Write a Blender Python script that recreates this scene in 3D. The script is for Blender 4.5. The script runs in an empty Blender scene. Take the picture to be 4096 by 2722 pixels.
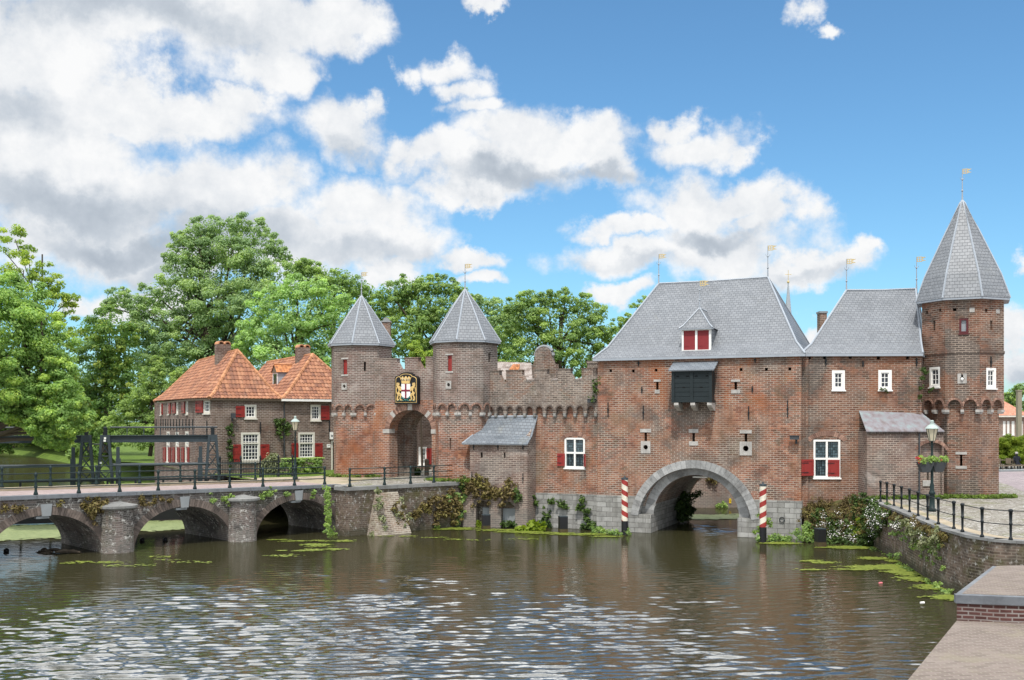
import bpy, math, random
import numpy as np
from mathutils import Vector
R = math.radians
S = bpy.context.scene
COL = S.collection
random.seed(7); RNG = np.random.default_rng(7)

# ------------------------------------------------------------------ camera
FPX, CX, HY, HCAM = 4096.0, 2048.0, 1680.0, 6.2      # measured from the photograph
cam = bpy.data.cameras.new('camera'); cam.lens = 36; cam.sensor_width = 36; cam.sensor_fit = 'HORIZONTAL'
cam.shift_y = 319 / 4096; cam.clip_start = 0.3; cam.clip_end = 3000
camo = bpy.data.objects.new('camera', cam); COL.objects.link(camo)
camo.location = (0, 0, HCAM); camo.rotation_euler = (R(90), 0, 0)
S.camera = camo

# ------------------------------------------------------------------ node helper
def N(nt, typ, ins=None, **attrs):
    n = nt.nodes.new('ShaderNode' + typ)
    for k, v in attrs.items(): setattr(n, k, v)
    for k, v in (ins or {}).items():
        s = n.inputs[k]
        if isinstance(v, bpy.types.NodeSocket): nt.links.new(v, s)
        else:
            if s.type == 'RGBA' and len(v) == 3: v = (*v, 1)
            s.default_value = v
    return n
def M(nt, op, a, b=0.0, c=None, clamp=False):
    ins = {0: a, 1: b}
    if c is not None: ins[2] = c
    return N(nt, 'Math', ins, operation=op, use_clamp=clamp).outputs[0]
def ramp(nt, fac, stops, interp='LINEAR'):
    n = N(nt, 'ValToRGB', {'Fac': fac}); cr = n.color_ramp; cr.interpolation = interp
    while len(cr.elements) < len(stops): cr.elements.new(0.5)
    for e, (p, c) in zip(cr.elements, stops):
        e.position = p
        e.color = (c, c, c, 1) if isinstance(c, (int, float)) else (*c, 1)
    return n.outputs['Color']
def mixc(nt, fac, a, b, mode='MIX'):
    n = nt.nodes.new('ShaderNodeMix'); n.data_type = 'RGBA'; n.blend_type = mode
    for i, v in ((0, fac), (6, a), (7, b)):
        s = n.inputs[i]
        if isinstance(v, bpy.types.NodeSocket): nt.links.new(v, s)
        elif i == 0: s.default_value = v
        else: s.default_value = (*v, 1) if len(v) == 3 else v
    return n.outputs[2]
def smooth(nt, x, a, b):
    return N(nt, 'MapRange', {0: x, 1: a, 2: b, 3: 0.0, 4: 1.0}, interpolation_type='SMOOTHSTEP', clamp=True).outputs[0]

# ------------------------------------------------------------------ sky and sun
SUN_EL, SUN_AZ = 61.5, -8.0            # azimuth measured from straight behind the camera, + = to the right
EXPO = 0.30
S.view_settings.view_transform = 'Standard'; S.view_settings.look = 'None'
S.view_settings.exposure = EXPO; S.view_settings.gamma = 1; S.view_settings.use_curve_mapping = False
sd = Vector((math.sin(R(SUN_AZ)) * math.cos(R(SUN_EL)), -math.cos(R(SUN_AZ)) * math.cos(R(SUN_EL)), math.sin(R(SUN_EL))))
sl = bpy.data.lights.new('sun', 'SUN'); sl.energy = 3.1; sl.angle = R(0.8); sl.color = (1, 0.95, 0.88)
so = bpy.data.objects.new('sun', sl); COL.objects.link(so); so.rotation_euler = sd.to_track_quat('Z', 'Y').to_euler(); so.location = (0, -20, 60)

CLOUDS = [  # centre and half-size of each billow, in the photograph's 2360 px overview; turned into azimuth / elevation below
 (60,120,260,150),(250,50,300,105),(430,20,230,80),(640,10,190,70),(820,40,85,70),(620,120,120,75),(690,160,70,60,.15),(80,330,290,190),(280,240,220,75),
 (420,240,210,62),(540,210,90,50),(170,480,300,140),(430,430,230,110),(560,430,150,100),(560,560,190,90),(830,480,150,85),(700,570,250,90),(380,600,140,60),
 (900,570,120,70),(250,560,300,85),(800,290,125,80,.12),(860,255,55,40,.15),(1020,120,85,48,.3),(1070,185,65,55,.3),(1100,245,85,40,.28),(955,150,45,42,.4),(1200,330,150,82),(1350,310,120,58),
 (1130,390,200,55),(1400,370,85,48),(1000,350,110,48),(1080,440,150,35),(1620,320,105,62,.2),(1570,270,70,45,.3),(1685,335,55,48,.25),(1600,470,150,78),(1720,440,100,48),
 (1790,490,80,58),(1430,520,120,32),(1430,590,140,45),(1650,570,220,75),(1930,610,85,50),(1965,570,42,36),(1850,640,110,40),(1080,600,85,28),(1110,655,55,25),
 (1420,690,50,28),(870,650,90,35),(1810,12,75,45,.34),(1880,55,60,24,.35),(1130,3,70,24,.3),(2345,615,50,35,.25),(2350,790,60,55),(2345,860,55,50),
 (1865,770,60,30),(205,700,45,22),(340,690,120,35),(-200,300,260,300),(-420,520,260,160)]
GREYS = [(130,470,260,60,.75),(330,25,280,60,.6),(560,555,170,55,.55),(1150,415,150,32,.7),(1350,395,130,24,.6),(1640,545,120,24,.6),(850,600,150,40,.5),
 (420,640,150,45,.45),(40,260,150,60,.35),(250,560,300,40,.6),(2350,880,60,40,.5),(1450,610,130,22,.35),(1850,655,110,18,.35),(800,330,90,22,.3)]
def azel(ax, ay):
    kx = (ax * 1.7364 - CX) / FPX; kz = (HY - ay * 1.7364) / FPX
    az = math.atan(kx)
    return az, math.atan(kz * math.cos(az))
SKY_STRENGTH = 0.125
w = bpy.data.worlds.new('World'); S.world = w; w.use_nodes = True
nt = w.node_tree; nt.nodes.clear()
sky = N(nt, 'TexSky', sky_type='NISHITA', sun_disc=False, sun_elevation=R(SUN_EL), sun_rotation=math.atan2(sd.x, sd.y), altitude=10, air_density=1.0, dust_density=0.6, ozone_density=2.2)
dirv = N(nt, 'TexCoord').outputs['Generated']
sep = N(nt, 'SeparateXYZ', {0: dirv})
az = M(nt, 'ARCTAN2', sep.outputs[0], sep.outputs[1]); el = M(nt, 'ARCSINE', sep.outputs[2])
ae = N(nt, 'CombineXYZ', {0: az, 1: el, 2: 0.0}).outputs[0]
nz = N(nt, 'TexNoise', {'Vector': ae, 'Scale': 9.0, 'Detail': 9.0, 'Roughness': 0.6})
warp = N(nt, 'VectorMath', {0: nz.outputs['Color'], 1: (0.5, 0.5, 0.5)}, operation='SUBTRACT').outputs[0]
aw = N(nt, 'VectorMath', {0: warp, 1: (0.16, 0.12, 0), 2: ae}, operation='MULTIPLY_ADD').outputs[0]
dist = None
for (x, y, rx, ry, *thin) in CLOUDS:
    a, e = azel(x, y); a1, _ = azel(x + rx, y); _, e1 = azel(x, y - ry)
    sx, sy = 1 / max(abs(a1 - a), 1e-3), 1 / max(abs(e1 - e), 1e-3)
    v = N(nt, 'VectorMath', {0: aw, 1: (sx, sy, 0), 2: (-a * sx, -e * sy, 0)}, operation='MULTIPLY_ADD').outputs[0]
    l = N(nt, 'VectorMath', {0: v}, operation='LENGTH').outputs['Value']
    if thin: l = M(nt, 'ADD', l, thin[0])
    dist = l if dist is None else M(nt, 'SMOOTH_MIN', dist, l, 0.12)
fine = N(nt, 'TexNoise', {'Vector': ae, 'Scale': 26.0, 'Detail': 9.0, 'Roughness': 0.62}).outputs['Fac']
dd = M(nt, 'ADD', dist, M(nt, 'MULTIPLY', M(nt, 'SUBTRACT', fine, 0.5), 1.25))
mask_in = M(nt, 'SUBTRACT', 1.0, smooth(nt, dd, 0.60, 1.36))
# scattered clouds over the rest of the sky dome (above and around the framed part)
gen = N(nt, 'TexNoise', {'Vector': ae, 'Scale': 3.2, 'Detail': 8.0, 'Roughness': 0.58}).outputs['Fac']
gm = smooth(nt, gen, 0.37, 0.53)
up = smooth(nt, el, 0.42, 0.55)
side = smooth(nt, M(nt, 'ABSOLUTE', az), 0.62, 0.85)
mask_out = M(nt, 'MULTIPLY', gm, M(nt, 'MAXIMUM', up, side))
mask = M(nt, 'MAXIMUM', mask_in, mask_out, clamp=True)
grey = None
for (x, y, rx, ry, k) in GREYS:
    a, e = azel(x, y); a1, _ = azel(x + rx, y); _, e1 = azel(x, y - ry)
    sx, sy = 1 / abs(a1 - a), 1 / abs(e1 - e)
    v = N(nt, 'VectorMath', {0: aw, 1: (sx, sy, 0), 2: (-a * sx, -e * sy, 0)}, operation='MULTIPLY_ADD').outputs[0]
    l = N(nt, 'VectorMath', {0: v}, operation='LENGTH').outputs['Value']
    g = M(nt, 'MULTIPLY', M(nt, 'SUBTRACT', 1.0, smooth(nt, l, 0.1, 1.6)), k * 0.9)
    grey = g if grey is None else M(nt, 'MAXIMUM', grey, g)
bil = N(nt, 'TexNoise', {'Vector': aw, 'Scale': 9.0, 'Detail': 6.0, 'Roughness': 0.5}).outputs['Fac']
g2 = M(nt, 'ADD', grey, M(nt, 'ADD', M(nt, 'MULTIPLY', M(nt, 'SUBTRACT', bil, 0.46), 0.8), M(nt, 'MULTIPLY', M(nt, 'SUBTRACT', fine, 0.42), 0.75)), clamp=True)
ccol = ramp(nt, g2, [(0.0, (0.78, 0.785, 0.79)), (0.18, (0.675, 0.695, 0.72)), (0.48, (0.475, 0.52, 0.575)), (1.0, (0.275, 0.325, 0.39))])
ccol = N(nt, 'VectorMath', {0: ccol, 3: M(nt, 'ADD', 1.0, M(nt, 'MULTIPLY', up, 1.7))}, operation='SCALE').outputs[0]      # unseen overhead clouds made brighter, for fill light and glints on the water
skyc = N(nt, 'VectorMath', {0: sky.outputs[0], 1: (SKY_STRENGTH * 0.64, SKY_STRENGTH * 0.95, SKY_STRENGTH * 1.07)}, operation='MULTIPLY').outputs[0]
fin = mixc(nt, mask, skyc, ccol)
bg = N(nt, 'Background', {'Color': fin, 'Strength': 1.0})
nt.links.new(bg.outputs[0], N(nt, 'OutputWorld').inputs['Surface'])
w.cycles.sampling_method = 'MANUAL'; w.cycles.sample_map_resolution = 512

# ------------------------------------------------------------------ picture measurements -> places
def at(px, py, Y): return Vector(((px - CX) / FPX * Y, Y, HCAM + (HY - py) / FPX * Y))
def onz(px, py, z=0.0):
    Y = (HCAM - z) * FPX / (py - HY); return Vector(((px - CX) / FPX * Y, Y, z))

class Wall:
    """vertical plane from a to b (left to right seen from outside); u along it, z up, d outwards"""
    def __init__(s, a, b):
        s.a = Vector((a[0], a[1])); s.b = Vector((b[0], b[1])); s.L = (s.b - s.a).length
        s.t = (s.b - s.a) / s.L; s.n = Vector((s.t.y, -s.t.x))
    def pt(s, u, z, d=0.0):
        q = s.a + s.t * u + s.n * d; return Vector((q.x, q.y, z))
    def off(s, d): return Wall(s.a + s.n * d, s.b + s.n * d)
    def uz(s, px, py):
        k = (px - CX) / FPX
        u = (k * s.a.y - s.a.x) / (s.t.x - k * s.t.y); Y = s.a.y + u * s.t.y
        return u, HCAM + (HY - py) / FPX * Y
    def box(s, x0, y0, x1, y1):
        u0 = s.uz(x0, y0)[0]; u1 = s.uz(x1, y0)[0]; xm = (x0 + x1) / 2
        return u0, u1, s.uz(xm, y1)[1], s.uz(xm, y0)[1]

# ------------------------------------------------------------------ mesh builder
ORG = {}
class MB:
    def __init__(s): s.v = []; s.f = []
    def poly(s, pts):
        i = len(s.v); s.v += [Vector(p) for p in pts]; s.f.append(tuple(range(i, i + len(pts))))
    def hexa(s, p):     # p: 4 lower, 4 upper, both counter-clockwise from above
        i = len(s.v); s.v += [Vector(q) for q in p]
        for f in ((3, 2, 1, 0), (4, 5, 6, 7), (0, 1, 5, 4), (1, 2, 6, 5), (2, 3, 7, 6), (3, 0, 4, 7)): s.f.append(tuple(i + j for j in f))
    def box(s, c, size, rz=0.0):
        cx, cy, cz = c; a, b, h = size[0] / 2, size[1] / 2, size[2] / 2; co, si = math.cos(rz), math.sin(rz)
        q = []
        for zz in (-h, h):
            for x, y in ((-a, -b), (a, -b), (a, b), (-a, b)): q.append((cx + x * co - y * si, cy + x * si + y * co, cz + zz))
        s.hexa(q)
    def wbox(s, W, u0, u1, z0, z1, d0, d1):      # box in wall coordinates
        q = []
        for z in (z0, z1): q += [W.pt(u0, z, d1), W.pt(u1, z, d1), W.pt(u1, z, d0), W.pt(u0, z, d0)]
        s.hexa(q)
    def wprism(s, W, pts, d0, d1):               # polygon (u,z) counter-clockwise seen from outside, extruded outwards d0->d1
        n = len(pts); i = len(s.v)
        s.v += [W.pt(u, z, d1) for u, z in pts] + [W.pt(u, z, d0) for u, z in pts]
        s.f.append(tuple(range(i, i + n))); s.f.append(tuple(range(i + 2 * n - 1, i + n - 1, -1)))
        for k in range(n):
            j = (k + 1) % n; s.f.append((i + k, i + n + k, i + n + j, i + j))
    def prism(s, pts, z0, z1, top=True):         # plan polygon, counter-clockwise from above
        n = len(pts); i = len(s.v)
        s.v += [Vector((p[0], p[1], z0)) for p in pts] + [Vector((p[0], p[1], z1)) for p in pts]
        s.f.append(tuple(range(i + n - 1, i - 1, -1))); s.f.append(tuple(range(i + n, i + 2 * n)))
        for k in range(n):
            j = (k + 1) % n; s.f.append((i + k, i + j, i + n + j, i + n + k))
    def tube(s, pts, rad, n=8, cap=True):
        pts = [Vector(p) for p in pts]; rad = rad if isinstance(rad, (list, tuple)) else [rad] * len(pts)
        base = len(s.v)
        for k, p in enumerate(pts):
            d = (pts[min(k + 1, len(pts) - 1)] - pts[max(k - 1, 0)]).normalized()
            a = d.cross(Vector((0, 0, 1)) if abs(d.z) < 0.9 else Vector((0, 1, 0))).normalized(); b = d.cross(a)
            for j in range(n):
                t = 2 * math.pi * j / n; s.v.append(p + (a * math.cos(t) + b * math.sin(t)) * rad[k])
        for k in range(len(pts) - 1):
            for j in range(n):
                q = base + k * n; r = base + (k + 1) * n; j2 = (j + 1) % n
                s.f.append((q + j, r + j, r + j2, q + j2))
        if cap:
            s.f.append(tuple(base + j for j in range(n))); e = base + (len(pts) - 1) * n
            s.f.append(tuple(e + n - 1 - j for j in range(n)))
    def lathe(s, c, prof, n=12, ph=0.0):         # prof: (radius, z) from bottom to top
        c = Vector(c); base = len(s.v)
        for r, z in prof:
            for j in range(n):
                t = ph + 2 * math.pi * j / n; s.v.append(c + Vector((r * math.cos(t), r * math.sin(t), z)))
        for k in range(len(prof) - 1):
            for j in range(n):
                q = base + k * n; r = q + n; j2 = (j + 1) % n
                s.f.append((q + j, q + j2, r + j2, r + j))
        s.f.append(tuple(base + n - 1 - j for j in range(n))); e = base + (len(prof) - 1) * n
        s.f.append(tuple(e + j for j in range(n)))
    def ball(s, c, r, n=10, m=6):
        s.lathe(c, [(max(r * math.sin(math.pi * k / m), 0.001), -r * math.cos(math.pi * k / m)) for k in range(m + 1)], n)
    def build(s, name, mat, parent=None, org=None, smooth=False, label=None, col=COL):
        o3 = Vector(org) if org is not None else (ORG[parent.name] if parent else Vector((0, 0, 0)))
        me = bpy.data.meshes.new(name); me.from_pydata([tuple(p - o3) for p in s.v], [], s.f); me.update()
        uvl = me.uv_layers.new(name='UVMap').data
        off = (o3.x, o3.y, o3.z)
        for p in me.polygons:
            n = p.normal
            for li in p.loop_indices:
                q = me.vertices[me.loops[li].vertex_index].co
                x, y, z = q.x + off[0], q.y + off[1], q.z + off[2]
                if abs(n.z) > 0.97: uvl[li].uv = (x, y)
                else:
                    h = math.hypot(n.x, n.y); tx, ty = -n.y / h, n.x / h
                    bx, by, bz = -ty * n.z * -1, tx * n.z * -1, 0
                    bx, by, bz = -n.z * n.x / h, -n.z * n.y / h, h
                    uvl[li].uv = (x * tx + y * ty, x * bx + y * by + z * bz)
        if smooth: me.polygons.foreach_set('use_smooth', [True] * len(me.polygons))
        me.materials.append(mat)
        o = bpy.data.objects.new(name, me); COL.objects.link(o)
        if parent: o.parent = parent
        else: o.location = o3
        ORG[o.name] = o3
        if label: o['label'] = label
        return o
def tag(o, label, cat, group=None):
    o['label'] = label; o['category'] = cat
    if group: o['group'] = group
    return o
def thing(name, label, cat, loc, group=None):
    o = bpy.data.objects.new(name, None); COL.objects.link(o); o.location = loc; o.empty_display_size = 0.3
    ORG[o.name] = Vector(loc); return tag(o, label, cat, group)
def struct(o, kind='structure'): o['kind'] = kind; return o
def copy_tree(o, parent=None):
    c = o.copy(); COL.objects.link(c); ORG[c.name] = ORG[o.name]
    if parent: c.parent = parent
    for ch in list(o.children): copy_tree(ch, c)
    return c

def ev(f, u): return f(u) if callable(f) else f
def strips(mb, W, u0, u1, lo, hi, opens=(), thick=0.35, d=0.0, brk=(), step=None):
    """wall with openings: vertical strips cut at every opening edge; openings (ua,ub,lo,hi) may have curved edges"""
    us = {u0, u1, *brk}
    for o in opens:
        us |= {o[0], o[1]}
        if callable(o[3]) or callable(o[2]):
            n = o[4] if len(o) > 4 else 24
            us |= {o[0] + (o[1] - o[0]) * (1 - math.cos(math.pi * i / n)) / 2 for i in range(n + 1)}
    if step: us |= {u0 + (u1 - u0) * i / step for i in range(step + 1)}
    us = sorted(u for u in us if u0 - 1e-6 <= u <= u1 + 1e-6)
    us = [u for i, u in enumerate(us) if i == 0 or u - us[i - 1] > 1e-4]
    prev = None; E = 2e-5
    for a, b in zip(us, us[1:]):
        m = (a + b) / 2; act = sorted([o for o in opens if o[0] <= m <= o[1]], key=lambda o: ev(o[2], m))
        ca, cb = a + E, b - E
        segs = []; s0 = (ev(lo, ca), ev(lo, cb))
        for o in act:
            e0 = (ev(o[2], ca), ev(o[2], cb)); segs.append((s0, e0)); s0 = (max(ev(o[3], ca), ev(lo, ca)), max(ev(o[3], cb), ev(lo, cb)))
        segs.append((s0, (ev(hi, ca), ev(hi, cb))))
        segs = [g for g in segs if g[1][0] - g[0][0] > 1e-3 or g[1][1] - g[0][1] > 1e-3]
        for (l0, l1), (h0, h1) in segs:
            mb.poly([W.pt(a, l0, d), W.pt(b, l1, d), W.pt(b, h1, d), W.pt(a, h0, d)])
            if thick:
                k = d - thick
                mb.poly([W.pt(b, l1, k), W.pt(a, l0, k), W.pt(a, h0, k), W.pt(b, h1, k)])
                mb.poly([W.pt(a, h0, d), W.pt(b, h1, d), W.pt(b, h1, k), W.pt(a, h0, k)])
                mb.poly([W.pt(a, l0, k), W.pt(b, l1, k), W.pt(b, l1, d), W.pt(a, l0, d)])
        if thick:
            left = [(round(g[0][0], 3), round(g[1][0], 3)) for g in segs]
            if prev is None or prev != left:
                for l, h in left: mb.poly([W.pt(a, l, d - thick), W.pt(a, l, d), W.pt(a, h, d), W.pt(a, h, d - thick)])
                for l, h in prev or []: mb.poly([W.pt(a, l, d), W.pt(a, l, d - thick), W.pt(a, h, d - thick), W.pt(a, h, d)])
            prev = [(round(g[0][1], 3), round(g[1][1], 3)) for g in segs]
    if thick and prev:
        for l, h in prev: mb.poly([W.pt(u1, l, d), W.pt(u1, l, d - thick), W.pt(u1, h, d - thick), W.pt(u1, h, d)])
def arch_fn(uc, zc, a, b):
    return lambda u: zc + b * math.sqrt(max(0.0, 1 - ((u - uc) / a) ** 2))
def ring(mb, W, uc, zc, a, b, th, d0, d1, n, a0=0.0, a1=180.0, gap=0.06, skip=()):
    """wedge-shaped arch stones"""
    for i in range(n):
        if i in skip: continue
        t0 = R(a0 + (a1 - a0) * (i + gap / 2) / n); t1 = R(a0 + (a1 - a0) * (i + 1 - gap / 2) / n)
        q = [(uc + a * math.cos(t), zc + b * math.sin(t)) for t in (t1, t0)] + [(uc + (a + th) * math.cos(t), zc + (b + th) * math.sin(t)) for t in (t0, t1)]
        mb.wprism(W, q, d0, d1)
# ------------------------------------------------------------------ materials
def newmat(name):
    m = bpy.data.materials.new(name); m.use_nodes = True; m.node_tree.nodes.clear(); return m, m.node_tree
def finish(nt, col, rough=0.85, spec=0.25, normal=None, metal=0.0):
    ins = {'Base Color': col, 'Roughness': rough, 'Specular IOR Level': spec, 'Metallic': metal}
    if normal is not None: ins['Normal'] = normal
    b = N(nt, 'BsdfPrincipled', ins); nt.links.new(b.outputs[0], N(nt, 'OutputMaterial').inputs['Surface']); return b
def plain(name, col, rough=0.6, spec=0.3, var=0.12, scale=6.0, metal=0.0):
    m, nt = newmat(name); tc = N(nt, 'TexCoord')
    n = N(nt, 'TexNoise', {'Vector': tc.outputs['Object'], 'Scale': scale, 'Detail': 5.0, 'Roughness': 0.6}).outputs['Fac']
    f = M(nt, 'ADD', 1.0 - var, M(nt, 'MULTIPLY', n, 2 * var))
    c = N(nt, 'VectorMath', {0: col, 3: f}, operation='SCALE').outputs[0]
    finish(nt, c, rough, spec, metal=metal); return m
def noise(nt, vec, scale, detail=5.0, rough=0.6, dist=0.0):
    return N(nt, 'TexNoise', {'Vector': vec, 'Scale': scale, 'Detail': detail, 'Roughness': rough, 'Distortion': dist}).outputs['Fac']
def scaled(nt, vec, s): return N(nt, 'VectorMath', {0: vec, 1: s}, operation='MULTIPLY').outputs[0]

def brick(name, tones, mortar=(0.46, 0.385, 0.32), bw=0.33, bh=0.108, ms=0.021, hue_scale=0.33, mortar_amt=0.85, stain=0.5, stain_col=(0.075, 0.065, 0.058),
          pale=0.25, pale_col=(0.5, 0.46, 0.42), moss=0.0, moss_col=(0.06, 0.075, 0.02), lichen=0.0, rusty=0.0, var=(0.68, 1.14), low=None):
    m, nt = newmat(name); tc = N(nt, 'TexCoord'); uv = tc.outputs['UV']; pos = N(nt, 'NewGeometry').outputs['Position']
    # slightly wavering courses
    wv = N(nt, 'VectorMath', {0: N(nt, 'TexNoise', {'Vector': uv, 'Scale': 0.9, 'Detail': 2.0}).outputs['Color'], 1: (0.0, 0.05, 0), 2: uv}, operation='MULTIPLY_ADD').outputs[0]
    bt = N(nt, 'TexBrick', {'Vector': wv, 'Color1': (var[0],) * 3, 'Color2': (var[1],) * 3, 'Mortar': (1, 1, 1), 'Scale': 1.0, 'Mortar Size': ms, 'Mortar Smooth': 0.3, 'Bias': 0.0, 'Brick Width': bw, 'Row Height': bh}, offset=0.5)
    bt2 = N(nt, 'TexBrick', {'Vector': wv, 'Color1': (0, 0, 0), 'Color2': (1, 1, 1), 'Mortar': (0.5, 0.5, 0.5), 'Scale': 1.0, 'Mortar Size': 0.0, 'Bias': 0.0, 'Brick Width': bw, 'Row Height': bh}, offset=0.5)
    h = noise(nt, pos, hue_scale, 6.0, 0.62, 0.4)
    vo = N(nt, 'TexVoronoi', {'Vector': scaled(nt, wv, (0.36, 0.55, 1.0)), 'Scale': 1.0, 'Randomness': 1.0}, feature='F1', distance='CHEBYCHEV', voronoi_dimensions='2D')
    rep = N(nt, 'SeparateColor', {0: vo.outputs['Color']}).outputs[0]      # blocks laid in different repairs
    h = M(nt, 'ADD', h, M(nt, 'MULTIPLY', M(nt, 'SUBTRACT', rep, 0.5), 0.13))
    hv = M(nt, 'ADD', M(nt, 'MULTIPLY', M(nt, 'SUBTRACT', h, 0.5), 3.2), M(nt, 'ADD', 0.5, M(nt, 'MULTIPLY', M(nt, 'SUBTRACT', bt2.outputs['Color'], 0.5), 0.26)), clamp=True)
    col = ramp(nt, hv, [(i / (len(tones) - 1), t) for i, t in enumerate(tones)])
    col = mixc(nt, 1.0, col, bt.outputs['Color'], 'MULTIPLY')
    f2 = noise(nt, pos, 2.3, 6.0, 0.7)
    col = mixc(nt, 1.0, col, ramp(nt, f2, [(0.25, 0.62), (0.5, 1.0), (0.75, 1.28)]), 'MULTIPLY')
    mfac = M(nt, 'MULTIPLY', bt.outputs['Fac'], M(nt, 'MULTIPLY', mortar_amt, smooth(nt, noise(nt, pos, 0.8, 4.0), 0.25, 0.6)))
    col = mixc(nt, mfac, col, mortar)
    st = smooth(nt, noise(nt, scaled(nt, pos, (1.3, 1.3, 0.16)), 1.0, 6.0, 0.65), 0.52, 0.72)
    st2 = smooth(nt, noise(nt, pos, 0.55, 5.0, 0.6, 0.6), 0.50, 0.66)
    col = mixc(nt, M(nt, 'MULTIPLY', M(nt, 'MAXIMUM', st, st2), stain), col, mixc(nt, bt.outputs['Fac'], stain_col, tuple(1.7 * c for c in stain_col)))
    if pale:
        p = smooth(nt, noise(nt, N(nt, 'VectorMath', {0: pos, 1: (17, 5, 9)}, operation='ADD').outputs[0], 0.7, 7.0, 0.68, 0.5), 0.55, 0.72)
        col = mixc(nt, M(nt, 'MULTIPLY', p, pale), col, pale_col)
    if rusty:
        p = smooth(nt, noise(nt, N(nt, 'VectorMath', {0: scaled(nt, pos, (1, 1, 0.5)), 1: (3, 25, 9)}, operation='ADD').outputs[0], 0.42, 5.0, 0.6, 0.4), 0.53, 0.68)
        col = mixc(nt, M(nt, 'MULTIPLY', p, rusty), col, mixc(nt, mfac, (0.32, 0.11, 0.045), (0.40, 0.27, 0.19)))
    if moss:
        p = smooth(nt, noise(nt, N(nt, 'VectorMath', {0: pos, 1: (7, 35, 2)}, operation='ADD').outputs[0], 0.8, 7.0, 0.7, 0.3), 0.50, 0.66)
        col = mixc(nt, M(nt, 'MULTIPLY', p, moss), col, moss_col)
    if lichen:
        p = smooth(nt, noise(nt, pos, 5.0, 6.0, 0.75), 0.54, 0.66)
        col = mixc(nt, M(nt, 'MULTIPLY', p, lichen), col, (0.55, 0.54, 0.50))
    if low:     # tide mark: (height, colour, amount) a band of lime and algae that stays on the lowest courses
        zz = M(nt, 'ADD', N(nt, 'SeparateXYZ', {0: pos}).outputs[2], M(nt, 'MULTIPLY', M(nt, 'SUBTRACT', f2, 0.5), 0.9))
        col = mixc(nt, M(nt, 'MULTIPLY', M(nt, 'SUBTRACT', 1.0, smooth(nt, zz, low[0] * 0.4, low[0])), low[2]), col, low[1])
    col = N(nt, 'VectorMath', {0: col, 3: 0.9}, operation='SCALE').outputs[0]
    hgt = M(nt, 'SUBTRACT', M(nt, 'MULTIPLY', f2, 0.5), M(nt, 'MULTIPLY', bt.outputs['Fac'], 0.9))
    bump = N(nt, 'Bump', {'Strength': 0.5, 'Distance': 0.02, 'Height': hgt}).outputs[0]
    finish(nt, col, 0.9, 0.15, bump); return m

ORANGE, RED, BROWN, GREYB, PURPLE = (0.37, 0.17, 0.092), (0.265, 0.108, 0.066), (0.185, 0.10, 0.068), (0.19, 0.145, 0.118), (0.17, 0.10, 0.082)
GREYB2 = (0.14, 0.113, 0.096)
BR_MAIN = brick('gatehouse brick', [GREYB, BROWN, RED, (0.31, 0.16, 0.10), BROWN, GREYB], rusty=0.75, stain=0.55, pale=0.2, moss=0.25, moss_col=(0.12, 0.105, 0.05))
BR_TOWER = brick('land gate tower brick', [GREYB, BROWN, RED, ORANGE, BROWN], rusty=0.6, stain=0.3, pale=0.3, mortar=(0.5, 0.42, 0.36))
BR_TOWER_UP = brick('upper land gate brick', [GREYB2, GREYB, (0.19, 0.13, 0.105), (0.21, 0.15, 0.125), PURPLE, GREYB], rusty=0.22, stain=0.3, pale=0.4, mortar=(0.46, 0.41, 0.37))
BR_ROUND = brick('octagonal tower brick', [GREYB2, (0.125, 0.076, 0.054), (0.20, 0.092, 0.06), (0.245, 0.125, 0.08), (0.145, 0.088, 0.064), GREYB2], rusty=0.45, stain=0.55, pale=0.22, moss=0.12, moss_col=(0.11, 0.10, 0.05), mortar=(0.40, 0.325, 0.265), mortar_amt=0.85)
BR_GREY = brick('weathered grey brick', [GREYB2, GREYB, (0.21, 0.175, 0.15), BROWN, GREYB2], rusty=0.12, stain=0.5, pale=0.25, moss=0.15, lichen=0.3)
BR_HOUSE = brick('dark house brick', [(0.115, 0.075, 0.058), (0.165, 0.105, 0.08), (0.20, 0.145, 0.115), (0.13, 0.085, 0.066)], mortar=(0.36, 0.31, 0.27), stain=0.25, pale=0.12, bw=0.33, bh=0.115, ms=0.024)
BR_BUTT = brick('pale buttress brick', [(0.2, 0.16, 0.13), (0.30, 0.25, 0.20), (0.24, 0.17, 0.13), (0.28, 0.24, 0.19)], mortar=(0.5, 0.46, 0.38), stain=0.35, pale=0.6, pale_col=(0.5, 0.46, 0.36), moss=0.6, moss_col=(0.13, 0.11, 0.04), lichen=0.3)
BR_SHED = brick('patched shed brick', [(0.19, 0.158, 0.137), (0.215, 0.16, 0.135), (0.215, 0.14, 0.112), (0.175, 0.128, 0.112), (0.195, 0.165, 0.145)], rusty=0.1, stain=0.25, pale=0.5, low=(1.3, (0.2, 0.19, 0.17), 0.5))
BR_QUAY = brick('mossy quay brick', [(0.07, 0.055, 0.042), (0.13, 0.092, 0.07), (0.17, 0.125, 0.098), (0.08, 0.066, 0.05)], mortar=(0.24, 0.21, 0.17), mortar_amt=0.55, stain=0.8, pale=0.55, pale_col=(0.36, 0.33, 0.27), moss=0.75, moss_col=(0.085, 0.08, 0.03), lichen=0.7, stain_col=(0.045, 0.038, 0.03), low=(0.5, (0.05, 0.05, 0.03), 0.7))
BR_BRIDGE = brick('bridge brick', [(0.075, 0.065, 0.06), (0.13, 0.115, 0.105), (0.175, 0.135, 0.12), (0.085, 0.075, 0.07)], mortar=(0.28, 0.265, 0.24), mortar_amt=0.6, stain=0.95, pale=0.4, stain_col=(0.04, 0.038, 0.036), pale_col=(0.42, 0.39, 0.36), moss=0.3, lichen=0.95, low=(0.9, (0.30, 0.28, 0.245), 0.25))
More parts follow.
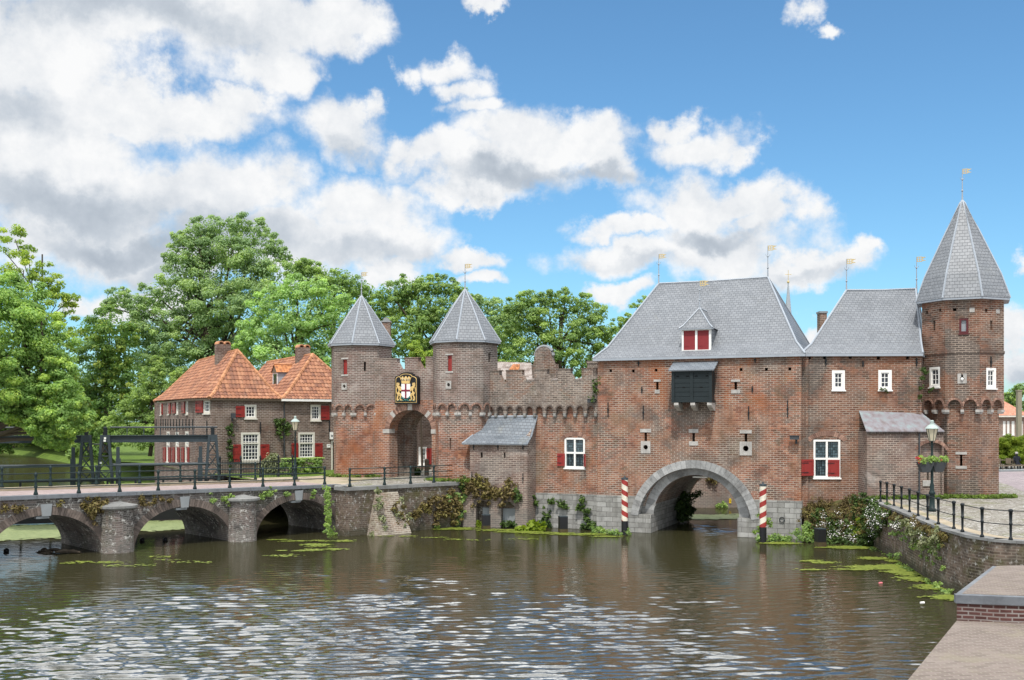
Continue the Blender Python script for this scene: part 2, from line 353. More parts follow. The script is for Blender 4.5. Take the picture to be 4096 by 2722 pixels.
BR_PURPLE = brick('purple wall brick', [(0.085, 0.038, 0.035), (0.12, 0.055, 0.048), (0.10, 0.045, 0.04)], mortar=(0.30, 0.27, 0.25), bw=0.23, bh=0.078, ms=0.016, stain=0.1, pale=0.0, mortar_amt=1.0)
BR_FAR = brick('street house brick', [(0.22, 0.145, 0.115), (0.27, 0.17, 0.13), (0.2, 0.14, 0.115)], stain=0.15, pale=0.1)

def block(name, c1, c2, bw=0.75, bh=0.34, ms=0.012, lichen=0.3, stain=0.5):
    m, nt = newmat(name); uv = N(nt, 'TexCoord').outputs['UV']; pos = N(nt, 'NewGeometry').outputs['Position']
    bt = N(nt, 'TexBrick', {'Vector': uv, 'Color1': c1, 'Color2': c2, 'Mortar': (0.10, 0.095, 0.085), 'Scale': 1.0, 'Mortar Size': ms, 'Mortar Smooth': 0.4, 'Bias': 0.0, 'Brick Width': bw, 'Row Height': bh}, offset=0.42)
    n1 = noise(nt, pos, 2.0, 7.0, 0.7)
    col = mixc(nt, 1.0, bt.outputs['Color'], ramp(nt, n1, [(0.25, 0.62), (0.5, 1.0), (0.75, 1.2)]), 'MULTIPLY')
    st = smooth(nt, noise(nt, scaled(nt, pos, (1.4, 1.4, 0.2)), 1.0, 6.0, 0.66), 0.48, 0.72)
    col = mixc(nt, M(nt, 'MULTIPLY', st, stain), col, (0.10, 0.10, 0.085))
    li = smooth(nt, noise(nt, pos, 6.0, 6.0, 0.75), 0.58, 0.70)
    col = mixc(nt, M(nt, 'MULTIPLY', li, lichen), col, (0.5, 0.5, 0.46))
    bump = N(nt, 'Bump', {'Strength': 0.6, 'Distance': 0.03, 'Height': M(nt, 'SUBTRACT', n1, bt.outputs['Fac'])}).outputs[0]
    finish(nt, col, 0.88, 0.2, bump); return m
STONE_BASE = block('grey ashlar', (0.22, 0.215, 0.20), (0.34, 0.335, 0.315), bw=0.62, bh=0.27, stain=0.75, lichen=0.5)
COPING = block('coping stone', (0.17, 0.17, 0.165), (0.22, 0.22, 0.21), bw=1.4, bh=3.0, ms=0.008, lichen=0.35, stain=0.3)
BLUESTONE = block('blue coping stone', (0.135, 0.145, 0.16), (0.16, 0.17, 0.18), bw=1.5, bh=3.0, ms=0.006, lichen=0.12, stain=0.2)
def island(name, a, b, rough=0.85, scale=4.0, dirt=0.35):
    """every separate stone of a mesh gets its own shade between a and b"""
    m, nt = newmat(name); g = N(nt, 'NewGeometry')
    col = mixc(nt, g.outputs['Random Per Island'], a, b)
    n1 = noise(nt, g.outputs['Position'], scale, 6.0, 0.7)
    col = mixc(nt, 1.0, col, ramp(nt, n1, [(0.25, 0.65), (0.5, 1.0), (0.75, 1.25)]), 'MULTIPLY')
    st = smooth(nt, noise(nt, g.outputs['Position'], 0.9, 6.0, 0.65), 0.5, 0.7)
    col = mixc(nt, M(nt, 'MULTIPLY', st, dirt), col, (0.09, 0.085, 0.08))
    bump = N(nt, 'Bump', {'Strength': 0.5, 'Distance': 0.02, 'Height': n1}).outputs[0]
    finish(nt, col, rough, 0.2, bump); return m
ARCH_STONE = island('arch stone', (0.225, 0.225, 0.22), (0.36, 0.36, 0.35), dirt=0.6)
TRIM_STONE = island('trim stone', (0.34, 0.325, 0.30), (0.44, 0.42, 0.39), dirt=0.25)
VOUSS_BROWN = island('brick voussoirs', (0.10, 0.08, 0.068), (0.17, 0.135, 0.115), dirt=0.4)
VOUSS_RED = island('red brick voussoirs', (0.15, 0.085, 0.065), (0.36, 0.22, 0.165), dirt=0.15)

def slate(name, c1, c2, w=0.24, h=0.2, moss=0.15):
    m, nt = newmat(name); uv = N(nt, 'TexCoord').outputs['UV']; pos = N(nt, 'NewGeometry').outputs['Position']
    bt = N(nt, 'TexBrick', {'Vector': uv, 'Color1': c1, 'Color2': c2, 'Mortar': (0.07, 0.075, 0.085), 'Scale': 1.0, 'Mortar Size': 0.012, 'Mortar Smooth': 0.2, 'Bias': 0.0, 'Brick Width': w, 'Row Height': h}, offset=0.5)
    n1 = noise(nt, pos, 0.5, 6.0, 0.65, 0.5)
    col = mixc(nt, 1.0, bt.outputs['Color'], ramp(nt, n1, [(0.28, 0.82), (0.5, 1.0), (0.72, 1.13)]), 'MULTIPLY')
    st = smooth(nt, noise(nt, pos, 0.8, 7.0, 0.7, 0.6), 0.56, 0.75)
    col = mixc(nt, M(nt, 'MULTIPLY', st, moss), col, (0.22, 0.205, 0.13))
    vv = N(nt, 'SeparateXYZ', {0: uv}).outputs[1]
    saw = M(nt, 'FRACT', M(nt, 'DIVIDE', vv, h))
    hg = M(nt, 'SUBTRACT', M(nt, 'MULTIPLY', saw, -0.6), bt.outputs['Fac'])
    bump = N(nt, 'Bump', {'Strength': 0.5, 'Distance': 0.02, 'Height': hg}).outputs[0]
    finish(nt, col, 0.48, 0.45, bump); return m
SLATE = slate('roof slate', (0.140, 0.151, 0.164), (0.180, 0.191, 0.204), 0.24, 0.19)
SLATE_DARK = slate('shed slate', (0.12, 0.14, 0.16), (0.17, 0.19, 0.21), moss=0.3)
LEAD = plain('lead', (0.30, 0.33, 0.365), 0.5, 0.4, 0.18, 3.0)
LEAD_ROOF = None
def lead_roof():
    m, nt = newmat('lead roof sheet'); pos = N(nt, 'NewGeometry').outputs['Position']
    st = noise(nt, scaled(nt, pos, (3.0, 3.0, 0.35)), 1.0, 5.0, 0.6)
    col = ramp(nt, st, [(0.3, (0.15, 0.125, 0.12)), (0.5, (0.215, 0.20, 0.215)), (0.64, (0.215, 0.255, 0.26)), (0.85, (0.31, 0.36, 0.365))])
    finish(nt, col, 0.42, 0.4); return m
LEAD_ROOF = lead_roof()

def pantile(name, c_lo, c_mid, c_hi, dirt):
    m, nt = newmat(name); uv = N(nt, 'TexCoord').outputs['UV']; pos = N(nt, 'NewGeometry').outputs['Position']
    wv = N(nt, 'VectorMath', {0: N(nt, 'TexNoise', {'Vector': uv, 'Scale': 0.6, 'Detail': 2.0}).outputs['Color'], 1: (0.05, 0.09, 0), 2: uv}, operation='MULTIPLY_ADD').outputs[0]
    bt = N(nt, 'TexBrick', {'Vector': wv, 'Color1': (0, 0, 0), 'Color2': (1, 1, 1), 'Mortar': (0.5, 0.5, 0.5), 'Scale': 1.0, 'Mortar Size': 0.0, 'Bias': 0.0, 'Brick Width': 0.235, 'Row Height': 0.30}, offset=0.0)
    n1 = noise(nt, pos, 0.55, 6.0, 0.65)
    k = M(nt, 'ADD', M(nt, 'MULTIPLY', bt.outputs['Color'], 0.45), M(nt, 'MULTIPLY', n1, 0.75), clamp=True)
    col = ramp(nt, k, [(0.25, c_lo), (0.55, c_mid), (0.85, c_hi)])
    st = smooth(nt, noise(nt, scaled(nt, pos, (1.5, 1.5, 0.5)), 1.0, 7.0, 0.7), 0.50, 0.70)
    col = mixc(nt, M(nt, 'MULTIPLY', st, dirt), col, (0.10, 0.075, 0.06))
    s = N(nt, 'SeparateXYZ', {0: wv})
    wave = M(nt, 'SINE', M(nt, 'MULTIPLY', s.outputs[0], 2 * math.pi / 0.235))
    saw = M(nt, 'FRACT', M(nt, 'DIVIDE', s.outputs[1], 0.30))
    hg = M(nt, 'SUBTRACT', M(nt, 'MULTIPLY', wave, 0.5), M(nt, 'MULTIPLY', saw, 0.9))
    bump = N(nt, 'Bump', {'Strength': 0.85, 'Distance': 0.05, 'Height': hg}).outputs[0]
    finish(nt, col, 0.75, 0.25, bump); return m
TILE = pantile('orange pantiles', (0.20, 0.085, 0.042), (0.43, 0.165, 0.062), (0.60, 0.26, 0.105), 0.45)
TILE_FAR = pantile('faded pantiles', (0.30, 0.13, 0.08), (0.42, 0.19, 0.12), (0.5, 0.25, 0.17), 0.2)
TILE_PALE = pantile('mortared pantiles', (0.15, 0.11, 0.09), (0.28, 0.235, 0.205), (0.36, 0.325, 0.295), 0.4)
RIDGE_TILE = island('ridge tiles', (0.34, 0.155, 0.08), (0.50, 0.245, 0.13), dirt=0.35)

WHITE = plain('white paint', (0.78, 0.77, 0.73), 0.45, 0.35, 0.05)
CREAM = plain('cream stone frame', (0.60, 0.57, 0.50), 0.6, 0.3, 0.1)
RED_PAINT = plain('red shutter paint', (0.25, 0.026, 0.022), 0.38, 0.4, 0.16, 3.0)
RED_DULL = plain('dull red paint', (0.21, 0.026, 0.03), 0.6, 0.25, 0.16, 3.0)
IRON = plain('black iron', (0.014, 0.018, 0.02), 0.5, 0.25, 0.25)
GREEN_IRON = plain('dark green cast iron', (0.012, 0.025, 0.025), 0.5, 0.25, 0.25)
GREY_IRON = plain('blue grey steel', (0.035, 0.048, 0.056), 0.5, 0.35, 0.25)
BLACK = plain('black paint', (0.012, 0.012, 0.014), 0.45, 0.35, 0.2)
DARK = plain('unlit recess', (0.012, 0.011, 0.010), 0.95, 0.05, 0.2)
BLACK_WOOD = plain('tarred boards', (0.016, 0.023, 0.025), 0.55, 0.25, 0.3, 2.0)
GOLD = plain('gilding', (0.58, 0.45, 0.22), 0.35, 0.5, 0.15, 8.0, metal=0.3)
GOLD_FLAT = plain('gold paint', (0.62, 0.43, 0.17), 0.55, 0.3, 0.15, 12.0)
CONCRETE = plain('grey concrete', (0.24, 0.255, 0.26), 0.85, 0.2, 0.25, 1.5)
WOOD = plain('weathered wood', (0.16, 0.125, 0.09), 0.8, 0.2, 0.3, 3.0)
BARK = plain('bark', (0.075, 0.06, 0.045), 0.9, 0.1, 0.35, 2.0)
PLASTIC_GREY = plain('grey plastic', (0.05, 0.055, 0.06), 0.5, 0.3, 0.1)
YELLOW = plain('yellow enamel', (0.75, 0.5, 0.01), 0.4, 0.4, 0.05)
PINK = plain('pink plastic', (0.7, 0.2, 0.22), 0.35, 0.4, 0.05)
CLOTH = plain('dark cloth', (0.018, 0.02, 0.026), 0.9, 0.1, 0.2)
SKIN = plain('skin', (0.45, 0.27, 0.2), 0.6, 0.3, 0.05)
HAIR = plain('grey hair', (0.33, 0.31, 0.29), 0.7, 0.2, 0.2)
ASH = plain('lantern metal', (0.33, 0.40, 0.37), 0.5, 0.4, 0.15)
DEEP_RED = plain('deep red frame', (0.09, 0.018, 0.02), 0.5)
TAN = plain('tan painted mast', (0.24, 0.215, 0.155), 0.7)
FROST = plain('pale blind', (0.26, 0.28, 0.30), 0.3, 0.5)
def glass(name, col, rough=0.06, spec=0.6):
    m, nt = newmat(name); pos = N(nt, 'NewGeometry').outputs['Position']
    n = noise(nt, pos, 3.0, 3.0, 0.5)
    c = mixc(nt, smooth(nt, n, 0.35, 0.65), col, tuple(2.2 * x for x in col))
    bump = N(nt, 'Bump', {'Strength': 0.15, 'Distance': 0.02, 'Height': noise(nt, pos, 5.0, 2.0)}).outputs[0]
    finish(nt, c, rough, spec, bump); return m
PANE = glass('window glass', (0.02, 0.024, 0.032))
def leaded():
    m, nt = newmat('leaded glass'); uv = N(nt, 'TexCoord').outputs['UV']
    bt = N(nt, 'TexBrick', {'Vector': uv, 'Color1': (0.03, 0.05, 0.06), 'Color2': (0.10, 0.15, 0.17), 'Mortar': (0.015, 0.015, 0.015), 'Scale': 1.0, 'Mortar Size': 0.012, 'Brick Width': 0.11, 'Row Height': 0.14}, offset=0.0)
    finish(nt, bt.outputs['Color'], 0.12, 0.55); return m
LEADED = leaded()
def lantern_glass():
    m, nt = newmat('lantern glass')
    b = N(nt, 'BsdfPrincipled', {'Base Color': (0.75, 0.68, 0.5, 1), 'Roughness': 0.3, 'Transmission Weight': 0.35})
    nt.links.new(b.outputs[0], N(nt, 'OutputMaterial').inputs['Surface']); return m
LANTERN = lantern_glass()

def spiral():
    m, nt = newmat('red and white spiral'); p = N(nt, 'TexCoord').outputs['Object']; s = N(nt, 'SeparateXYZ', {0: p})
    ang = M(nt, 'DIVIDE', M(nt, 'ARCTAN2', s.outputs[1], s.outputs[0]), 2 * math.pi)
    hand = N(nt, 'Attribute', {}, attribute_type='OBJECT', attribute_name='twist').outputs['Fac']
    f = M(nt, 'FRACT', M(nt, 'ADD', M(nt, 'MULTIPLY', ang, hand), M(nt, 'DIVIDE', s.outputs[2], 0.56)))
    k = M(nt, 'GREATER_THAN', f, 0.52)
    n1 = noise(nt, p, 5.0, 5.0, 0.6)
    col = mixc(nt, k, (0.68, 0.63, 0.52), (0.30, 0.035, 0.03))
    col = mixc(nt, 1.0, col, ramp(nt, n1, [(0.3, 0.8), (0.7, 1.12)]), 'MULTIPLY')
    finish(nt, col, 0.55, 0.3); return m
SPIRAL = spiral()

def ground_mat(name, tones, scale, rough=0.95, bw=None, bh=None, mortar=(0.12, 0.11, 0.10), ms=0.012, grass=0.0, gcol=(0.07, 0.10, 0.02), grass_scale=0.5):
    m, nt = newmat(name); pos = N(nt, 'NewGeometry').outputs['Position']
    n1 = noise(nt, pos, scale, 7.0, 0.65)
    col = ramp(nt, n1, [(0.25 + 0.5 * i / (len(tones) - 1), t) for i, t in enumerate(tones)])
    h = n1
    if bw:
        bt = N(nt, 'TexBrick', {'Vector': pos, 'Color1': (0.78,) * 3, 'Color2': (1.2,) * 3, 'Mortar': (1, 1, 1), 'Scale': 1.0, 'Mortar Size': ms, 'Mortar Smooth': 0.2, 'Brick Width': bw, 'Row Height': bh}, offset=0.5)
        col = mixc(nt, 1.0, col, bt.outputs['Color'], 'MULTIPLY'); col = mixc(nt, bt.outputs['Fac'], col, mortar)
        h = M(nt, 'SUBTRACT', M(nt, 'MULTIPLY', n1, 0.3), bt.outputs['Fac'])
    if grass:
        g = smooth(nt, noise(nt, pos, grass_scale, 7.0, 0.7), 0.50, 0.64)
        col = mixc(nt, M(nt, 'MULTIPLY', g, grass), col, gcol)
    bump = N(nt, 'Bump', {'Strength': 0.4, 'Distance': 0.02, 'Height': h}).outputs[0]
    finish(nt, col, rough, 0.15, bump); return m
def cobble():
    m, nt = newmat('pale cobbles'); pos = N(nt, 'NewGeometry').outputs['Position']
    v = N(nt, 'TexVoronoi', {'Vector': pos, 'Scale': 6.5}, feature='F1'); e = N(nt, 'TexVoronoi', {'Vector': pos, 'Scale': 6.5}, feature='DISTANCE_TO_EDGE')
    s = N(nt, 'SeparateColor', {0: v.outputs['Color']})
    col = ramp(nt, s.outputs[0], [(0.0, (0.17, 0.15, 0.125)), (0.5, (0.30, 0.28, 0.25)), (1.0, (0.42, 0.405, 0.375))])
    ed = M(nt, 'SUBTRACT', 1.0, smooth(nt, e.outputs['Distance'], 0.02, 0.10))
    col = mixc(nt, ed, col, (0.15, 0.135, 0.10))
    g = smooth(nt, noise(nt, pos, 0.55, 6.0, 0.7), 0.52, 0.66)
    col = mixc(nt, M(nt, 'MULTIPLY', g, 0.5), col, (0.14, 0.15, 0.05))
    bump = N(nt, 'Bump', {'Strength': 0.8, 'Distance': 0.04, 'Height': smooth(nt, e.outputs['Distance'], 0.0, 0.25)}).outputs[0]
    finish(nt, col, 0.9, 0.2, bump); return m
COBBLE = cobble()
GRASS = ground_mat('grass', [(0.045, 0.07, 0.012), (0.085, 0.135, 0.022), (0.14, 0.20, 0.035)], 0.8)
SAND = ground_mat('sandy path', [(0.23, 0.18, 0.13), (0.33, 0.275, 0.20), (0.38, 0.33, 0.25)], 0.7, grass=0.45)
PINK_ROAD = ground_mat('pink brick road', [(0.27, 0.21, 0.20), (0.33, 0.265, 0.25)], 0.6, bw=0.22, bh=0.11, mortar=(0.2, 0.17, 0.16), ms=0.006)
STREET = ground_mat('street clinker', [(0.22, 0.185, 0.195), (0.28, 0.235, 0.24), (0.32, 0.28, 0.275)], 0.5, bw=0.22, bh=0.11, mortar=(0.16, 0.14, 0.14), ms=0.01)
PAVER = ground_mat('quay pavers', [(0.12, 0.094, 0.083), (0.165, 0.132, 0.118), (0.205, 0.172, 0.152)], 1.1, bw=0.215, bh=0.085, mortar=(0.225, 0.195, 0.16), ms=0.013, grass=0.5, gcol=(0.22, 0.195, 0.14), grass_scale=0.9)
EARTH = ground_mat('earth and dry moss', [(0.03, 0.022, 0.013), (0.065, 0.047, 0.026), (0.095, 0.08, 0.04)], 1.5, grass=0.6, gcol=(0.075, 0.085, 0.025), grass_scale=1.2)
SLAB = ground_mat('pale kerb slabs', [(0.36, 0.35, 0.34), (0.44, 0.43, 0.42)], 1.0)

def leaf(name, dark, mid, light, trans=0.45):
    m, nt = newmat(name)
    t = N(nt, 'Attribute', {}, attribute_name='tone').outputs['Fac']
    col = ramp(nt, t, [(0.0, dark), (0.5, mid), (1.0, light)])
    d = N(nt, 'BsdfPrincipled', {'Base Color': col, 'Roughness': 0.6, 'Specular IOR Level': 0.25})
    tr = N(nt, 'BsdfTranslucent', {'Color': N(nt, 'VectorMath', {0: col, 1: (1.25, 1.3, 0.6)}, operation='MULTIPLY').outputs[0]})
    mx = N(nt, 'MixShader', {0: trans, 1: d.outputs[0], 2: tr.outputs[0]})
    nt.links.new(mx.outputs[0], N(nt, 'OutputMaterial').inputs['Surface']); return m
LF_MAPLE = leaf('maple leaves', (0.160, 0.276, 0.070), (0.297, 0.460, 0.139), (0.535, 0.668, 0.166))
LF_YELLOW = leaf('yellow green leaves', (0.164, 0.259, 0.046), (0.286, 0.409, 0.079), (0.465, 0.546, 0.094))
LF_DARK = leaf('dark chestnut leaves', (0.094, 0.178, 0.053), (0.168, 0.285, 0.071), (0.391, 0.444, 0.099))
LF_TALL = leaf('lime tree leaves', (0.183, 0.285, 0.144), (0.313, 0.436, 0.204), (0.469, 0.593, 0.240))
LF_LIGHT = leaf('light willow leaves', (0.238, 0.367, 0.149), (0.368, 0.542, 0.211), (0.531, 0.700, 0.254))
LF_MID = leaf('mid green leaves', (0.148, 0.247, 0.083), (0.258, 0.378, 0.125), (0.423, 0.542, 0.168))
LF_YOUNG = leaf('young tree leaves', (0.161, 0.249, 0.083), (0.264, 0.380, 0.118), (0.410, 0.526, 0.151))
LF_BRIGHT = leaf('bright clipped leaves', (0.112, 0.175, 0.015), (0.200, 0.275, 0.025), (0.288, 0.362, 0.037))
LF_IVY = leaf('ivy leaves', (0.028, 0.056, 0.014), (0.056, 0.098, 0.021), (0.112, 0.168, 0.035), 0.15)
LF_DRY = leaf('withering creeper', (0.081, 0.061, 0.024), (0.155, 0.115, 0.043), (0.216, 0.196, 0.054), 0.15)
LF_GRASSY = leaf('grass blades', (0.070, 0.119, 0.021), (0.126, 0.196, 0.035), (0.210, 0.280, 0.056), 0.25)
LF_PALE = leaf('grey green leaves', (0.120, 0.144, 0.060), (0.204, 0.228, 0.108), (0.324, 0.336, 0.204), 0.2)
PETAL = plain('white petals', (0.72, 0.70, 0.66), 0.7, 0.2, 0.1)
PETAL_RED = plain('red petals', (0.6, 0.06, 0.06), 0.6, 0.2, 0.2)
WEED = leaf('duckweed', (0.09, 0.12, 0.018), (0.15, 0.19, 0.026), (0.23, 0.26, 0.045), 0.0)
WEED_PALE = leaf('pale duckweed', (0.15, 0.19, 0.075), (0.21, 0.25, 0.11), (0.27, 0.31, 0.14), 0.0)

def water_mat():
    m, nt = newmat('canal water'); pos = N(nt, 'NewGeometry').outputs['Position']
    a = noise(nt, scaled(nt, pos, (0.8, 2.0, 1)), 3.2, 3.0, 0.55); b = noise(nt, scaled(nt, pos, (1.0, 1.5, 1)), 9.0, 2.0, 0.6)
    h = M(nt, 'ADD', M(nt, 'MULTIPLY', a, 0.014), M(nt, 'MULTIPLY', b, 0.003))
    bump = N(nt, 'Bump', {'Strength': 0.45, 'Distance': 1.0, 'Height': h}).outputs[0]
    fr = N(nt, 'Fresnel', {'IOR': 1.36, 'Normal': bump}).outputs[0]
    d = N(nt, 'BsdfDiffuse', {'Color': (0.030, 0.028, 0.013, 1)})
    g = N(nt, 'BsdfGlossy', {'Color': (1, 1, 1, 1), 'Roughness': 0.02, 'Normal': bump})
    mx = N(nt, 'MixShader', {0: M(nt, 'MINIMUM', M(nt, 'MULTIPLY', fr, 3.3), 0.37), 1: d.outputs[0], 2: g.outputs[0]})
    nt.links.new(mx.outputs[0], N(nt, 'OutputMaterial').inputs['Surface']); return m
WATER = water_mat()
def tile_island():
    m, nt = newmat('pantile clay'); g = N(nt, 'NewGeometry'); pos = g.outputs['Position']
    n1 = noise(nt, pos, 0.5, 6.0, 0.65)
    k = M(nt, 'ADD', M(nt, 'MULTIPLY', g.outputs['Random Per Island'], 0.5), M(nt, 'MULTIPLY', n1, 0.6), clamp=True)
    col = ramp(nt, k, [(0.2, (0.155, 0.08, 0.06)), (0.5, (0.295, 0.133, 0.08)), (0.72, (0.37, 0.178, 0.102)), (0.95, (0.44, 0.25, 0.17))])
    st = smooth(nt, noise(nt, scaled(nt, pos, (1.2, 1.2, 0.6)), 1.0, 7.0, 0.7), 0.50, 0.72)
    col = mixc(nt, M(nt, 'MULTIPLY', st, 0.55), col, (0.12, 0.085, 0.07))
    finish(nt, col, 0.8, 0.2); return m
TILE_CLAY = tile_island()
# ------------------------------------------------------------------ parts used by many buildings
def conv(ox, oy, s): return lambda x, y: (ox + x / s, oy + y / s)
z6 = conv(580, 1350, 2.6134); z3 = conv(2300, 950, 1.206); z2 = conv(1200, 1000, 1.3069); z4 = conv(3100, 650, 1.493)
z5 = conv(3000, 1600, 1.398); z7 = conv(1280, 1300, 3.806); zb = conv(1550, 1650, 3.137); zr = conv(3560, 1560, 2.903)
def wbx(W, c, x0, y0, x1, y1):
    a = c(x0, y0); b = c(x1, y1); return W.box(a[0], a[1], b[0], b[1])
def frame(mb, W, u0, u1, z0, z1, t, d0, d1):
    mb.wbox(W, u0, u0 + t, z0, z1, d0, d1); mb.wbox(W, u1 - t, u1, z0, z1, d0, d1)
    mb.wbox(W, u0 + t, u1 - t, z0, z0 + t, d0, d1); mb.wbox(W, u0 + t, u1 - t, z1 - t, z1, d0, d1)
def window(W, b, parent, cols, rows, fr=0.1, d1=0.0, mat=None, pane=None, transom=None, mullion=False, inner=0.05, label=None):
    u0, u1, z0, z1 = b
    mb = MB(); frame(mb, W, u0, u1, z0, z1, fr, d1 - 0.12, d1)
    if transom: mb.wbox(W, u0 + fr, u1 - fr, z0 + (z1 - z0) * transom - 0.05, z0 + (z1 - z0) * transom + 0.05, d1 - 0.11, d1 - 0.004)
    if mullion: mb.wbox(W, (u0 + u1) / 2 - 0.05, (u0 + u1) / 2 + 0.05, z0 + fr, z1 - fr, d1 - 0.11, d1 - 0.007)
    mb.wbox(W, u0 - 0.04, u1 + 0.04, z0 - 0.07, z0 - 0.002, d1 - 0.1, d1 + 0.07)      # sill
    wo = mb.build('window', mat or WHITE, parent, label=label)
    p = MB(); p.wbox(W, u0 + fr * 0.8, u1 - fr * 0.8, z0 + fr * 0.8, z1 - fr * 0.8, d1 - 0.105, d1 - 0.095); p.build('pane', pane or PANE, wo)
    if cols > 1 or rows > 1:
        g = MB(); a, b2, c, e = u0 + fr, u1 - fr, z0 + fr, z1 - fr
        if inner: frame(g, W, a, b2, c, e, inner, d1 - 0.09, d1 - 0.04)
        for i in range(1, cols): u = a + (b2 - a) * i / cols; g.wbox(W, u - 0.016, u + 0.016, c, e, d1 - 0.09, d1 - 0.055)
        for i in range(1, rows): z = c + (e - c) * i / rows; g.wbox(W, a, b2, z - 0.016, z + 0.016, d1 - 0.09, d1 - 0.058)
        g.build('glazing_grid', WHITE, wo)
    return (u0, u1, z0, z1)
def shutter(W, b, parent, mat=None, d=0.02, rails=2):
    u0, u1, z0, z1 = b; mb = MB()
    mb.wbox(W, u0, u1, z0, z1, d, d + 0.035)
    frame(mb, W, u0 + 0.004, u1 - 0.004, z0 + 0.004, z1 - 0.004, 0.09, d + 0.036, d + 0.055)
    zm = (z0 + z1) / 2
    if rails > 1 and z1 - z0 > 1.0: mb.wbox(W, u0 + 0.094, u1 - 0.094, zm - 0.05, zm + 0.05, d + 0.036, d + 0.055)
    mb.wbox(W, u0 + 0.15, u1 - 0.15, z0 + 0.15, (zm - 0.1) if z1 - z0 > 1.0 else z1 - 0.15, d + 0.036, d + 0.048)
    if z1 - z0 > 1.0: mb.wbox(W, u0 + 0.15, u1 - 0.15, zm + 0.1, z1 - 0.15, d + 0.036, d + 0.048)
    o = mb.build('shutter', mat or RED_PAINT, parent)
    h = MB()
    for z in (z0 + 0.18, z1 - 0.18): h.wbox(W, u0 - 0.03, u0 + (u1 - u0) * 0.55, z - 0.014, z + 0.014, d + 0.057, d + 0.067)
    h.build('hinge', IRON, o); return o
def anchor(W, u, z0, z1, parent, w=0.05):
    mb = MB(); mb.wbox(W, u - w / 2, u + w / 2, z0, z1, 0.004, 0.05); mb.wbox(W, u - w * 0.9, u + w * 0.9, (z0 + z1) / 2 - 0.04, (z0 + z1) / 2 + 0.04, 0.006, 0.07)
    return mb.build('wall_anchor', IRON, parent)
def loophole(W, u, z0, z1, w, parent, lintel=None, sill=None, hole=None):
    """narrow slit; optional stone lintel / sill (half width, height); hole = stone block with a round gun hole (z centre, half w, half h, r)"""
    out = [(u - w / 2, u + w / 2, z0, z1)]
    if lintel: mb = MB(); mb.wbox(W, u - lintel[0], u + lintel[0], z1, z1 + lintel[1], -0.1, 0.03); mb.build('loophole_lintel', TRIM_STONE, parent)
    if sill: mb = MB(); mb.wbox(W, u - sill[0], u + sill[0], z0 - sill[1], z0, -0.1, 0.035); mb.build('loophole_sill', TRIM_STONE, parent)
    if hole:
        zc, hw, hh, r = hole; up = lambda x: zc + math.sqrt(max(0, r * r - (x - u) ** 2)); dn = lambda x: zc - math.sqrt(max(0, r * r - (x - u) ** 2))
        mb = MB(); strips(mb, W, u - hw, u + hw, zc - hh, zc + hh, [(u - r, u + r, dn, up, 12)], 0.14, 0.035); mb.build('gun_hole', TRIM_STONE, parent)
        out.append((u - r, u + r, zc - r, zc + r))
    return out
def weathervane(p, h, parent, flag=1.0, face=None):
    p = Vector(p); mb = MB()
    mb.tube([p - Vector((0, 0, 0.15)), p + Vector((0, 0, h * 0.3)), p + Vector((0, 0, h))], [0.055, 0.028, 0.018], 6)
    mb.ball(p + Vector((0, 0, h * 0.30)), 0.06, 8, 5); mb.ball(p + Vector((0, 0, h * 0.66)), 0.055, 8, 5)
    for s in (-1, 1): mb.tube([p + Vector((0, 0, h * 0.66)), p + Vector((s * 0.1, 0, h * 0.68)), p + Vector((s * 0.12, 0, h * 0.73))], 0.012, 4)
    o = mb.build('weathervane', LEAD, parent)
    flag *= 0.85; f = MB(); W = Wall((p.x + 0.02, p.y), (p.x + 1, p.y - 0.35)); z = p.z + h; q = flag
    frame(f, W, 0, 0.3 * q, z - 0.30 * q, z, 0.045 * q, -0.012, 0.012)
    f.wbox(W, 0.13 * q, 0.17 * q, z - 0.255 * q, z - 0.045 * q, -0.012, 0.012); f.wbox(W, 0.045 * q, 0.13 * q, z - 0.17 * q, z - 0.13 * q, -0.012, 0.012); f.wbox(W, 0.17 * q, 0.255 * q, z - 0.17 * q, z - 0.13 * q, -0.012, 0.012)
    f.wprism(W, [(0.3 * q, z - 0.26 * q), (0.52 * q, z - 0.24 * q), (0.3 * q, z - 0.16 * q)], -0.01, 0.01); f.wprism(W, [(0.3 * q, z - 0.14 * q), (0.52 * q, z - 0.03 * q), (0.3 * q, z - 0.02 * q)], -0.01, 0.01)
    f.build('flag', GOLD, o)
def roof_faces(mb, eaves, tops, f=0.22, drop=0.07):
    """one roof slope per (eave a->b, top points d over a and c over b), with a slight flare at the foot"""
    for (a, b), (d, c) in zip(eaves, tops):
        a, b, c, d = map(Vector, (a, b, c, d)); am = a.lerp(d, f); bm = b.lerp(c, f)
        am.z -= drop * (d.z - a.z); bm.z -= drop * (c.z - b.z)
        mb.poly([a, b, bm, am]); mb.poly([am, bm, c] if (c - d).length < 1e-4 else [am, bm, c, d])
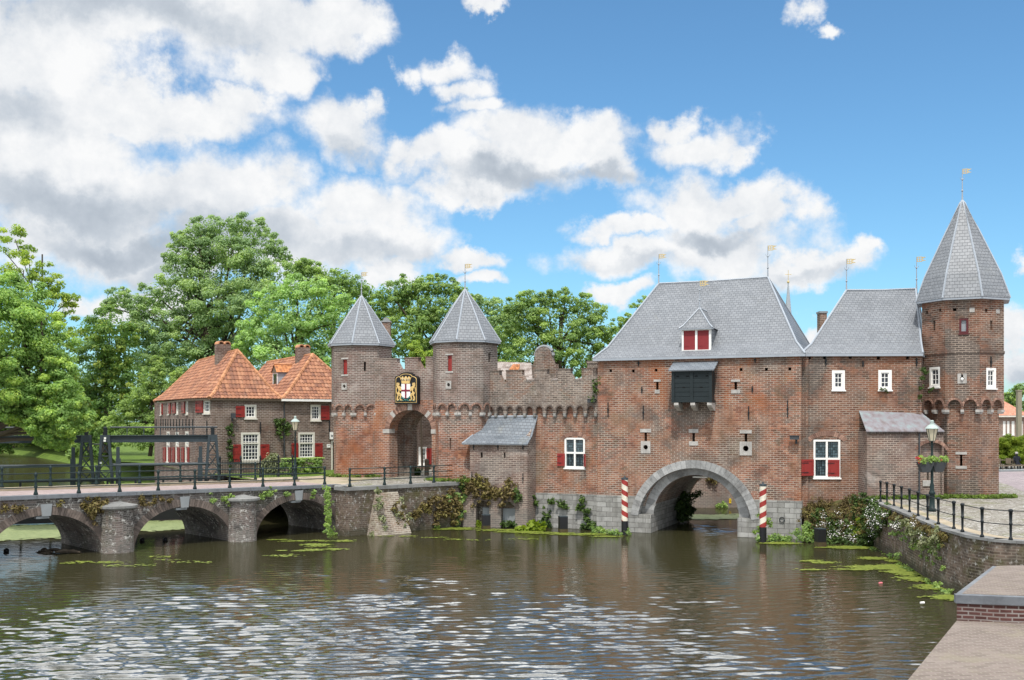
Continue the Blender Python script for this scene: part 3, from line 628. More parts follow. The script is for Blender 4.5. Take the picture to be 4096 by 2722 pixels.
def tile_faces(mb, eaves, tops, f=0.2, drop=0.05, du=0.27, row=0.315):
    """real pantiles: every tile its own curved, overlapping piece"""
    prof = [0.0, 0.045, 0.055, 0.02, 0.0]
    for (a, b), (d, c) in zip(eaves, tops):
        a, b, c, d = map(Vector, (a, b, c, d)); am = a.lerp(d, f); bm = b.lerp(c, f); am.z -= drop * (d.z - a.z); bm.z -= drop * (c.z - b.z)
        Lf = lambda t, p, q, r: p.lerp(q, t / f) if t < f else q.lerp(r, (t - f) / (1 - f))
        e = (b - a).normalized(); mid = ((c + d) / 2 - (a + b) / 2); nr = e.cross(mid).normalized()
        n = max(4, int(mid.length / row))
        for j in range(n):
            t0, t1 = j / n, (j + 1) / n; P = [(Lf(t0, a, am, d), Lf(t0, b, bm, c)), (Lf(t1, a, am, d), Lf(t1, b, bm, c))]
            U = [((l - a).dot(e), (r - a).dot(e)) for l, r in P]
            def pt(i, u, h):
                l, r = P[i]; ul, ur = U[i]; k = 0 if ur - ul < 1e-5 else min(1, max(0, (u - ul) / (ur - ul))); return l.lerp(r, k) + nr * h
            k0 = int(math.floor(min(U[0][0], U[1][0]) / du)); k1 = int(math.ceil(max(U[0][1], U[1][1]) / du)); jit = 0.012
            for k in range(k0, k1):
                us = [(k + x / 4) * du for x in range(5)]
                if us[-1] <= min(U[0][0], U[1][0]) or us[0] >= max(U[0][1], U[1][1]): continue
                jj = random.uniform(0, jit); i0 = len(mb.v)
                for i, lift in ((0, 0.05), (1, 0.012)): mb.v += [pt(i, u, h + lift + jj) for u, h in zip(us, prof)]
                mb.v += [pt(0, u, h * 0.6) for u, h in zip(us, prof)]
                for x in range(4):
                    mb.f.append((i0 + x, i0 + x + 1, i0 + 6 + x, i0 + 5 + x)); mb.f.append((i0 + 10 + x, i0 + 11 + x, i0 + x + 1, i0 + x))
def hip_line(a, d, f=0.22, drop=0.07):
    a, d = Vector(a), Vector(d); m = a.lerp(d, f); m.z -= drop * (d.z - a.z); u = Vector((0, 0, 0.02)); return [a + u, m + u, d + u]

# octagonal towers ---------------------------------------------------------------------------
class Octa:
    def __init__(s, c, phi, rl, ru):
        s.c = Vector(c); tc = (-s.c).normalized(); s.tc = tc; rt = Vector((-tc.y, tc.x)); s.rt = rt
        vx = lambda r, k: s.c + (tc * math.cos(R(phi + 45 * k)) + rt * math.sin(R(phi + 45 * k))) * r
        s.vx = vx; s.low = {k: Wall(vx(rl, k), vx(rl, k + 1)) for k in range(-4, 4)}; s.up = {k: Wall(vx(ru, k), vx(ru, k + 1)) for k in range(-4, 4)}
        s.over = (ru - rl) * math.cos(R(22.5)); s.feat = {('l', k): [] for k in range(-4, 4)}; s.feat.update({('u', k): [] for k in range(-4, 4)})
    def walls(s, root, mat, z0, zc, ztop, vis, rarch=None, upmat=None):
        mb = MB()
        for k, W in s.low.items(): strips(mb, W, 0, W.L, z0, zc + 0.75, s.feat[('l', k)], 0.4)
        mb.build('lower_wall', mat, root)
        mb = MB(); vb = MB()
        for k, W in s.up.items():
            r = rarch or W.L * 0.19; cs = [W.L * 0.27, W.L * 0.73]
            def lo(u, cs=cs, r=r):
                for c in cs:
                    if abs(u - c) < r: return zc + 0.16 + 1.15 * math.sqrt(r * r - (u - c) ** 2)
                return zc
            brk = [c + r * math.cos(math.pi * i / 10) for c in cs for i in range(11)]
            strips(mb, W, 0, W.L, lo, ztop, s.feat[('u', k)], 0.4 + s.over, 0.0, brk)
            if k in vis:
                for c in cs: ring(vb, W, c, zc + 0.16, r, r * 1.15, 0.1, -0.02, 0.02, 9, gap=0.12)
                for c, wd in ((0.1, 0.2), (W.L / 2, 0.17), (W.L - 0.1, 0.2)):
                    q = MB(); q.wprism(W, [(c - wd / 2, zc - 0.21), (c + wd / 2, zc - 0.21), (c + wd / 2, zc), (c - wd / 2, zc)], -s.over - 0.05, 0.035 - 0.05)
                    q.wbox(W, c - wd / 2, c + wd / 2, zc - 0.13, zc + 0.002, -0.014, 0.04); q.build('corbel', TRIM_STONE, root)
        mb.build('upper_wall', upmat or mat, root); vb.build('corbel_arch', VOUSS_RED, root)
    def roof(s, root, prof, vane):
        c = s.c; mb = MB(); hp = MB()
        ring_pts = [[Vector((*s.vx(r, k), z)) for k in range(-4, 4)] for r, z in prof[:-1]]
        apex = Vector((c.x, c.y, prof[-1][1]))
        for a, b in zip(ring_pts, ring_pts[1:]):
            for k in range(8): mb.poly([a[k], a[(k + 1) % 8], b[(k + 1) % 8], b[k]])
        for k in range(8): mb.poly([ring_pts[-1][k], ring_pts[-1][(k + 1) % 8], apex])
        ro = mb.build('roof', SLATE, root)
        for k in range(8): hp = MB(); hp.tube([q[k] for q in ring_pts] + [apex], 0.05, 5); hp.build('lead_hip', LEAD, ro)
        e = MB(); e.prism([s.vx(prof[0][0] - 0.02, k) for k in range(-4, 4)], prof[0][1] - 0.11, prof[0][1] - 0.006); e.build('eave_board', LEAD, ro)
        weathervane(apex, vane, root)

# ------------------------------------------------------------------ ground, quays and water
NI = Vector((0.390, 0.921))                       # into the gatehouse
def quad_sheet(name, pts, mat):
    mb = MB(); mb.poly(pts); return struct(mb.build(name, mat))
# plan points
BR_A, BR_T = Vector((-21.25, 45.8)), Vector((0.728, 0.685)); BR_N = Vector((0.685, -0.728))
zdeck = lambda t: 2.83 - 0.0125 * t
brp = lambda t, d=0.0: BR_A + BR_T * t + BR_N * d
PB0 = brp(15.9, 0.12); PB1 = Vector((-9.5, 55.15)); PC = Vector((-8.8, 54.35)); PE = Vector((-2.95, 59.3))
GL, GR = Vector((4.78, 57.2)), Vector((14.94, 52.9))
RQ = [(17.75, 50.7), (17.3, 47.0), (16.75, 43.5), (15.85, 38.0), (15.75, 35.4), (16.1, 34.2), (17.0, 33.5), (19.5, 33.0), (40, 31.0)]

def sheet(name, pts, z, mat, label=None):
    mb = MB(); mb.poly([(p[0], p[1], z) for p in pts]); return struct(mb.build(name, mat))
# left / rear land: a sheet that reaches the horizon, edged by the terrace walls, the canal pocket and the river bank
back = brp(15.9, -5.2)
land = [PB1, PC, PE, (-2.3, 60.6), (1.0, 60.4), (5.2, 58.6), (10.0, 70.7), (10.4, 71.8), (26.0, 73.3), (60, 300), (200, 1500), (-700, 1500), (-420, 700), (-98, 196), (-77, 168), (-58, 139), (-45, 114), (-34.5, 89), (-29.6, 84.2), (-21.3, 69.2), (-19.6, 67.6), (-16.5, 62.5), (back.x, back.y), (PB0.x, PB0.y)]
mb = MB(); mb.poly([(p[0], p[1], 2.6) for p in land]); struct(mb.build('ground', GRASS))
rl = RQ + [(900, 24), (900, 1500), (200, 1500), (60, 300), (26.0, 73.3), (25, 69.0), (20.5, 60.0), (18.0, 55.0), (17.7, 53.0)]
mb = MB(); mb.poly([(p[0], p[1], 2.2) for p in rl]); struct(mb.build('quay', COBBLE))
# grass bank beside the river behind the bridge
edge = [(-420, 700), (-98, 196), (-77, 168), (-58, 139), (-45, 114), (-34.5, 89), (-30.2, 84.0)]
mb = MB()
for k in range(len(edge) - 1):
    (x0, y0), (x1, y1) = edge[k], edge[k + 1]
    def prof(x, y): s = 1.0 if y < 300 else 3.0; return [Vector((x - 1.2 * s, y, -0.25)), Vector((x + 0.6 * s, y + 0.3, 0.65)), Vector((x + 4.5 * s, y + 1.0, 2.3)), Vector((x + 9 * s, y + 2, 3.3)), Vector((x + 30 * s, y + 5, 3.6)), Vector((x + 36 * s, y + 6, 2.5))]
    a, b = prof(x0, y0), prof(x1, y1)
    for j in range(len(a) - 1): mb.poly([b[j], b[j + 1], a[j + 1], a[j]])
bank = struct(mb.build('grass_bank', GRASS, smooth=True))
# far left bank of the river
mb = MB(); L2 = [(-52, 60), (-62, 90), (-100, 140), (-150, 205), (-480, 720)]
for k in range(len(L2) - 1):
    (x0, y0), (x1, y1) = L2[k], L2[k + 1]
    f = lambda x, y: [Vector((x + 1, y, -0.25)), Vector((x - 1, y, 0.9)), Vector((x - 8, y, 2.4)), Vector((x - 260, y + 60, 3.0))]
    a, b = f(x0, y0), f(x1, y1)
    for j in range(3): mb.poly([a[j], a[j + 1], b[j + 1], b[j]])
struct(mb.build('far_bank', GRASS, smooth=True))
# surfaces on the land
sheet('sandy_path', [PB1 + Vector((0.4, 0.5)), PC + Vector((0.25, 0.5)), PE + Vector((-0.2, 0.4)), (-2.3, 63), (-2, 90), (-10.5, 90), (-10.5, 75), (-19, 67.8), (-14.5, 60)], 2.604, SAND)
sheet('gate_paving', [PC + Vector((0.2, 0.6)), PE + Vector((-0.8, 0.0)), (-3.2, 62), (-4.0, 74), (-8.4, 74), (-8.6, 62), (-9.3, 57.2)], 2.608, COBBLE)
sheet('lawn', [(-19.2, 67.6), (-16, 63.2), (-12.6, 65.0), (-10.4, 72.0), (-10.9, 74.8)], 2.606, GRASS)
# surfaces on the right quay
sheet('street', [(23.6, 47.0), (22.6, 40.5), (60, 34.5), (300, 26), (300, 78), (110, 79), (35, 79), (30.5, 63), (26.9, 52.5)], 2.204, STREET)
sheet('pink_pavement', [(21.7, 41.0), (21.2, 36.5), (45, 33.2), (60, 34.5), (22.9, 40.6)], 2.206, PINK_ROAD)
def strip_line(name, pts, w, z, mat):
    mb = MB()
    for a, b in zip(pts, pts[1:]):
        a, b = Vector(a), Vector(b); n = (b - a).normalized(); n = Vector((-n.y, n.x)) * w / 2
        mb.poly([(*(a - n), z), (*(b - n), z), (*(b + n), z), (*(a + n), z)])
    return struct(mb.build(name, mat))
strip_line('kerb_slabs', [(26.9, 52.3), (23.6, 47.0), (22.6, 40.6), (21.6, 40.9), (21.1, 36.6)], 0.32, 2.211, SLAB)
quay_strip = [Vector(p) for p in RQ]
mb = MB()
inn = []
for i, p in enumerate(quay_strip):
    d = (quay_strip[min(i + 1, len(quay_strip) - 1)] - quay_strip[max(i - 1, 0)]).normalized(); inn.append(p + Vector((-d.y, d.x)) * 0.95)
for i in range(len(inn) - 1): mb.poly([(*quay_strip[i], 2.207), (*quay_strip[i + 1], 2.207), (*inn[i + 1], 2.207), (*inn[i], 2.207)])
struct(mb.build('quay_edge_strip', SAND))

# water: one mesh, real waves over the basin, still flat sheets around it
def make_water():
    ys = [3.0]
    while ys[-1] < 67.0: ys.append(ys[-1] + (0.6 if ys[-1] < 20 else 0.046 + 0.0014 * (ys[-1] - 20)))
    ys = np.array(ys); nx = 760
    ts = np.linspace(-1, 1, nx); Yg = np.repeat(ys[:, None], nx, 1); Xg = ts[None, :] * (0.60 * Yg + 5.0)
    rng = np.random.default_rng(3); Z = np.zeros_like(Xg); NW = 70
    for i in range(NW):
        lam = 0.18 * (3.6 ** rng.random()); k = 2 * math.pi / lam; th = math.pi / 2 + 0.12 + rng.normal(0, 0.22); ph = rng.random() * 6.28
        amp = 0.205 / math.sqrt(NW / 2) / k
        Z += amp * np.sin(k * (Xg * math.cos(th) + Yg * math.sin(th)) + ph + 0.8 * np.sin(0.35 * Xg + 0.23 * Yg + ph))
    env = 1 / (1 + np.exp((Yg - 37.5 + 2.5 * np.sin(Xg * 0.3)) / 4.2)); env = 0.10 + 0.90 * env + 0.75 * np.exp(-((Xg - 11.0) ** 2 / 5.0 + (Yg - 58.5) ** 2 / 16.0))
    patch = np.clip(0.85 + 0.3 * np.sin(0.21 * Xg + 0.5) * np.sin(0.17 * Yg + 1.1 + 0.1 * Xg) + 0.3 * np.sin(0.75 * Xg + 1.3 * np.sin(0.5 * Yg)) * np.sin(0.62 * Yg + 0.9 * np.sin(0.4 * Xg)) , 0.3, 1.4)
    right = 1 / (1 + np.exp((Xg - 6.2 - 0.05 * (Yg - 20)) / 1.2)); right = 0.6 + 0.4 * np.maximum(right, np.exp(-((Xg - 11.0) ** 2 / 5.0 + (Yg - 58.5) ** 2 / 16.0)))
    fade = np.clip((67.0 - Yg) / 3, 0, 1) * np.clip((1 - np.abs(ts))[None, :] * 12, 0, 1)
    Z = Z * env * patch * right * fade
    V = np.stack([Xg, Yg, Z], -1).reshape(-1, 3); n = len(ys)
    idx = np.arange(n * nx).reshape(n, nx)
    F = np.stack([idx[:-1, :-1], idx[:-1, 1:], idx[1:, 1:], idx[1:, :-1]], -1).reshape(-1, 4)
    yb = float(ys[-1]); xb = 0.60 * yb + 5; x0 = 0.60 * ys[0] + 5
    ex = np.array([[-xb, yb, 0], [xb, yb, 0], [900, yb, 0], [900, 900, 0], [-900, 900, 0], [-900, yb, 0], [-x0, ys[0], 0], [x0, ys[0], 0], [900, -60, 0], [-900, -60, 0], [-x0, -60, 0], [x0, -60, 0]])
    o = len(V); V = np.vstack([V, ex])
    faces = F.tolist() + [[o + 5, o + 0, o + 1, o + 2, o + 3, o + 4][::1], [o + 9, o + 10, o + 6, o + 0, o + 5], [o + 11, o + 8, o + 2, o + 1, o + 7], [o + 10, o + 11, o + 7, o + 6]]
    me = bpy.data.meshes.new('water'); me.from_pydata(V.tolist(), [], faces); me.polygons.foreach_set('use_smooth', [True] * len(me.polygons)); me.materials.append(WATER); me.update()
    ob = bpy.data.objects.new('water', me); COL.objects.link(ob); struct(ob)
make_water()
# canal bed, so that nothing shows below the surface from another angle
mb = MB(); mb.poly([(-900, -60, -1.2), (900, -60, -1.2), (900, 900, -1.2), (-900, 900, -1.2)]); struct(mb.build('canal_bed', EARTH))
# ------------------------------------------------------------------ water gatehouse
G = Wall(GL, GR); GD = 9.0
gate = thing('gatehouse', 'tall brick water gatehouse with hipped slate roof, stone arch and black hoist box', 'gatehouse', (*(GL + (GR - GL) * 0.5 + NI * 4.5), 0))
UC, ZC = 5.42, 0.5
gops = []
for (x, y0, y1, lin, sil, hol) in [(397, 697, 736, (0.2, 0.12), (0.14, 0.2), None), (775, 697, 735, (0.24, 0.12), (0.24, 0.2), None),
        (341, 941, 986, (0.31, 0.19), None, (1013, 0.27, 0.33, 0.13)), (572, 943, 985, (0.26, 0.2), (0.24, 0.22), None), (824, 946, 992, (0.31, 0.17), None, (1019, 0.32, 0.36, 0.15))]:
    a = z3(x, y0); b = z3(x, y1); u, zt = G.uz(*a); _, zb_ = G.uz(*b)
    h = None
    if hol: h = (G.uz(*z3(x, hol[0]))[1], hol[1], hol[2], hol[3])
    gops += loophole(G, u, zb_, zt, 0.14, gate, lin, sil, h)
for (x, y) in [(172, 643), (281, 645), (391, 641), (801, 638), (923, 637), (1036, 635)]:
    u, z = G.uz(*z3(x, y)); gops.append((u - 0.075, u + 0.075, z - 0.08, z + 0.08))
circ = lambda r, zc: (lambda u: zc + math.sqrt(max(0.0, r * r - (u - UC) ** 2)))
front_open = [(UC - 3.06, UC - 2.35, 1.0, circ(3.1, ZC), 10), (UC - 2.35, UC + 2.35, -0.7, circ(3.1, ZC), 30), (UC + 2.35, UC + 3.06, 1.0, circ(3.1, ZC), 10)]
mb = MB(); strips(mb, G, 0, G.L, 2.0, 9.62, front_open + gops, 0.5)
back_dir = NI * GD
WR = Wall(GR, GR + back_dir); WL = Wall(GL + back_dir, GL); WB = Wall(GR + back_dir, GL + back_dir)
bo = [(WB.L - UC - 2.35, WB.L - UC + 2.35, -0.7, lambda u: 0.85 + math.sqrt(max(0, 2.35 ** 2 - (u - (WB.L - UC)) ** 2)), 30)]
for W, op in ((WR, []), (WL, []), (WB, bo)): strips(mb, W, 0.0 if W is WB else 0.005, W.L - (0.0 if W is WB else 0.005), -0.7, 9.62, op, 0.4)
mb.build('brick_wall', BR_MAIN, gate)
for ua_, ub_ in ((-0.04, UC), (UC, G.L + 0.04)): mb = MB(); strips(mb, G, ua_, ub_, -0.7, 2.0, [(max(o[0], ua_), min(o[1], ub_), *o[2:]) for o in front_open if o[1] > ua_ and o[0] < ub_], 0.53, 0.05); mb.build('stone_base', STONE_BASE, gate)
mb = MB(); barrel = [(UC - 2.35, UC + 2.35, -0.7, lambda u: 0.85 + math.sqrt(max(0, 2.35 ** 2 - (u - UC) ** 2)), 30)]
strips(mb, G, 0.45, G.L - 0.45, -0.7, 1.45, barrel, GD - 0.95, -0.505); mb.build('passage_wall', STONE_BASE, gate)
mb = MB(); strips(mb, G, 0.45, G.L - 0.45, 1.45, 4.2, barrel, GD - 0.95, -0.505); mb.build('vault', BR_GREY, gate)
mb = MB(); ring(mb, G, UC, ZC, 3.1, 3.1, 0.43, -0.3, 0.075, 35, 8, 172, 0.035); mb.build('arch_ring', ARCH_STONE, gate)
mb = MB(); ring(mb, G, UC, 0.85, 2.36, 2.36, 0.5, -0.9, -0.50, 27, 2, 178, 0.03); mb.build('inner_arch_ring', ARCH_STONE, gate)
mb = MB(); mb.wbox(G, UC - 0.3, UC + 0.5, 3.02, 3.09, -1.3, -1.1); mb.build('passage_lamp', WHITE, gate)
for (x, y0, y1) in [(323, 720, 752), (160, 795, 867), (330, 812, 878), (856, 718, 747), (838, 815, 880), (1026, 787, 868), (307, 588, 622), (869, 575, 605)]:
    u, zt = G.uz(*z3(x, y0)); _, z0 = G.uz(*z3(x, y1)); anchor(G, u, z0, zt, gate)
# roof
ov = 0.22; ze = 9.60
FL = GL + G.t * -ov + G.n * ov; FR = GR + G.t * ov + G.n * ov; BR_ = GR + back_dir + G.t * ov - G.n * ov; BL = GL + back_dir - G.t * ov - G.n * ov
rm = GL + NI * 4.5; RL = Vector((*(rm + G.t * 2.31), 14.22)); RR = Vector((*(GR + NI * 4.5 - G.t * 2.40), 14.26))
v3 = lambda p, z: Vector((p[0], p[1], z))
def hip_roof(root, FL, FR, BR_, BL, ze, RL, RR, mat, hipmat, hipname='lead_hip', rad=0.055, board=None, drop=0.07, name='roof'):
    e = [v3(p, ze) for p in (FL, FR, BR_, BL)]; mb = MB()
    roof_faces(mb, [(e[0], e[1]), (e[1], e[2]), (e[2], e[3]), (e[3], e[0])], [(RL, RR), (RR, RR), (RR, RL), (RL, RL)], drop=drop)
    ro = mb.build(name, mat, root)
    for a, d in ((e[0], RL), (e[1], RR), (e[2], RR), (e[3], RL)): q = MB(); q.tube(hip_line(a, d, drop=drop), rad, 6); q.build(hipname, hipmat, ro)
    q = MB(); q.tube([RL + Vector((0, 0, 0.02)), RL.lerp(RR, 0.5) + Vector((0, 0, -0.02)), RR + Vector((0, 0, 0.02))], rad * 1.1, 6); q.build('ridge', hipmat, ro)
    q = MB(); q.prism([FL, FR, BR_, BL], ze - 0.13, ze - 0.006); q.build('eave_board', board or LEAD, ro)
    return ro
groof = hip_roof(gate, FL, FR, BR_, BL, ze, RL, RR, SLATE, LEAD)
mb = MB(); mb.wbox(G, 0.0, G.L, 9.40, 9.47, 0.003, 0.05); mb.build('brick_cornice', BR_MAIN, gate)
weathervane(RL, 1.75, gate); weathervane(RR, 1.8, gate, 1.1)
# dormer with red hatch doors
DW = G.off(-0.30); du0, du1, dz0, dz1 = wbx(DW, z3, 515, 440, 655, 552)
dorm = MB(); frame(dorm, DW, du0, du1, dz0, dz1, 0.1, -0.2, 0.0); dorm.wbox(DW, (du0 + du1) / 2 - 0.06, (du0 + du1) / 2 + 0.06, dz0 + 0.1, dz1 - 0.1, -0.2, -0.004)
dorm = dorm.build('dormer', WHITE, gate)
for a, b in ((du0 + 0.1, (du0 + du1) / 2 - 0.06), ((du0 + du1) / 2 + 0.06, du1 - 0.1)):
    q = MB(); q.wbox(DW, a + 0.004, b - 0.004, dz0 + 0.104, dz1 - 0.104, -0.12, -0.03)
    q.wbox(DW, a + 0.03, a + 0.3, dz0 + 0.3, dz0 + 0.33, -0.028, -0.015); q.build('hatch_door', RED_DULL, dorm)
q = MB(); q.wbox(DW, du0 - 0.02, du1 + 0.02, dz0 - 0.02, dz1, -2.2, -0.202); q.build('cheek', SLATE, dorm)
um = (du0 + du1) / 2; o1, o2 = du0 - 0.13, du1 + 0.13
e4 = [DW.pt(o1, dz1, 0.16), DW.pt(o2, dz1, 0.16), DW.pt(o2, dz1, -2.6), DW.pt(o1, dz1, -2.6)]
ap = DW.pt(um + 0.06, dz1 + 1.15, -0.55); apb = DW.pt(um + 0.06, dz1 + 1.15, -2.6)
q = MB(); roof_faces(q, [(e4[0], e4[1]), (e4[1], e4[2]), (e4[3], e4[0])], [(ap, ap), (ap, apb), (apb, ap)]); dr = q.build('dormer_roof', SLATE, dorm)
q = MB(); q.tube(hip_line(e4[0], ap), 0.045, 5); q.tube(hip_line(e4[1], ap), 0.045, 5); q.tube([ap, apb], 0.05, 5); q.build('lead_hip', LEAD, dr)
q = MB(); q.wbox(DW, o1, o2, dz1 - 0.06, dz1 - 0.005, -0.1, 0.15); q.build('eave_board', LEAD, dr)
weathervane(ap, 1.5, gate, 1.15)
# hoist box
HW = G.off(0.95); hu0, hu1, hz0, hz1 = wbx(HW, z3, 466, 638, 661, 790)
hb = MB(); hb.wbox(HW, hu0 + 0.06, hu1 - 0.06, hz0 + 0.04, hz1, -0.945, -0.05)
for i in range(7):
    h = (hz1 - hz0) / 7; hb.wbox(HW, hu0 + 0.02, hu1 - 0.02, hz0 + h * i + 0.012, hz0 + h * (i + 1) - 0.006, -0.05, -0.004 - 0.012 * (i % 2))
for u, w_ in ((hu0, 0.16), ((hu0 + hu1) / 2 - 0.08, 0.16), (hu1 - 0.16, 0.16)): hb.wbox(HW, u, u + w_, hz0 - 0.08, hz1, -0.06, 0.035)
hb.wbox(HW, hu0, hu1, hz0 - 0.06, hz0 + 0.04, -0.945, 0.02)
hbox = hb.build('hoist_box', BLACK_WOOD, gate)
sl_ = MB()
for fx in (0.18, 0.66, 0.38, 0.82):
    for fz in ((0.76,) if fx in (0.18, 0.66) else (0.76,)): pass
for fx, fz in ((0.12, 0.78), (0.36, 0.78), (0.27, 0.42), (0.58, 0.78), (0.84, 0.78), (0.70, 0.42)):
    u = hu0 + (hu1 - hu0) * fx; z = hz0 + (hz1 - hz0) * fz; sl_.wbox(HW, u, u + 0.14, z, z + 0.045, -0.02, 0.004)
sl_.build('vent_slot', DARK, hbox)
q = MB(); r0 = HW.pt(hu0 - 0.14, hz1 - 0.02, 0.17); r1 = HW.pt(hu1 + 0.14, hz1 - 0.02, 0.17); r2 = HW.pt(hu1 + 0.14, hz1 + 0.47, -0.94); r3 = HW.pt(hu0 - 0.14, hz1 + 0.47, -0.94)
dn = Vector((0, 0, -0.06)); q.hexa([r0 + dn, r1 + dn, r2 + dn, r3 + dn, r0, r1, r2, r3]); q.build('lean_to_roof', SLATE_DARK, hbox)
for f in (0.06, 0.47, 0.88):
    u = hu0 + (hu1 - hu0) * f; q = MB()
    q.wprism(Wall(HW.pt(u + 0.14, 0, -0.95).xy, HW.pt(u + 0.14, 0, 0).xy), [(0.0, hz0 - 0.52), (0.30, hz0 - 0.50), (0.55, hz0 - 0.40), (0.80, hz0 - 0.34), (0.97, hz0 - 0.22), (0.97, hz0 - 0.085), (0.0, hz0 - 0.085)], -0.1, 0.14)
    q.build('corbel', TRIM_STONE, hbox)
# ring and camera
u, z = G.uz(*z3(1000, 1362)); q = MB(); pts = [G.pt(u + 0.13 * math.cos(t), z + 0.13 * math.sin(t), 0.10) for t in np.linspace(0, 2 * math.pi, 13)]; q.tube(pts, 0.025, 6, cap=False); q.build('mooring_ring', IRON, gate)
def cctv(W, px, py, label):
    u, z = W.uz(px, py); p = W.pt(u, z); t = thing('security_camera', label, 'security camera', p)
    q = MB(); q.wbox(W, u - 0.05, u + 0.05, z - 0.3, z - 0.02, 0.005, 0.06); q.tube([W.pt(u, z - 0.15, 0.05), W.pt(u, z - 0.05, 0.3)], 0.025, 6); q.build('bracket', PLASTIC_GREY, t)
    q = MB(); q.wbox(W, u - 0.28, u + 0.17, z - 0.08, z + 0.1, 0.2, 0.4); q.wbox(W, u - 0.33, u + 0.18, z + 0.1, z + 0.13, 0.17, 0.43); q.build('housing', PLASTIC_GREY, t)
cctv(G, *z3(1068, 968), 'grey security camera on the right corner of the gatehouse wall')

# ------------------------------------------------------------------ wing between gatehouse and octagonal tower
WG = Wall((14.98, 53.22), (21.18, 52.97))
wing = thing('wing_building', 'long brick wing with slate roof between gatehouse and octagonal tower', 'building', (18.5, 56, 2.0))
wo = []
for (x0, y0, x1, y1) in [(340, 1243, 417, 1360), (617, 1241, 697, 1360)]: wo.append(window(WG, wbx(WG, z4, x0, y0, x1, y1), wing, 2, 3, 0.13, 0.01))
b = wbx(WG, z5, 355, 223, 505, 437); wo.append(window(WG, b, wing, 1, 1, 0.1, 0.0, pane=LEADED, transom=0.5, mullion=True))
u0, u1, z0, z1 = b; um = (u0 + u1) / 2; zm = (z0 + z1) / 2
q = MB()
for k in range(4): u = u0 + 0.16 + (um - u0 - 0.28) * k / 3; q.tube([WG.pt(u, z0 + 0.06, -0.02), WG.pt(u, zm - 0.06, -0.02)], 0.014, 5)
q.build('window_bar', IRON, wing)
shutter(WG, (um + 0.05, u1 - 0.04, z0 + 0.07, zm - 0.05), wing, RED_PAINT, -0.02, rails=1)
sw = Wall(WG.pt(u0 - 0.72, 0, 0.32).xy, WG.pt(u0 - 0.02, 0, 0.06).xy); shutter(sw, (0.02, sw.L, z0 + 0.12, zm - 0.03), wing, RED_PAINT, 0.0, rails=1)
q = MB(); ring(q, WG, um, z1 - 0.55, 1.05, 0.75, 0.25, -0.02, 0.02, 21, 35, 145, 0.12); q.build('relieving_arch', VOUSS_RED, wing)
for (x, y) in [(205, 1165), (297, 1165), (450, 1163), (618, 1168), (793, 1168)]:
    u, z = WG.uz(*z4(x, y)); wo.append((u - 0.085, u + 0.085, z - 0.09, z + 0.09))
mb = MB(); strips(mb, WG, 0, WG.L, -0.6, 9.6, wo, 0.4)
wbl, wbr = Vector((18.1, 60.6)), Vector((24.8, 60.4))
for a, b_ in ((wbl, WG.a), (wbr, wbl), (WG.b, wbr)): W = Wall(a, b_); strips(mb, W, 0.01, W.L - 0.01, -0.6, 9.6, [], 0.4)
mb.build('brick_wall', BR_ROUND, wing)
for (x, y0, y1) in [(303, 1160, 1215), (525, 1185, 1222), (845, 1170, 1218)]:
    u, zt = WG.uz(*z4(x, y0)); _, z0_ = WG.uz(*z4(x, y1)); anchor(WG, u, z0_, zt, wing)
hip_roof(wing, WG.a + Vector((-0.02, -0.2)), WG.b + Vector((0.0, -0.2)), wbr, wbl + Vector((-0.1, 0.1)), 9.62, Vector((18.62, 57.0, 13.4)), Vector((22.55, 57.2, 13.5)), SLATE, LEAD)
weathervane((18.62, 57.0, 13.4), 1.75, wing, 1.1); weathervane((22.6, 57.2, 13.5), 1.8, wing, 1.1)
# chimney that shows between the two roofs
ch = MB(); pc = at(3288, 1290, 63.5); ch.box((pc.x, pc.y, 10.9), (0.43, 0.6, 3.8)); co = ch.build('chimney', BR_GREY, wing)
q = MB(); q.box((pc.x, pc.y, 12.84), (0.52, 0.7, 0.12)); q.build('chimney_cap', CONCRETE, co)

# lead roofed annex in front of the wing
annex = thing('annex', 'low brick annex with grey lead roof at the foot of the octagonal tower', 'building', (19.8, 52.4, 2.2))
AX = Wall((17.95, 51.75), (22.02, 52.24)); ua = AX.uz(3676, 1900)[0]
def segt(u): return 5.05 - 0.2 * ((u - (ua + AX.L) / 2) / ((AX.L - ua) / 2)) ** 2
lp = AX.uz(*zr(467, 950))
mb = MB(); strips(mb, AX, 0, AX.L, 1.6, 5.62, [(ua + 0.1, AX.L - 0.06, 1.6, segt, 8)], 0.22)
strips(mb, AX, ua, AX.L, 1.6, 5.3, [(lp[0] - 0.06, lp[0] + 0.06, lp[1] - 0.45, lp[1] + 0.45)], 0.3, -0.225)
W = Wall((17.95, 53.2), AX.a); strips(mb, W, 0.0, W.L - 0.001, 1.6, 5.62, [], 0.25); mb.build('brick_wall', BR_SHED, annex)
q = MB(); ring(q, AX, (ua + AX.L) / 2 + 0.02, 4.35, 0.86, 0.70, 0.16, -0.02, 0.015, 15, 25, 155, 0.12); q.build('recess_arch', VOUSS_RED, annex)
q = MB()
for k in range(34): u = 0.02 + (AX.L - 0.06) * k / 33; q.wbox(AX, u - 0.035, u + 0.035, 5.48, 5.56, 0.003, 0.06)
q.wbox(AX, -0.02, AX.L, 5.56, 5.61, 0.003, 0.09); q.build('dentil_band', VOUSS_BROWN, annex)
q = MB(); l0 = AX.pt(-0.12, 5.64, 0.16); l1 = AX.pt(AX.L - 0.05, 5.64, 0.16); l2 = Vector((21.1, 53.25, 6.72)); l3 = Vector((18.0, 53.25, 6.78)); dn = Vector((0, 0, -0.06))
q.hexa([l0 + dn, l1 + dn, l2 + dn, l3 + dn, l0, l1, l2, l3])
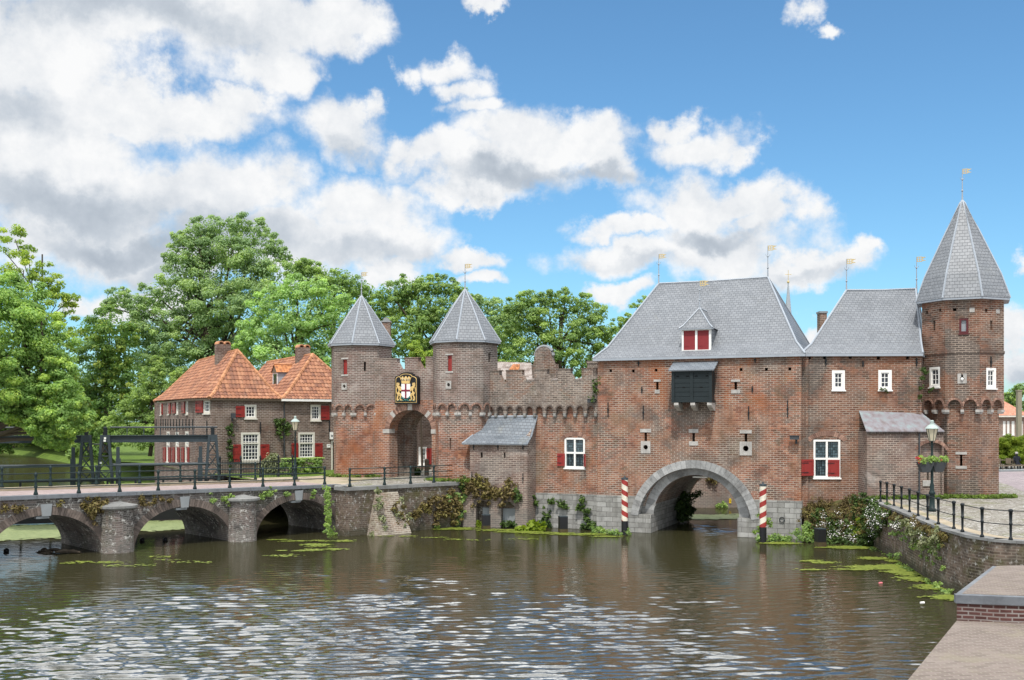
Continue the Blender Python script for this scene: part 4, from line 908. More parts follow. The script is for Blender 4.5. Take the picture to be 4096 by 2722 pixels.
for f in (0.3, 0.62, 0.85): q.tube([l0.lerp(l1, f), l3.lerp(l2, f)], 0.018, 5)
q.build('lead_roof', LEAD_ROOF, annex)
q = MB(); q.tube([AX.pt(ua - 0.02, 5.5, 0.07), AX.pt(ua - 0.02, 2.2, 0.07)], 0.045, 6); q.build('downpipe', PLASTIC_GREY, annex)
q = MB(); q.wbox(AX, lp[0] - 0.3, lp[0] + 0.2, lp[1] - 0.75, lp[1] - 0.46, -0.24, -0.17); q.build('stone_sill', TRIM_STONE, annex)

# ------------------------------------------------------------------ octagonal tower
tow = thing('octagonal_tower', 'tall octagonal brick tower with a steep slate spire at the street corner', 'tower', (23.88, 54.3, 2.2))
OT = Octa((23.88, 54.3), 22.5, 1.87, 2.125)
cf = OT.up[-1]; lf = OT.up[-2]; rf = OT.up[0]
OT.feat[('u', -1)].append(window(cf, wbx(cf, z4, 1100, 931, 1155, 1021), tow, 1, 1, 0.1, -0.02, mat=DEEP_RED, pane=FROST))
OT.feat[('u', -2)].append(window(lf, wbx(lf, z4, 922, 1223, 985, 1343), tow, 2, 3, 0.12, 0.0))
OT.feat[('u', 0)].append(window(rf, wbx(rf, z4, 1262, 1228, 1320, 1350), tow, 2, 3, 0.12, 0.0))
for W, key, x, y0, y1, s in ((lf, -2, 951, 945, 1005, 0.14), (rf, 0, 1292, 945, 1000, 0.14)):
    u, zt = W.uz(*z4(x, y0)); _, z0 = W.uz(*z4(x, y1)); OT.feat[('u', key)].append((u - s / 2, u + s / 2, z0, zt))
for W, key, x, y in ((lf, -2, 907, 897), (lf, -2, 986, 883), (cf, -1, 1073, 880), (rf, 0, 1262, 885)):
    u, z = W.uz(*z4(x, y)); OT.feat[('u', key)].append((u - 0.08, u + 0.08, z - 0.08, z + 0.08))
for W, x, y in ((cf, 1177, 882), (rf, 1330, 890)):
    u, z = W.uz(*z4(x, y)); q = MB(); q.wbox(W, u - 0.12, u + 0.12, z - 0.11, z + 0.11, -0.05, 0.02); q.build('stone_plug', TRIM_STONE, tow)
u0, u1, z0, z1 = wbx(cf, z4, 1090, 1262, 1145, 1321); um = (u0 + u1) / 2
q = MB(); rr = 0.10; zz = z0 + 0.24
strips(q, cf, u0, u1, z0, z1, [(um - rr, um - 0.045, lambda u: zz - math.sqrt(max(0, rr * rr - (u - um) ** 2)), lambda u: zz + math.sqrt(max(0, rr * rr - (u - um) ** 2)), 6), (um - 0.045, um + 0.045, lambda u: zz - math.sqrt(max(0, rr * rr - (u - um) ** 2)), z1 + 0.01, 6), (um + 0.045, um + rr, lambda u: zz - math.sqrt(max(0, rr * rr - (u - um) ** 2)), lambda u: zz + math.sqrt(max(0, rr * rr - (u - um) ** 2)), 6)], 0.12, 0.03)
kh = q.build('keyhole_stone', TRIM_STONE, tow); OT.feat[('u', -1)].append((um - 0.14, um + 0.14, zz - 0.14, z1 - 0.05))
q = MB(); q.ball(cf.pt(um, zz - 0.02, 0.04), 0.085, 8, 6); q.build('niche_bulb', WHITE, tow)
lw = OT.low[-1]; u, zt = lw.uz(*zr(827, 752)); _, z0 = lw.uz(*zr(827, 885)); OT.feat[('l', -1)] += loophole(lw, u, z0, zt, 0.11, tow, (0.27, 0.14), (0.27, 0.14))
OT.walls(tow, BR_ROUND, 1.5, 6.72, 12.55, (-3, -2, -1, 0, 1))
q = MB()
for k in (-2, -1, 0, 1, -3): W = OT.up[k]; q.wbox(W, 0, W.L, 9.62, 9.74, 0.003, 0.045)
q.build('string_course', BR_ROUND, tow)
u, zt = rf.uz(*z4(1288, 1160)); anchor(rf, u, zt - 0.55, zt, tow)
OT.roof(tow, [(2.44, 12.46), (1.98, 13.75), (0.81, 16.25), (0.14, 17.66), (0, 17.85)], 1.65)
# ------------------------------------------------------------------ curtain wall between land gate and gatehouse
CW = Wall((-1.8, 60.95), (4.92, 57.55))
curtain = thing('curtain_wall', 'crenellated grey brick wall with a row of small corbel arches left of the gatehouse', 'wall', (1.5, 59.2, 0))
def crenel(W, spans, zc, zt, slope=0.24):
    def hi(u):
        for a, b in spans:
            if a <= u <= b: return zt
            if b < u <= b + slope: return zt - (zt - zc) * (0.35 + 0.65 * (u - b) / slope)
        return zc
    brk = []
    for a, b in spans: brk += [a, b, b + slope, a - 1e-3, b + 1e-3]
    return hi, brk
sp = [(CW.uz(a, 1500)[0], CW.uz(b, 1500)[0]) for a, b in ((1944, 2003), (2030, 2093), (2143, 2193), (2237, 2287), (2332, 2392))]
hi, brk = crenel(CW, sp, 8.42, 9.08)
na = 11; p0 = CW.uz(1950, 1640)[0]; p1 = CW.uz(2388, 1640)[0]; pit = (p1 - p0) / na
cs = [p0 + pit * (i + 0.5) for i in range(na)]; rr = pit * 0.33
def clo(u):
    for c in cs:
        if abs(u - c) < rr: return 6.72 + 1.2 * math.sqrt(rr * rr - (u - c) ** 2)
    return 6.56
wb_ = wbx(CW, z2, 1383, 983, 1489, 1141)
copen = [window(CW, wb_, curtain, 1, 1, 0.1, 0.0, pane=LEADED, transom=0.5, mullion=True)]
u0, u1, z0, z1 = wb_; zm = (z0 + z1) / 2; um = (u0 + u1) / 2
q = MB()
for c0 in (u0 + 0.1, um + 0.05):
    for k in range(5): u = c0 + 0.06 + (um - u0 - 0.27) * k / 4; q.tube([CW.pt(u, z0 + 0.06, -0.02), CW.pt(u, zm - 0.06, -0.02)], 0.013, 5)
q.build('window_bar', IRON, curtain)
for x0, x1 in ((1347, 1386), (1482, 1503)):
    a = CW.uz(*z2(x0, 1100))[0]; b = CW.uz(*z2(x1, 1100))[0]
    if x0 < 1400: shutter(CW, (a, b, z0 + 0.1, zm - 0.04), curtain, RED_PAINT, 0.02, rails=1)
    else: W = Wall(CW.pt(u1 - 0.02, 0, 0.02).xy, CW.pt(u1 + 0.22, 0, 0.42).xy); shutter(W, (0.0, W.L, z0 + 0.1, zm - 0.04), curtain, RED_PAINT, 0.0, rails=1)
mb = MB(); strips(mb, CW, 0, CW.L, 1.95, 7.25, copen, 0.9); mb.build('lower_wall', BR_MAIN, curtain)
mb = MB(); ub = CW.uz(2141, 2000)[0]; strips(mb, CW, ub - 0.3, CW.L, -0.6, 1.98, [], 0.95, 0.05); mb.build('stone_base', STONE_BASE, curtain)
mb = MB(); strips(mb, CW, 0, CW.L, 8.40, hi, [], 0.36, 0.2, brk); strips(mb, CW, 0, CW.L, clo, 8.402, [], 0.72, 0.2, [c + rr * math.cos(math.pi * i / 10) for c in cs for i in range(11)]); mb.build('parapet', BR_GREY, curtain)
UW = CW.off(0.2); vb = MB()
for c in cs: ring(vb, UW, c, 6.72, rr, rr * 1.2, 0.09, -0.02, 0.02, 9, gap=0.12)
vb.build('corbel_arch', VOUSS_BROWN, curtain)
for i in range(na + 1): u = p0 + pit * i; q = MB(); q.wbox(UW, u - 0.08, u + 0.08, 6.40, 6.565, -0.24, 0.025); q.wbox(UW, u - 0.07, u + 0.07, 6.33, 6.40, -0.24, -0.05); q.build('corbel', STONE_BASE, curtain)
for a, b in sp: q = MB(); q.wbox(UW, a - 0.03, b + 0.05, 9.075, 9.12, -0.39, 0.03); q.build('merlon_cap', BR_GREY, curtain)
q = MB()
for (a, b), (c, d_) in zip(sp[1:], sp[2:]):
    for k in range(3):
        w_ = (c - b - 0.26) / 3; x = b + 0.24 + w_ * (k + 0.5); q.tube([UW.pt(x, 8.45, 0.02), UW.pt(x, 8.56, -0.70)], w_ * 0.4, 6)
q.build('crenel_tile', TILE_PALE, curtain)
u0, u1, z0, z1 = wb_; q = MB(); ring(q, CW, um, z1 - 0.5, 0.85, 0.62, 0.22, -0.02, 0.018, 19, 35, 145, 0.12); q.build('relieving_arch', VOUSS_RED, curtain)
cctv(CW, *z2(1540, 792), 'small security camera high on the curtain wall beside the gatehouse corner')
# roof and round gable that look over the curtain wall, chimney stub
hb_ = thing('house', 'low house behind the curtain wall with mortared tile roof and round topped gable', 'house', (3.5, 66, 2.6))
GW = Wall((at(2100, 1500, 65).x, 66.0), (at(2240, 1500, 65).x, 64.9)); gu0 = GW.uz(2122, 1450)[0]; gu1 = GW.uz(2223, 1450)[0]; gc = (gu0 + gu1) / 2
def gtop(u):
    if abs(u - gc) < 0.58: return 10.28 + 0.58 * math.sqrt(max(0, 1 - ((u - gc) / 0.58) ** 2))
    return 10.22 - 0.9 * (abs(u - gc) - 0.58) / 0.22 if abs(u - gc) < 0.72 else 9.75
mb = MB(); strips(mb, GW, gu0 - 0.02, gu1 + 0.02, 2.4, gtop, [], 0.4, 0, [gc + 0.58 * math.cos(math.pi * i / 14) for i in range(15)] + [gc - 0.72, gc + 0.72]); mb.build('gable', BR_GREY, hb_)
q = MB(); q.tube([GW.pt(gc + 0.62 * math.cos(t), 10.3 + 0.60 * math.sin(t), -0.18) for t in np.linspace(math.pi, 0, 13)], 0.12, 6); q.build('gable_coping', CONCRETE, hb_)
q = MB(); a0 = at(1975, 1520, 63.6); a1 = at(2330, 1520, 61.8); b0 = at(1975, 1447, 66.4); b1 = at(2125, 1452, 65.9); c1 = at(2330, 1500, 65.0)
roof_faces(q, [(a0, at(2130, 1518, 62.9))], [(b0, b1)], drop=0.0); q.build('roof', TILE_PALE, hb_)
q = MB(); m0 = at(2052, 1490, 64.6); q.hexa([m0 + Vector(v) for v in ((-0.25, -0.3, -0.9), (0.25, -0.3, -0.9), (0.3, 0.4, -0.9), (-0.2, 0.4, -0.9), (-0.25, -0.3, 0.15), (0.2, -0.3, -0.3), (0.45, 0.6, 0.55), (0.0, 0.6, 0.55))]); q.build('roof_patch', TILE, hb_)
q = MB(); q.prism([(a0.x, 64.2), (a1.x, 62.6), (6.5, 68.5), (-0.5, 70.0)], 2.4, 8.15); q.build('brick_wall', BR_HOUSE, hb_)
st = thing('chimney_stack', 'stub of a brick chimney behind the curtain wall next to the gatehouse roof', 'chimney', (*at(2370, 1450, 62).xy, 2.6))
q = MB(); p = at(2370, 1450, 62.4); q.box((p.x, p.y, 6.1), (0.62, 0.55, 7.1)); q.box((p.x, p.y, 9.7), (0.7, 0.62, 0.16)); q.build('shaft', BR_GREY, st)

# ------------------------------------------------------------------ land gate towers
def land_tower(label, c, phi, prof, zt, vane, feats):
    root = thing('gate_tower', label, 'tower', (c[0], c[1], 2.7), 'octagonal land gate towers')
    O = Octa(c, phi, 1.84, 1.985)
    for (k, lev, kind, x0, y0, x1, y1) in feats:
        W = (O.up if lev == 'u' else O.low)[k]; b = W.box(x0, y0, x1, y1); L = O.feat[(lev, k)]; um = (b[0] + b[1]) / 2
        if kind == 'hatch':
            q = MB(); q.wbox(W, b[0], b[1], b[2], b[3], -0.16, -0.09); q.build('hatch', RED_PAINT, root); L.append(b)
            q = MB(); q.wbox(W, b[0] - 0.14, b[1] + 0.1, b[3], b[3] + 0.09, -0.1, 0.02); q.build('stone_lintel', TRIM_STONE, root); q = MB(); q.wbox(W, b[0] - 0.14, b[1] + 0.1, b[2] - 0.1, b[2], -0.1, 0.025); q.build('stone_sill', TRIM_STONE, root)
        elif kind == 'slit': L.append(b)
        elif kind == 'hole': L += loophole(W, um, b[2] + 0.02, b[2] + 0.03, 0.02, root, None, None, ((b[2] + b[3]) / 2, (b[1] - b[0]) / 2, (b[3] - b[2]) / 2, 0.115))
    O.walls(root, BR_TOWER, 1.5, 6.62, zt - 0.02, (-3, -2, -1, 0, 1), upmat=BR_TOWER_UP)
    O.roof(root, prof, vane); q = MB()
    for k in (-3, -2, -1, 0, 1): W = O.up[k]; q.wbox(W, 0, W.L, zt - 0.2, zt - 0.12, 0.003, 0.05)
    q.build('brick_cornice', VOUSS_BROWN, root); return O
f7 = lambda k, lev, kind, x0, y0, x1, y1: (k, lev, kind, *z7(x0, y0), *z7(x1, y1))
T1 = land_tower('left land gate tower with pointed slate roof, beside the orange roofed houses', (-9.7, 66.0), -15.2, [(2.22, 10.98), (1.72, 11.75), (0.75, 13.2), (0.12, 14.05), (0, 14.2)], 11.0, 1.5,
  [f7(-1, 'u', 'hatch', 350, 525, 413, 756), f7(-1, 'u', 'hole', 332, 885, 410, 990), f7(0, 'u', 'slit', 669, 566, 700, 704), (0, 'l', 'slit', *z2(401, 1030), *z2(409, 1080))])
T2 = land_tower('right brick tower of the land gate with pointed slate roof, where the curtain wall begins', (-2.82, 61.5), -12.9, [(2.2, 10.84), (1.70, 11.6), (0.75, 13.05), (0.12, 13.9), (0, 14.05)], 10.86, 1.5,
  [f7(-1, 'u', 'hatch', 1940, 462, 2008, 706), f7(-1, 'u', 'hole', 1918, 855, 2000, 975), (1, 'u', 'slit', *z2(985, 540), *z2(996, 588)), (-1, 'l', 'slit', *zb(779, 325), *zb(798, 463))])
for O, W, x, y0, y1 in ():
    pass
# gate wall with the passage
LGW = Wall((-9.6, 65.03), (-2.78, 60.6)); lg = thing('land_gate', 'crenellated brick gate wall with round archway between the two land gate towers', 'gate', (-6.2, 63.0, 2.7))
sp2 = [(0.6, LGW.uz(*z7(1172, 600))[0]), (LGW.uz(*z7(1292, 600))[0], LGW.uz(*z7(1495, 600))[0]), (LGW.uz(*z7(1608, 600))[0], LGW.L - 0.4)]
hi2, brk2 = crenel(LGW, sp2, 9.33, 9.98, 0.28)
gc2 = LGW.uz(1641, 1700)[0]; gh = 1.66; ga = lambda hw, rise, zc=5.5: (gc2 - hw, gc2 + hw, 1.8, arch_fn(gc2, zc, hw, rise), 26)
mb = MB(); strips(mb, LGW, 0.3, LGW.L - 0.2, 1.8, 7.4, [ga(gh, 1.32)], 0.8); mb.build('front_wall', BR_TOWER, lg)
mb = MB(); strips(mb, LGW, 0.3, LGW.L - 0.2, 7.4, 9.30, [], 0.8); strips(mb, LGW, 0.3, LGW.L - 0.2, 9.30, hi2, [], 0.3, 0, brk2); mb.build('parapet', BR_TOWER_UP, lg)
mb = MB(); strips(mb, LGW, gc2 - 2.6, gc2 + 2.6, 1.8, 8.3, [ga(gh + 0.18, 1.5)], 0.9, -0.805); strips(mb, LGW, gc2 - 2.6, gc2 + 2.6, 1.8, 8.3, [ga(gh - 0.22, 1.1)], 0.5, -1.71); strips(mb, LGW, gc2 - 2.6, gc2 + 2.6, 1.8, 8.3, [ga(gh + 0.1, 1.4)], 0.7, -2.215)
mb.build('passage_wall', BR_GREY, lg)
q = MB(); ring(q, LGW, gc2, 5.5, gh, 1.32, 0.36, -0.02, 0.03, 40, 4, 176, 0.14, skip=(8, 19, 20, 31)); q.build('arch_ring', VOUSS_RED, lg)
q = MB(); ring(q, LGW, gc2, 5.5, gh, 1.32, 0.4, -0.02, 0.04, 20, 4, 176, 0.05, skip=tuple(i for i in range(20) if i != 4)); q.build('arch_stone', TRIM_STONE, lg)
q = MB(); ring(q, LGW, gc2, 5.5, gh, 1.32, 0.4, -0.02, 0.04, 20, 4, 176, 0.05, skip=tuple(i for i in range(20) if i != 15)); q.build('arch_stone', TRIM_STONE, lg)
q = MB(); q.wbox(LGW, gc2 - 0.17, gc2 + 0.17, 6.79, 7.22, -0.02, 0.045); q.build('keystone', TRIM_STONE, lg)
q = MB(); q.wbox(LGW, gc2 - gh - 0.5, gc2 - gh + 0.03, 5.36, 5.62, -0.5, 0.05); q.build('impost', TRIM_STONE, lg); q = MB(); q.wbox(LGW, gc2 + gh - 0.03, gc2 + gh + 0.4, 5.36, 5.62, -0.5, 0.05); q.build('impost', TRIM_STONE, lg)
for a, b in sp2: q = MB(); q.wbox(LGW, a - 0.02, b + 0.04, 9.975, 10.02, -0.33, 0.03); q.build('merlon_cap', BR_GREY, lg)
# coat of arms board
SW = LGW.off(0.02); zs = lambda x, y: SW.uz(1550 + x / 6.815, 1420 + y / 6.815)
arms = thing('coat_of_arms', 'black painted board with red cross shield, gold crown and two gold lions above the archway', 'coat of arms', SW.pt(*zs(575, 1300), 0))
def outline(x0, x1, yb, ys, yt, n=10, e=0):
    pts = [(x0, yb), (x1, yb), (x1, ys + 60)]
    xm = (x0 + x1) / 2; r = (x1 - x0) * 0.20
    pts += [(x1 - r * 0.9 * (1 - math.cos(t)), ys + 60 - (60 + 20) * math.sin(t)) for t in np.linspace(0.2, math.pi / 2, 5)]
    w_ = (x1 - x0) * 0.29
    pts += [(xm + w_ * math.cos(t), ys - 20 - (ys - 20 - yt) * math.sin(t)) for t in np.linspace(0.05, math.pi - 0.05, 15)]
    pts += [(x0 + r * 0.9 * (1 - math.cos(t)), ys + 60 - (60 + 20) * math.sin(t)) for t in np.linspace(math.pi / 2, 0.2, 5)]
    pts.append((x0, ys + 60)); return [zs(*p) for p in pts]
q = MB(); q.wprism(SW, outline(255, 890, 1345, 590, 478), 0.0, 0.22)
board = q.build('board', BLACK, arms)
q = MB(); q.wprism(SW, outline(288, 858, 1306, 612, 520), 0.221, 0.236); q.build('gold_rim', GOLD_FLAT, board)
q = MB(); q.wprism(SW, outline(302, 844, 1290, 626, 534), 0.237, 0.248); q.build('black_field', BLACK, board)
def emb(pts, d0=0.25, d1=0.28): q.wprism(SW, [zs(*p) for p in pts], d0, d1)
q = MB(); emb([(455, 795), (695, 795), (698, 1060), (690, 1120), (650, 1165), (577, 1190), (505, 1165), (462, 1120), (457, 1060)][::-1], 0.25, 0.285); sh = q.build('shield', WHITE, arms)
q = MB(); emb([(557, 1185), (598, 1185), (598, 796), (557, 796)], 0.286, 0.298); emb([(459, 1002), (556, 1002), (556, 955), (458, 955)], 0.286, 0.298); emb([(599, 1002), (695, 1002), (695, 955), (599, 955)], 0.286, 0.298)
q.build('red_cross', plain('dark red cross', (0.19, 0.02, 0.04), 0.5), sh)
q = MB(); emb([(470, 790), (682, 790), (690, 730), (715, 650), (740, 605), (700, 640), (660, 590), (628, 650), (575, 585), (522, 650), (490, 590), (455, 640), (405, 610), (435, 650), (462, 730)], 0.25, 0.30)
cr = q.build('crown', GOLD_FLAT, arms)
q = MB()
for x in (480, 535, 610, 668): emb([(x - 14, 712), (x + 14, 712), (x + 14, 672), (x, 662), (x - 14, 672)], 0.301, 0.308)
q.build('crown_opening', BLACK, cr)
q = MB()
for x, y in ((497, 650), (577, 645), (655, 650), (548, 690), (596, 690), (492, 692), (662, 692)): q.ball(SW.pt(*zs(x, y), 0.31), 0.024, 6, 5)
q.build('pearl', WHITE, cr)
lion = [(330, 765), (395, 770), (402, 812), (385, 850), (440, 880), (466, 930), (455, 955), (492, 992), (470, 1012), (430, 985), (420, 960), (405, 990), (402, 1035), (440, 1065), (462, 1100), (452, 1150), (432, 1190), (442, 1220), (487, 1228), (480, 1255), (430, 1250), (405, 1200), (422, 1130), (388, 1105), (372, 1150), (362, 1200), (396, 1235), (350, 1255), (330, 1228), (335, 1160), (358, 1112), (345, 1070), (352, 1035), (385, 990), (370, 930), (342, 880), (325, 850)]
tail = [(352, 1060), (325, 1010), (322, 950), (340, 905), (330, 880), (318, 900), (310, 960), (316, 1020), (338, 1072)]
for sgn in (1, -1):
    q = MB(); f = (lambda p: p) if sgn == 1 else (lambda p: (1154 - p[0], p[1]))
    a = [f(p) for p in lion]; emb(a[::-1] if sgn == 1 else a, 0.25, 0.29); b = [f(p) for p in tail]; emb(b if sgn == 1 else b[::-1], 0.25, 0.285)
    ln = q.build('lion', GOLD_FLAT, arms)
    q = MB()
    for (x, y, w_, h_) in ((352, 798, 20, 8), (372, 795, 6, 10), (362, 830, 16, 5), (430, 930, 5, 40), (395, 1080, 40, 5), (415, 1110, 5, 60)):
        p = f((x, y)); emb([(p[0] - w_ / 2, p[1] + h_ / 2), (p[0] + w_ / 2, p[1] + h_ / 2), (p[0] + w_ / 2, p[1] - h_ / 2), (p[0] - w_ / 2, p[1] - h_ / 2)], 0.291, 0.296)
    q.build('lion_marking', WOOD, ln)
q = MB(); G_ = lambda pts: q.tube([SW.pt(*zs(*p), 0.27) for p in pts], 0.025, 5)
G_([(335, 1262), (420, 1240), (500, 1255), (577, 1225), (655, 1255), (735, 1240), (820, 1262)]); G_([(460, 1160), (520, 1200), (577, 1250), (635, 1200), (695, 1160)]); G_([(470, 1210), (460, 1170), (490, 1150)]); G_([(685, 1210), (695, 1170), (665, 1150)])
q.build('green_scroll', plain('sea green paint', (0.03, 0.16, 0.15), 0.5), arms)

# building seen through the archway and the chimneyed house behind the left tower
hp = thing('house', 'plain brick house front with white window and red shutter seen through the archway', 'house', (-6, 75, 2.6))
HP = Wall((-9.6, 75.4), (-1.5, 73.0)); b = HP.box(*zb(391, 435), *zb(494, 660)); hw_ = window(HP, b, hp, 3, 4, 0.1, 0.0)
shutter(HP, HP.box(*zb(492, 452), *zb(556, 652)), hp)
mb = MB(); strips(mb, HP, 0, HP.L, 2.4, 8.6, [hw_], 0.4); mb.prism([HP.pt(0, 0, -0.41).xy, HP.pt(HP.L, 0, -0.41).xy, HP.pt(HP.L, 0, -5).xy, HP.pt(0, 0, -5).xy], 2.4, 8.55); mb.build('brick_wall', BR_HOUSE, hp)
q = MB(); roof_faces(q, [(HP.pt(-0.3, 8.55, 0.3), HP.pt(HP.L + 0.3, 8.55, 0.3)), (HP.pt(HP.L + 0.3, 8.55, -5.3), HP.pt(-0.3, 8.55, -5.3))], [(HP.pt(-0.3, 9.3, -2.5), HP.pt(HP.L + 0.3, 9.3, -2.5)), (HP.pt(HP.L + 0.3, 9.3, -2.5), HP.pt(-0.3, 9.3, -2.5))], drop=0); q.build('roof', TILE, hp)
hc = thing('house', 'house hidden behind the left gate tower with only its tall brick chimney showing', 'house', (-10.5, 80, 2.6))
q = MB(); q.prism([(-12.3, 78), (-9.3, 78), (-9.3, 83), (-12.3, 83)], 2.4, 8.6); q.build('brick_wall', BR_HOUSE, hc)
q = MB(); roof_faces(q, [((-12.5, 77.8, 8.6), (-9.1, 77.8, 8.6)), ((-9.1, 77.8, 8.6), (-9.1, 83.2, 8.6)), ((-9.1, 83.2, 8.6), (-12.5, 83.2, 8.6)), ((-12.5, 83.2, 8.6), (-12.5, 77.8, 8.6))], [((-10.8, 79.5, 10.8), (-10.8, 79.5, 10.8)), ((-10.8, 79.5, 10.8), (-10.8, 81.5, 10.8)), ((-10.8, 81.5, 10.8), (-10.8, 81.5, 10.8)), ((-10.8, 81.5, 10.8), (-10.8, 79.5, 10.8))], drop=0); q.build('roof', TILE, hc)
p = at(1546, 1290, 79); q = MB(); q.box((p.x, p.y, 11.2), (0.6, 0.8, 5.0)); cst = q.build('chimney', BR_GREY, hc)
q = MB(); q.box((p.x, p.y, 13.75), (0.72, 0.92, 0.12)); q.tube([(p.x, p.y - 0.4, 13.85), (p.x, p.y + 0.4, 13.85)], 0.22, 8); q.build('chimney_tile', CONCRETE, cst)

# ------------------------------------------------------------------ shed against the curtain wall
SE, SF = (-2.86, 59.28), (0.88, 58.42); SHW = Wall(SE, SF); shed = thing('shed', 'brick lean-to shed with dark slate roof and two arched niches at the waterline', 'shed', (-1, 59.2, 0))
ul = SHW.uz(1880, 1900)[0]
so_ = [SHW.box(*zb(1168, 502), *zb(1194, 570)), SHW.box(*zb(1461, 506), *zb(1480, 576))]
n1 = SHW.box(*zb(1108, 1110), *zb(1276, 1430)); n2 = SHW.box(*zb(1425, 1122), *zb(1601, 1430)); nops = []
for (a, b_, c_, d_) in (n1, n2): nops.append((a, b_, -0.6, (lambda a, b_, d_: arch_fn((a + b_) / 2, d_ - (b_ - a) / 2, (b_ - a) / 2, (b_ - a) / 2))(a, b_, d_), 16))
mb = MB(); strips(mb, SHW, 0, SHW.L, -0.6, 2.6, nops, 0.5); strips(mb, SHW, ul, SHW.L, 2.6, 4.86, so_, 0.35)
eF = SHW.pt(SHW.L, 0, 0).xy; eB = CW.pt(CW.uz(2145, 1700)[0] - 0.02, 0, 0).xy; WS = Wall(eF, eB)
strips(mb, WS, 0.001, WS.L, -0.6, lambda u: 4.86 + 1.5 * u / WS.L, [(WS.L * 0.6, WS.L * 0.6 + 0.1, 3.3, 3.75)], 0.3)
mb.build('brick_wall', BR_SHED, shed)
for (a, b_, c_, d_) in (n1, n2):
    q = MB(); ring(q, SHW, (a + b_) / 2, d_ - (b_ - a) / 2, (b_ - a) / 2, (b_ - a) / 2, 0.24, -0.02, 0.025, 17, 4, 176, 0.14); q.build('niche_arch', VOUSS_BROWN, shed)
for i, (a, b_, c_, d_) in enumerate((n1, n2)):
    q = MB(); q.wbox(SHW, a - 0.05, b_ + 0.05, -0.6, d_, -0.49, -0.40); q.build('niche_back', BR_QUAY, shed)
    q = MB(); q.wbox(SHW, a + (0.32 if i == 0 else 0.03), b_ - 0.02, -0.4, d_ - 0.42, -0.39, -0.33); q.build('niche_panel', CONCRETE, shed)
for x, y0, y1 in ((1082, 395, 470), (1386, 398, 470), (1700, 400, 474), (1700, 765, 890), (1060, 745, 850)):
    u, zt = SHW.uz(*zb(x, y0)); _, z0 = SHW.uz(*zb(x, y1)); anchor(SHW, u, z0, min(zt, 4.8), shed, 0.04)
el, er = SHW.pt(ul - 0.42, 4.84, 0.22), SHW.pt(SHW.L + 0.05, 4.82, 0.22); tl = CW.pt(CW.uz(1937, 1670)[0], 6.38, 0.02); tr = CW.pt(CW.uz(2149, 1672)[0] + 0.03, 6.40, 0.02)
q = MB(); roof_faces(q, [(el, er)], [(tl, tr)], f=0.45, drop=0.16); dn = Vector((0, 0, -0.07)); k0 = el.lerp(tl, 0.45); k0.z -= 0.16 * (tl.z - el.z); k1 = er.lerp(tr, 0.45); k1.z -= 0.16 * (tr.z - er.z)
q.poly([el + dn, er + dn, er, el]); q.poly([er + dn, k1 + dn, k1, er]); q.poly([k1 + dn, tr + dn, tr, k1]); q.poly([el, k0, k0 + dn, el + dn]); q.poly([k0, tl, tl + dn, k0 + dn]); q.poly([er + dn, el + dn, k0 + dn, k1 + dn]); q.poly([k1 + dn, k0 + dn, tl + dn, tr + dn])
rs = q.build('roof', SLATE_DARK, shed); q = MB(); q.tube([tl, tr], 0.07, 6); q.build('lead_flashing', LEAD, rs); q = MB(); q.tube([el, k0, tl], 0.045, 5); q.build('lead_verge', LEAD, rs)

# ------------------------------------------------------------------ terrace wall with battered buttress
tw = thing('terrace_wall', 'overgrown brick quay wall with battered buttress below the land gate terrace', 'wall', (*PC, 0))
mb = MB()
TWs = [Wall(PB0 + Vector((-0.05, 0.05)), PB1), Wall(PB1, PC), Wall(PC, PE)]
for W in TWs: strips(mb, W, 0, W.L - (0.002 if W is not TWs[2] else -0.3), -0.7, 2.42, [], 0.5)
mb.build('brick_wall', BR_QUAY, tw)
q = MB()
for W in TWs: q.wbox(W, -0.03, W.L + 0.02, 2.425, 2.615, -0.55, 0.09)
q.build('coping', COPING, tw)
W = TWs[2]; a0, a1 = W.uz(1478, 2000)[0], W.uz(1600, 2000)[0]; t0, t1 = W.uz(1500, 1970)[0], W.uz(1590, 1970)[0]
q = MB(); q.hexa([W.pt(a0 - 0.3, -0.6, 0.95), W.pt(a1 + 0.35, -0.6, 0.95), W.pt(a1 + 0.35, -0.6, -0.02), W.pt(a0 - 0.3, -0.6, -0.02), W.pt(t0, 2.2, 0.05), W.pt(t1, 2.2, 0.05), W.pt(t1, 2.28, -0.02), W.pt(t0, 2.28, -0.02)]); q.build('buttress', BR_BUTT, tw)

# ------------------------------------------------------------------ bridge
bridge = thing('bridge', 'low brick bridge with round arches and pier caps leading to the land gate', 'bridge', (*brp(3.5), 0))
BT0, BT1 = -9.0, 16.0
BW = Wall(brp(BT0, 0.12), brp(BT1, 0.12)); tu = lambda t: t - BT0
AC = [-6.2, 0.35, 6.9, 13.35]; ah = 2.52
aops = [(tu(c) - ah, tu(c) + ah, -0.7, arch_fn(tu(c), 0.0, ah, 1.93), 30) for c in AC]
zd = lambda u: zdeck(u + BT0) - 0.17
mb = MB(); strips(mb, BW, 0, BW.L, -0.7, zd, aops, 5.2); mb.build('brick_arches', BR_BRIDGE, bridge)
for c in AC: q = MB(); ring(q, BW, tu(c), 0.0, ah, 1.93, 0.36, -0.02, 0.03, 62, 3, 177, 0.10, skip=(30, 31)); q.build('arch_ring', VOUSS_BROWN, bridge)
for c in AC: q = MB(); q.wprism(BW, [(tu(c) - 0.19, 1.88), (tu(c) + 0.19, 1.88), (tu(c) + 0.25, 2.42), (tu(c) - 0.25, 2.42)], -0.05, 0.07); q.wbox(BW, tu(c) - 0.42, tu(c) + 0.15, 1.77, 1.875, -0.3, -0.02); q.build('keystone', CONCRETE, bridge)
q = MB()
n = 14
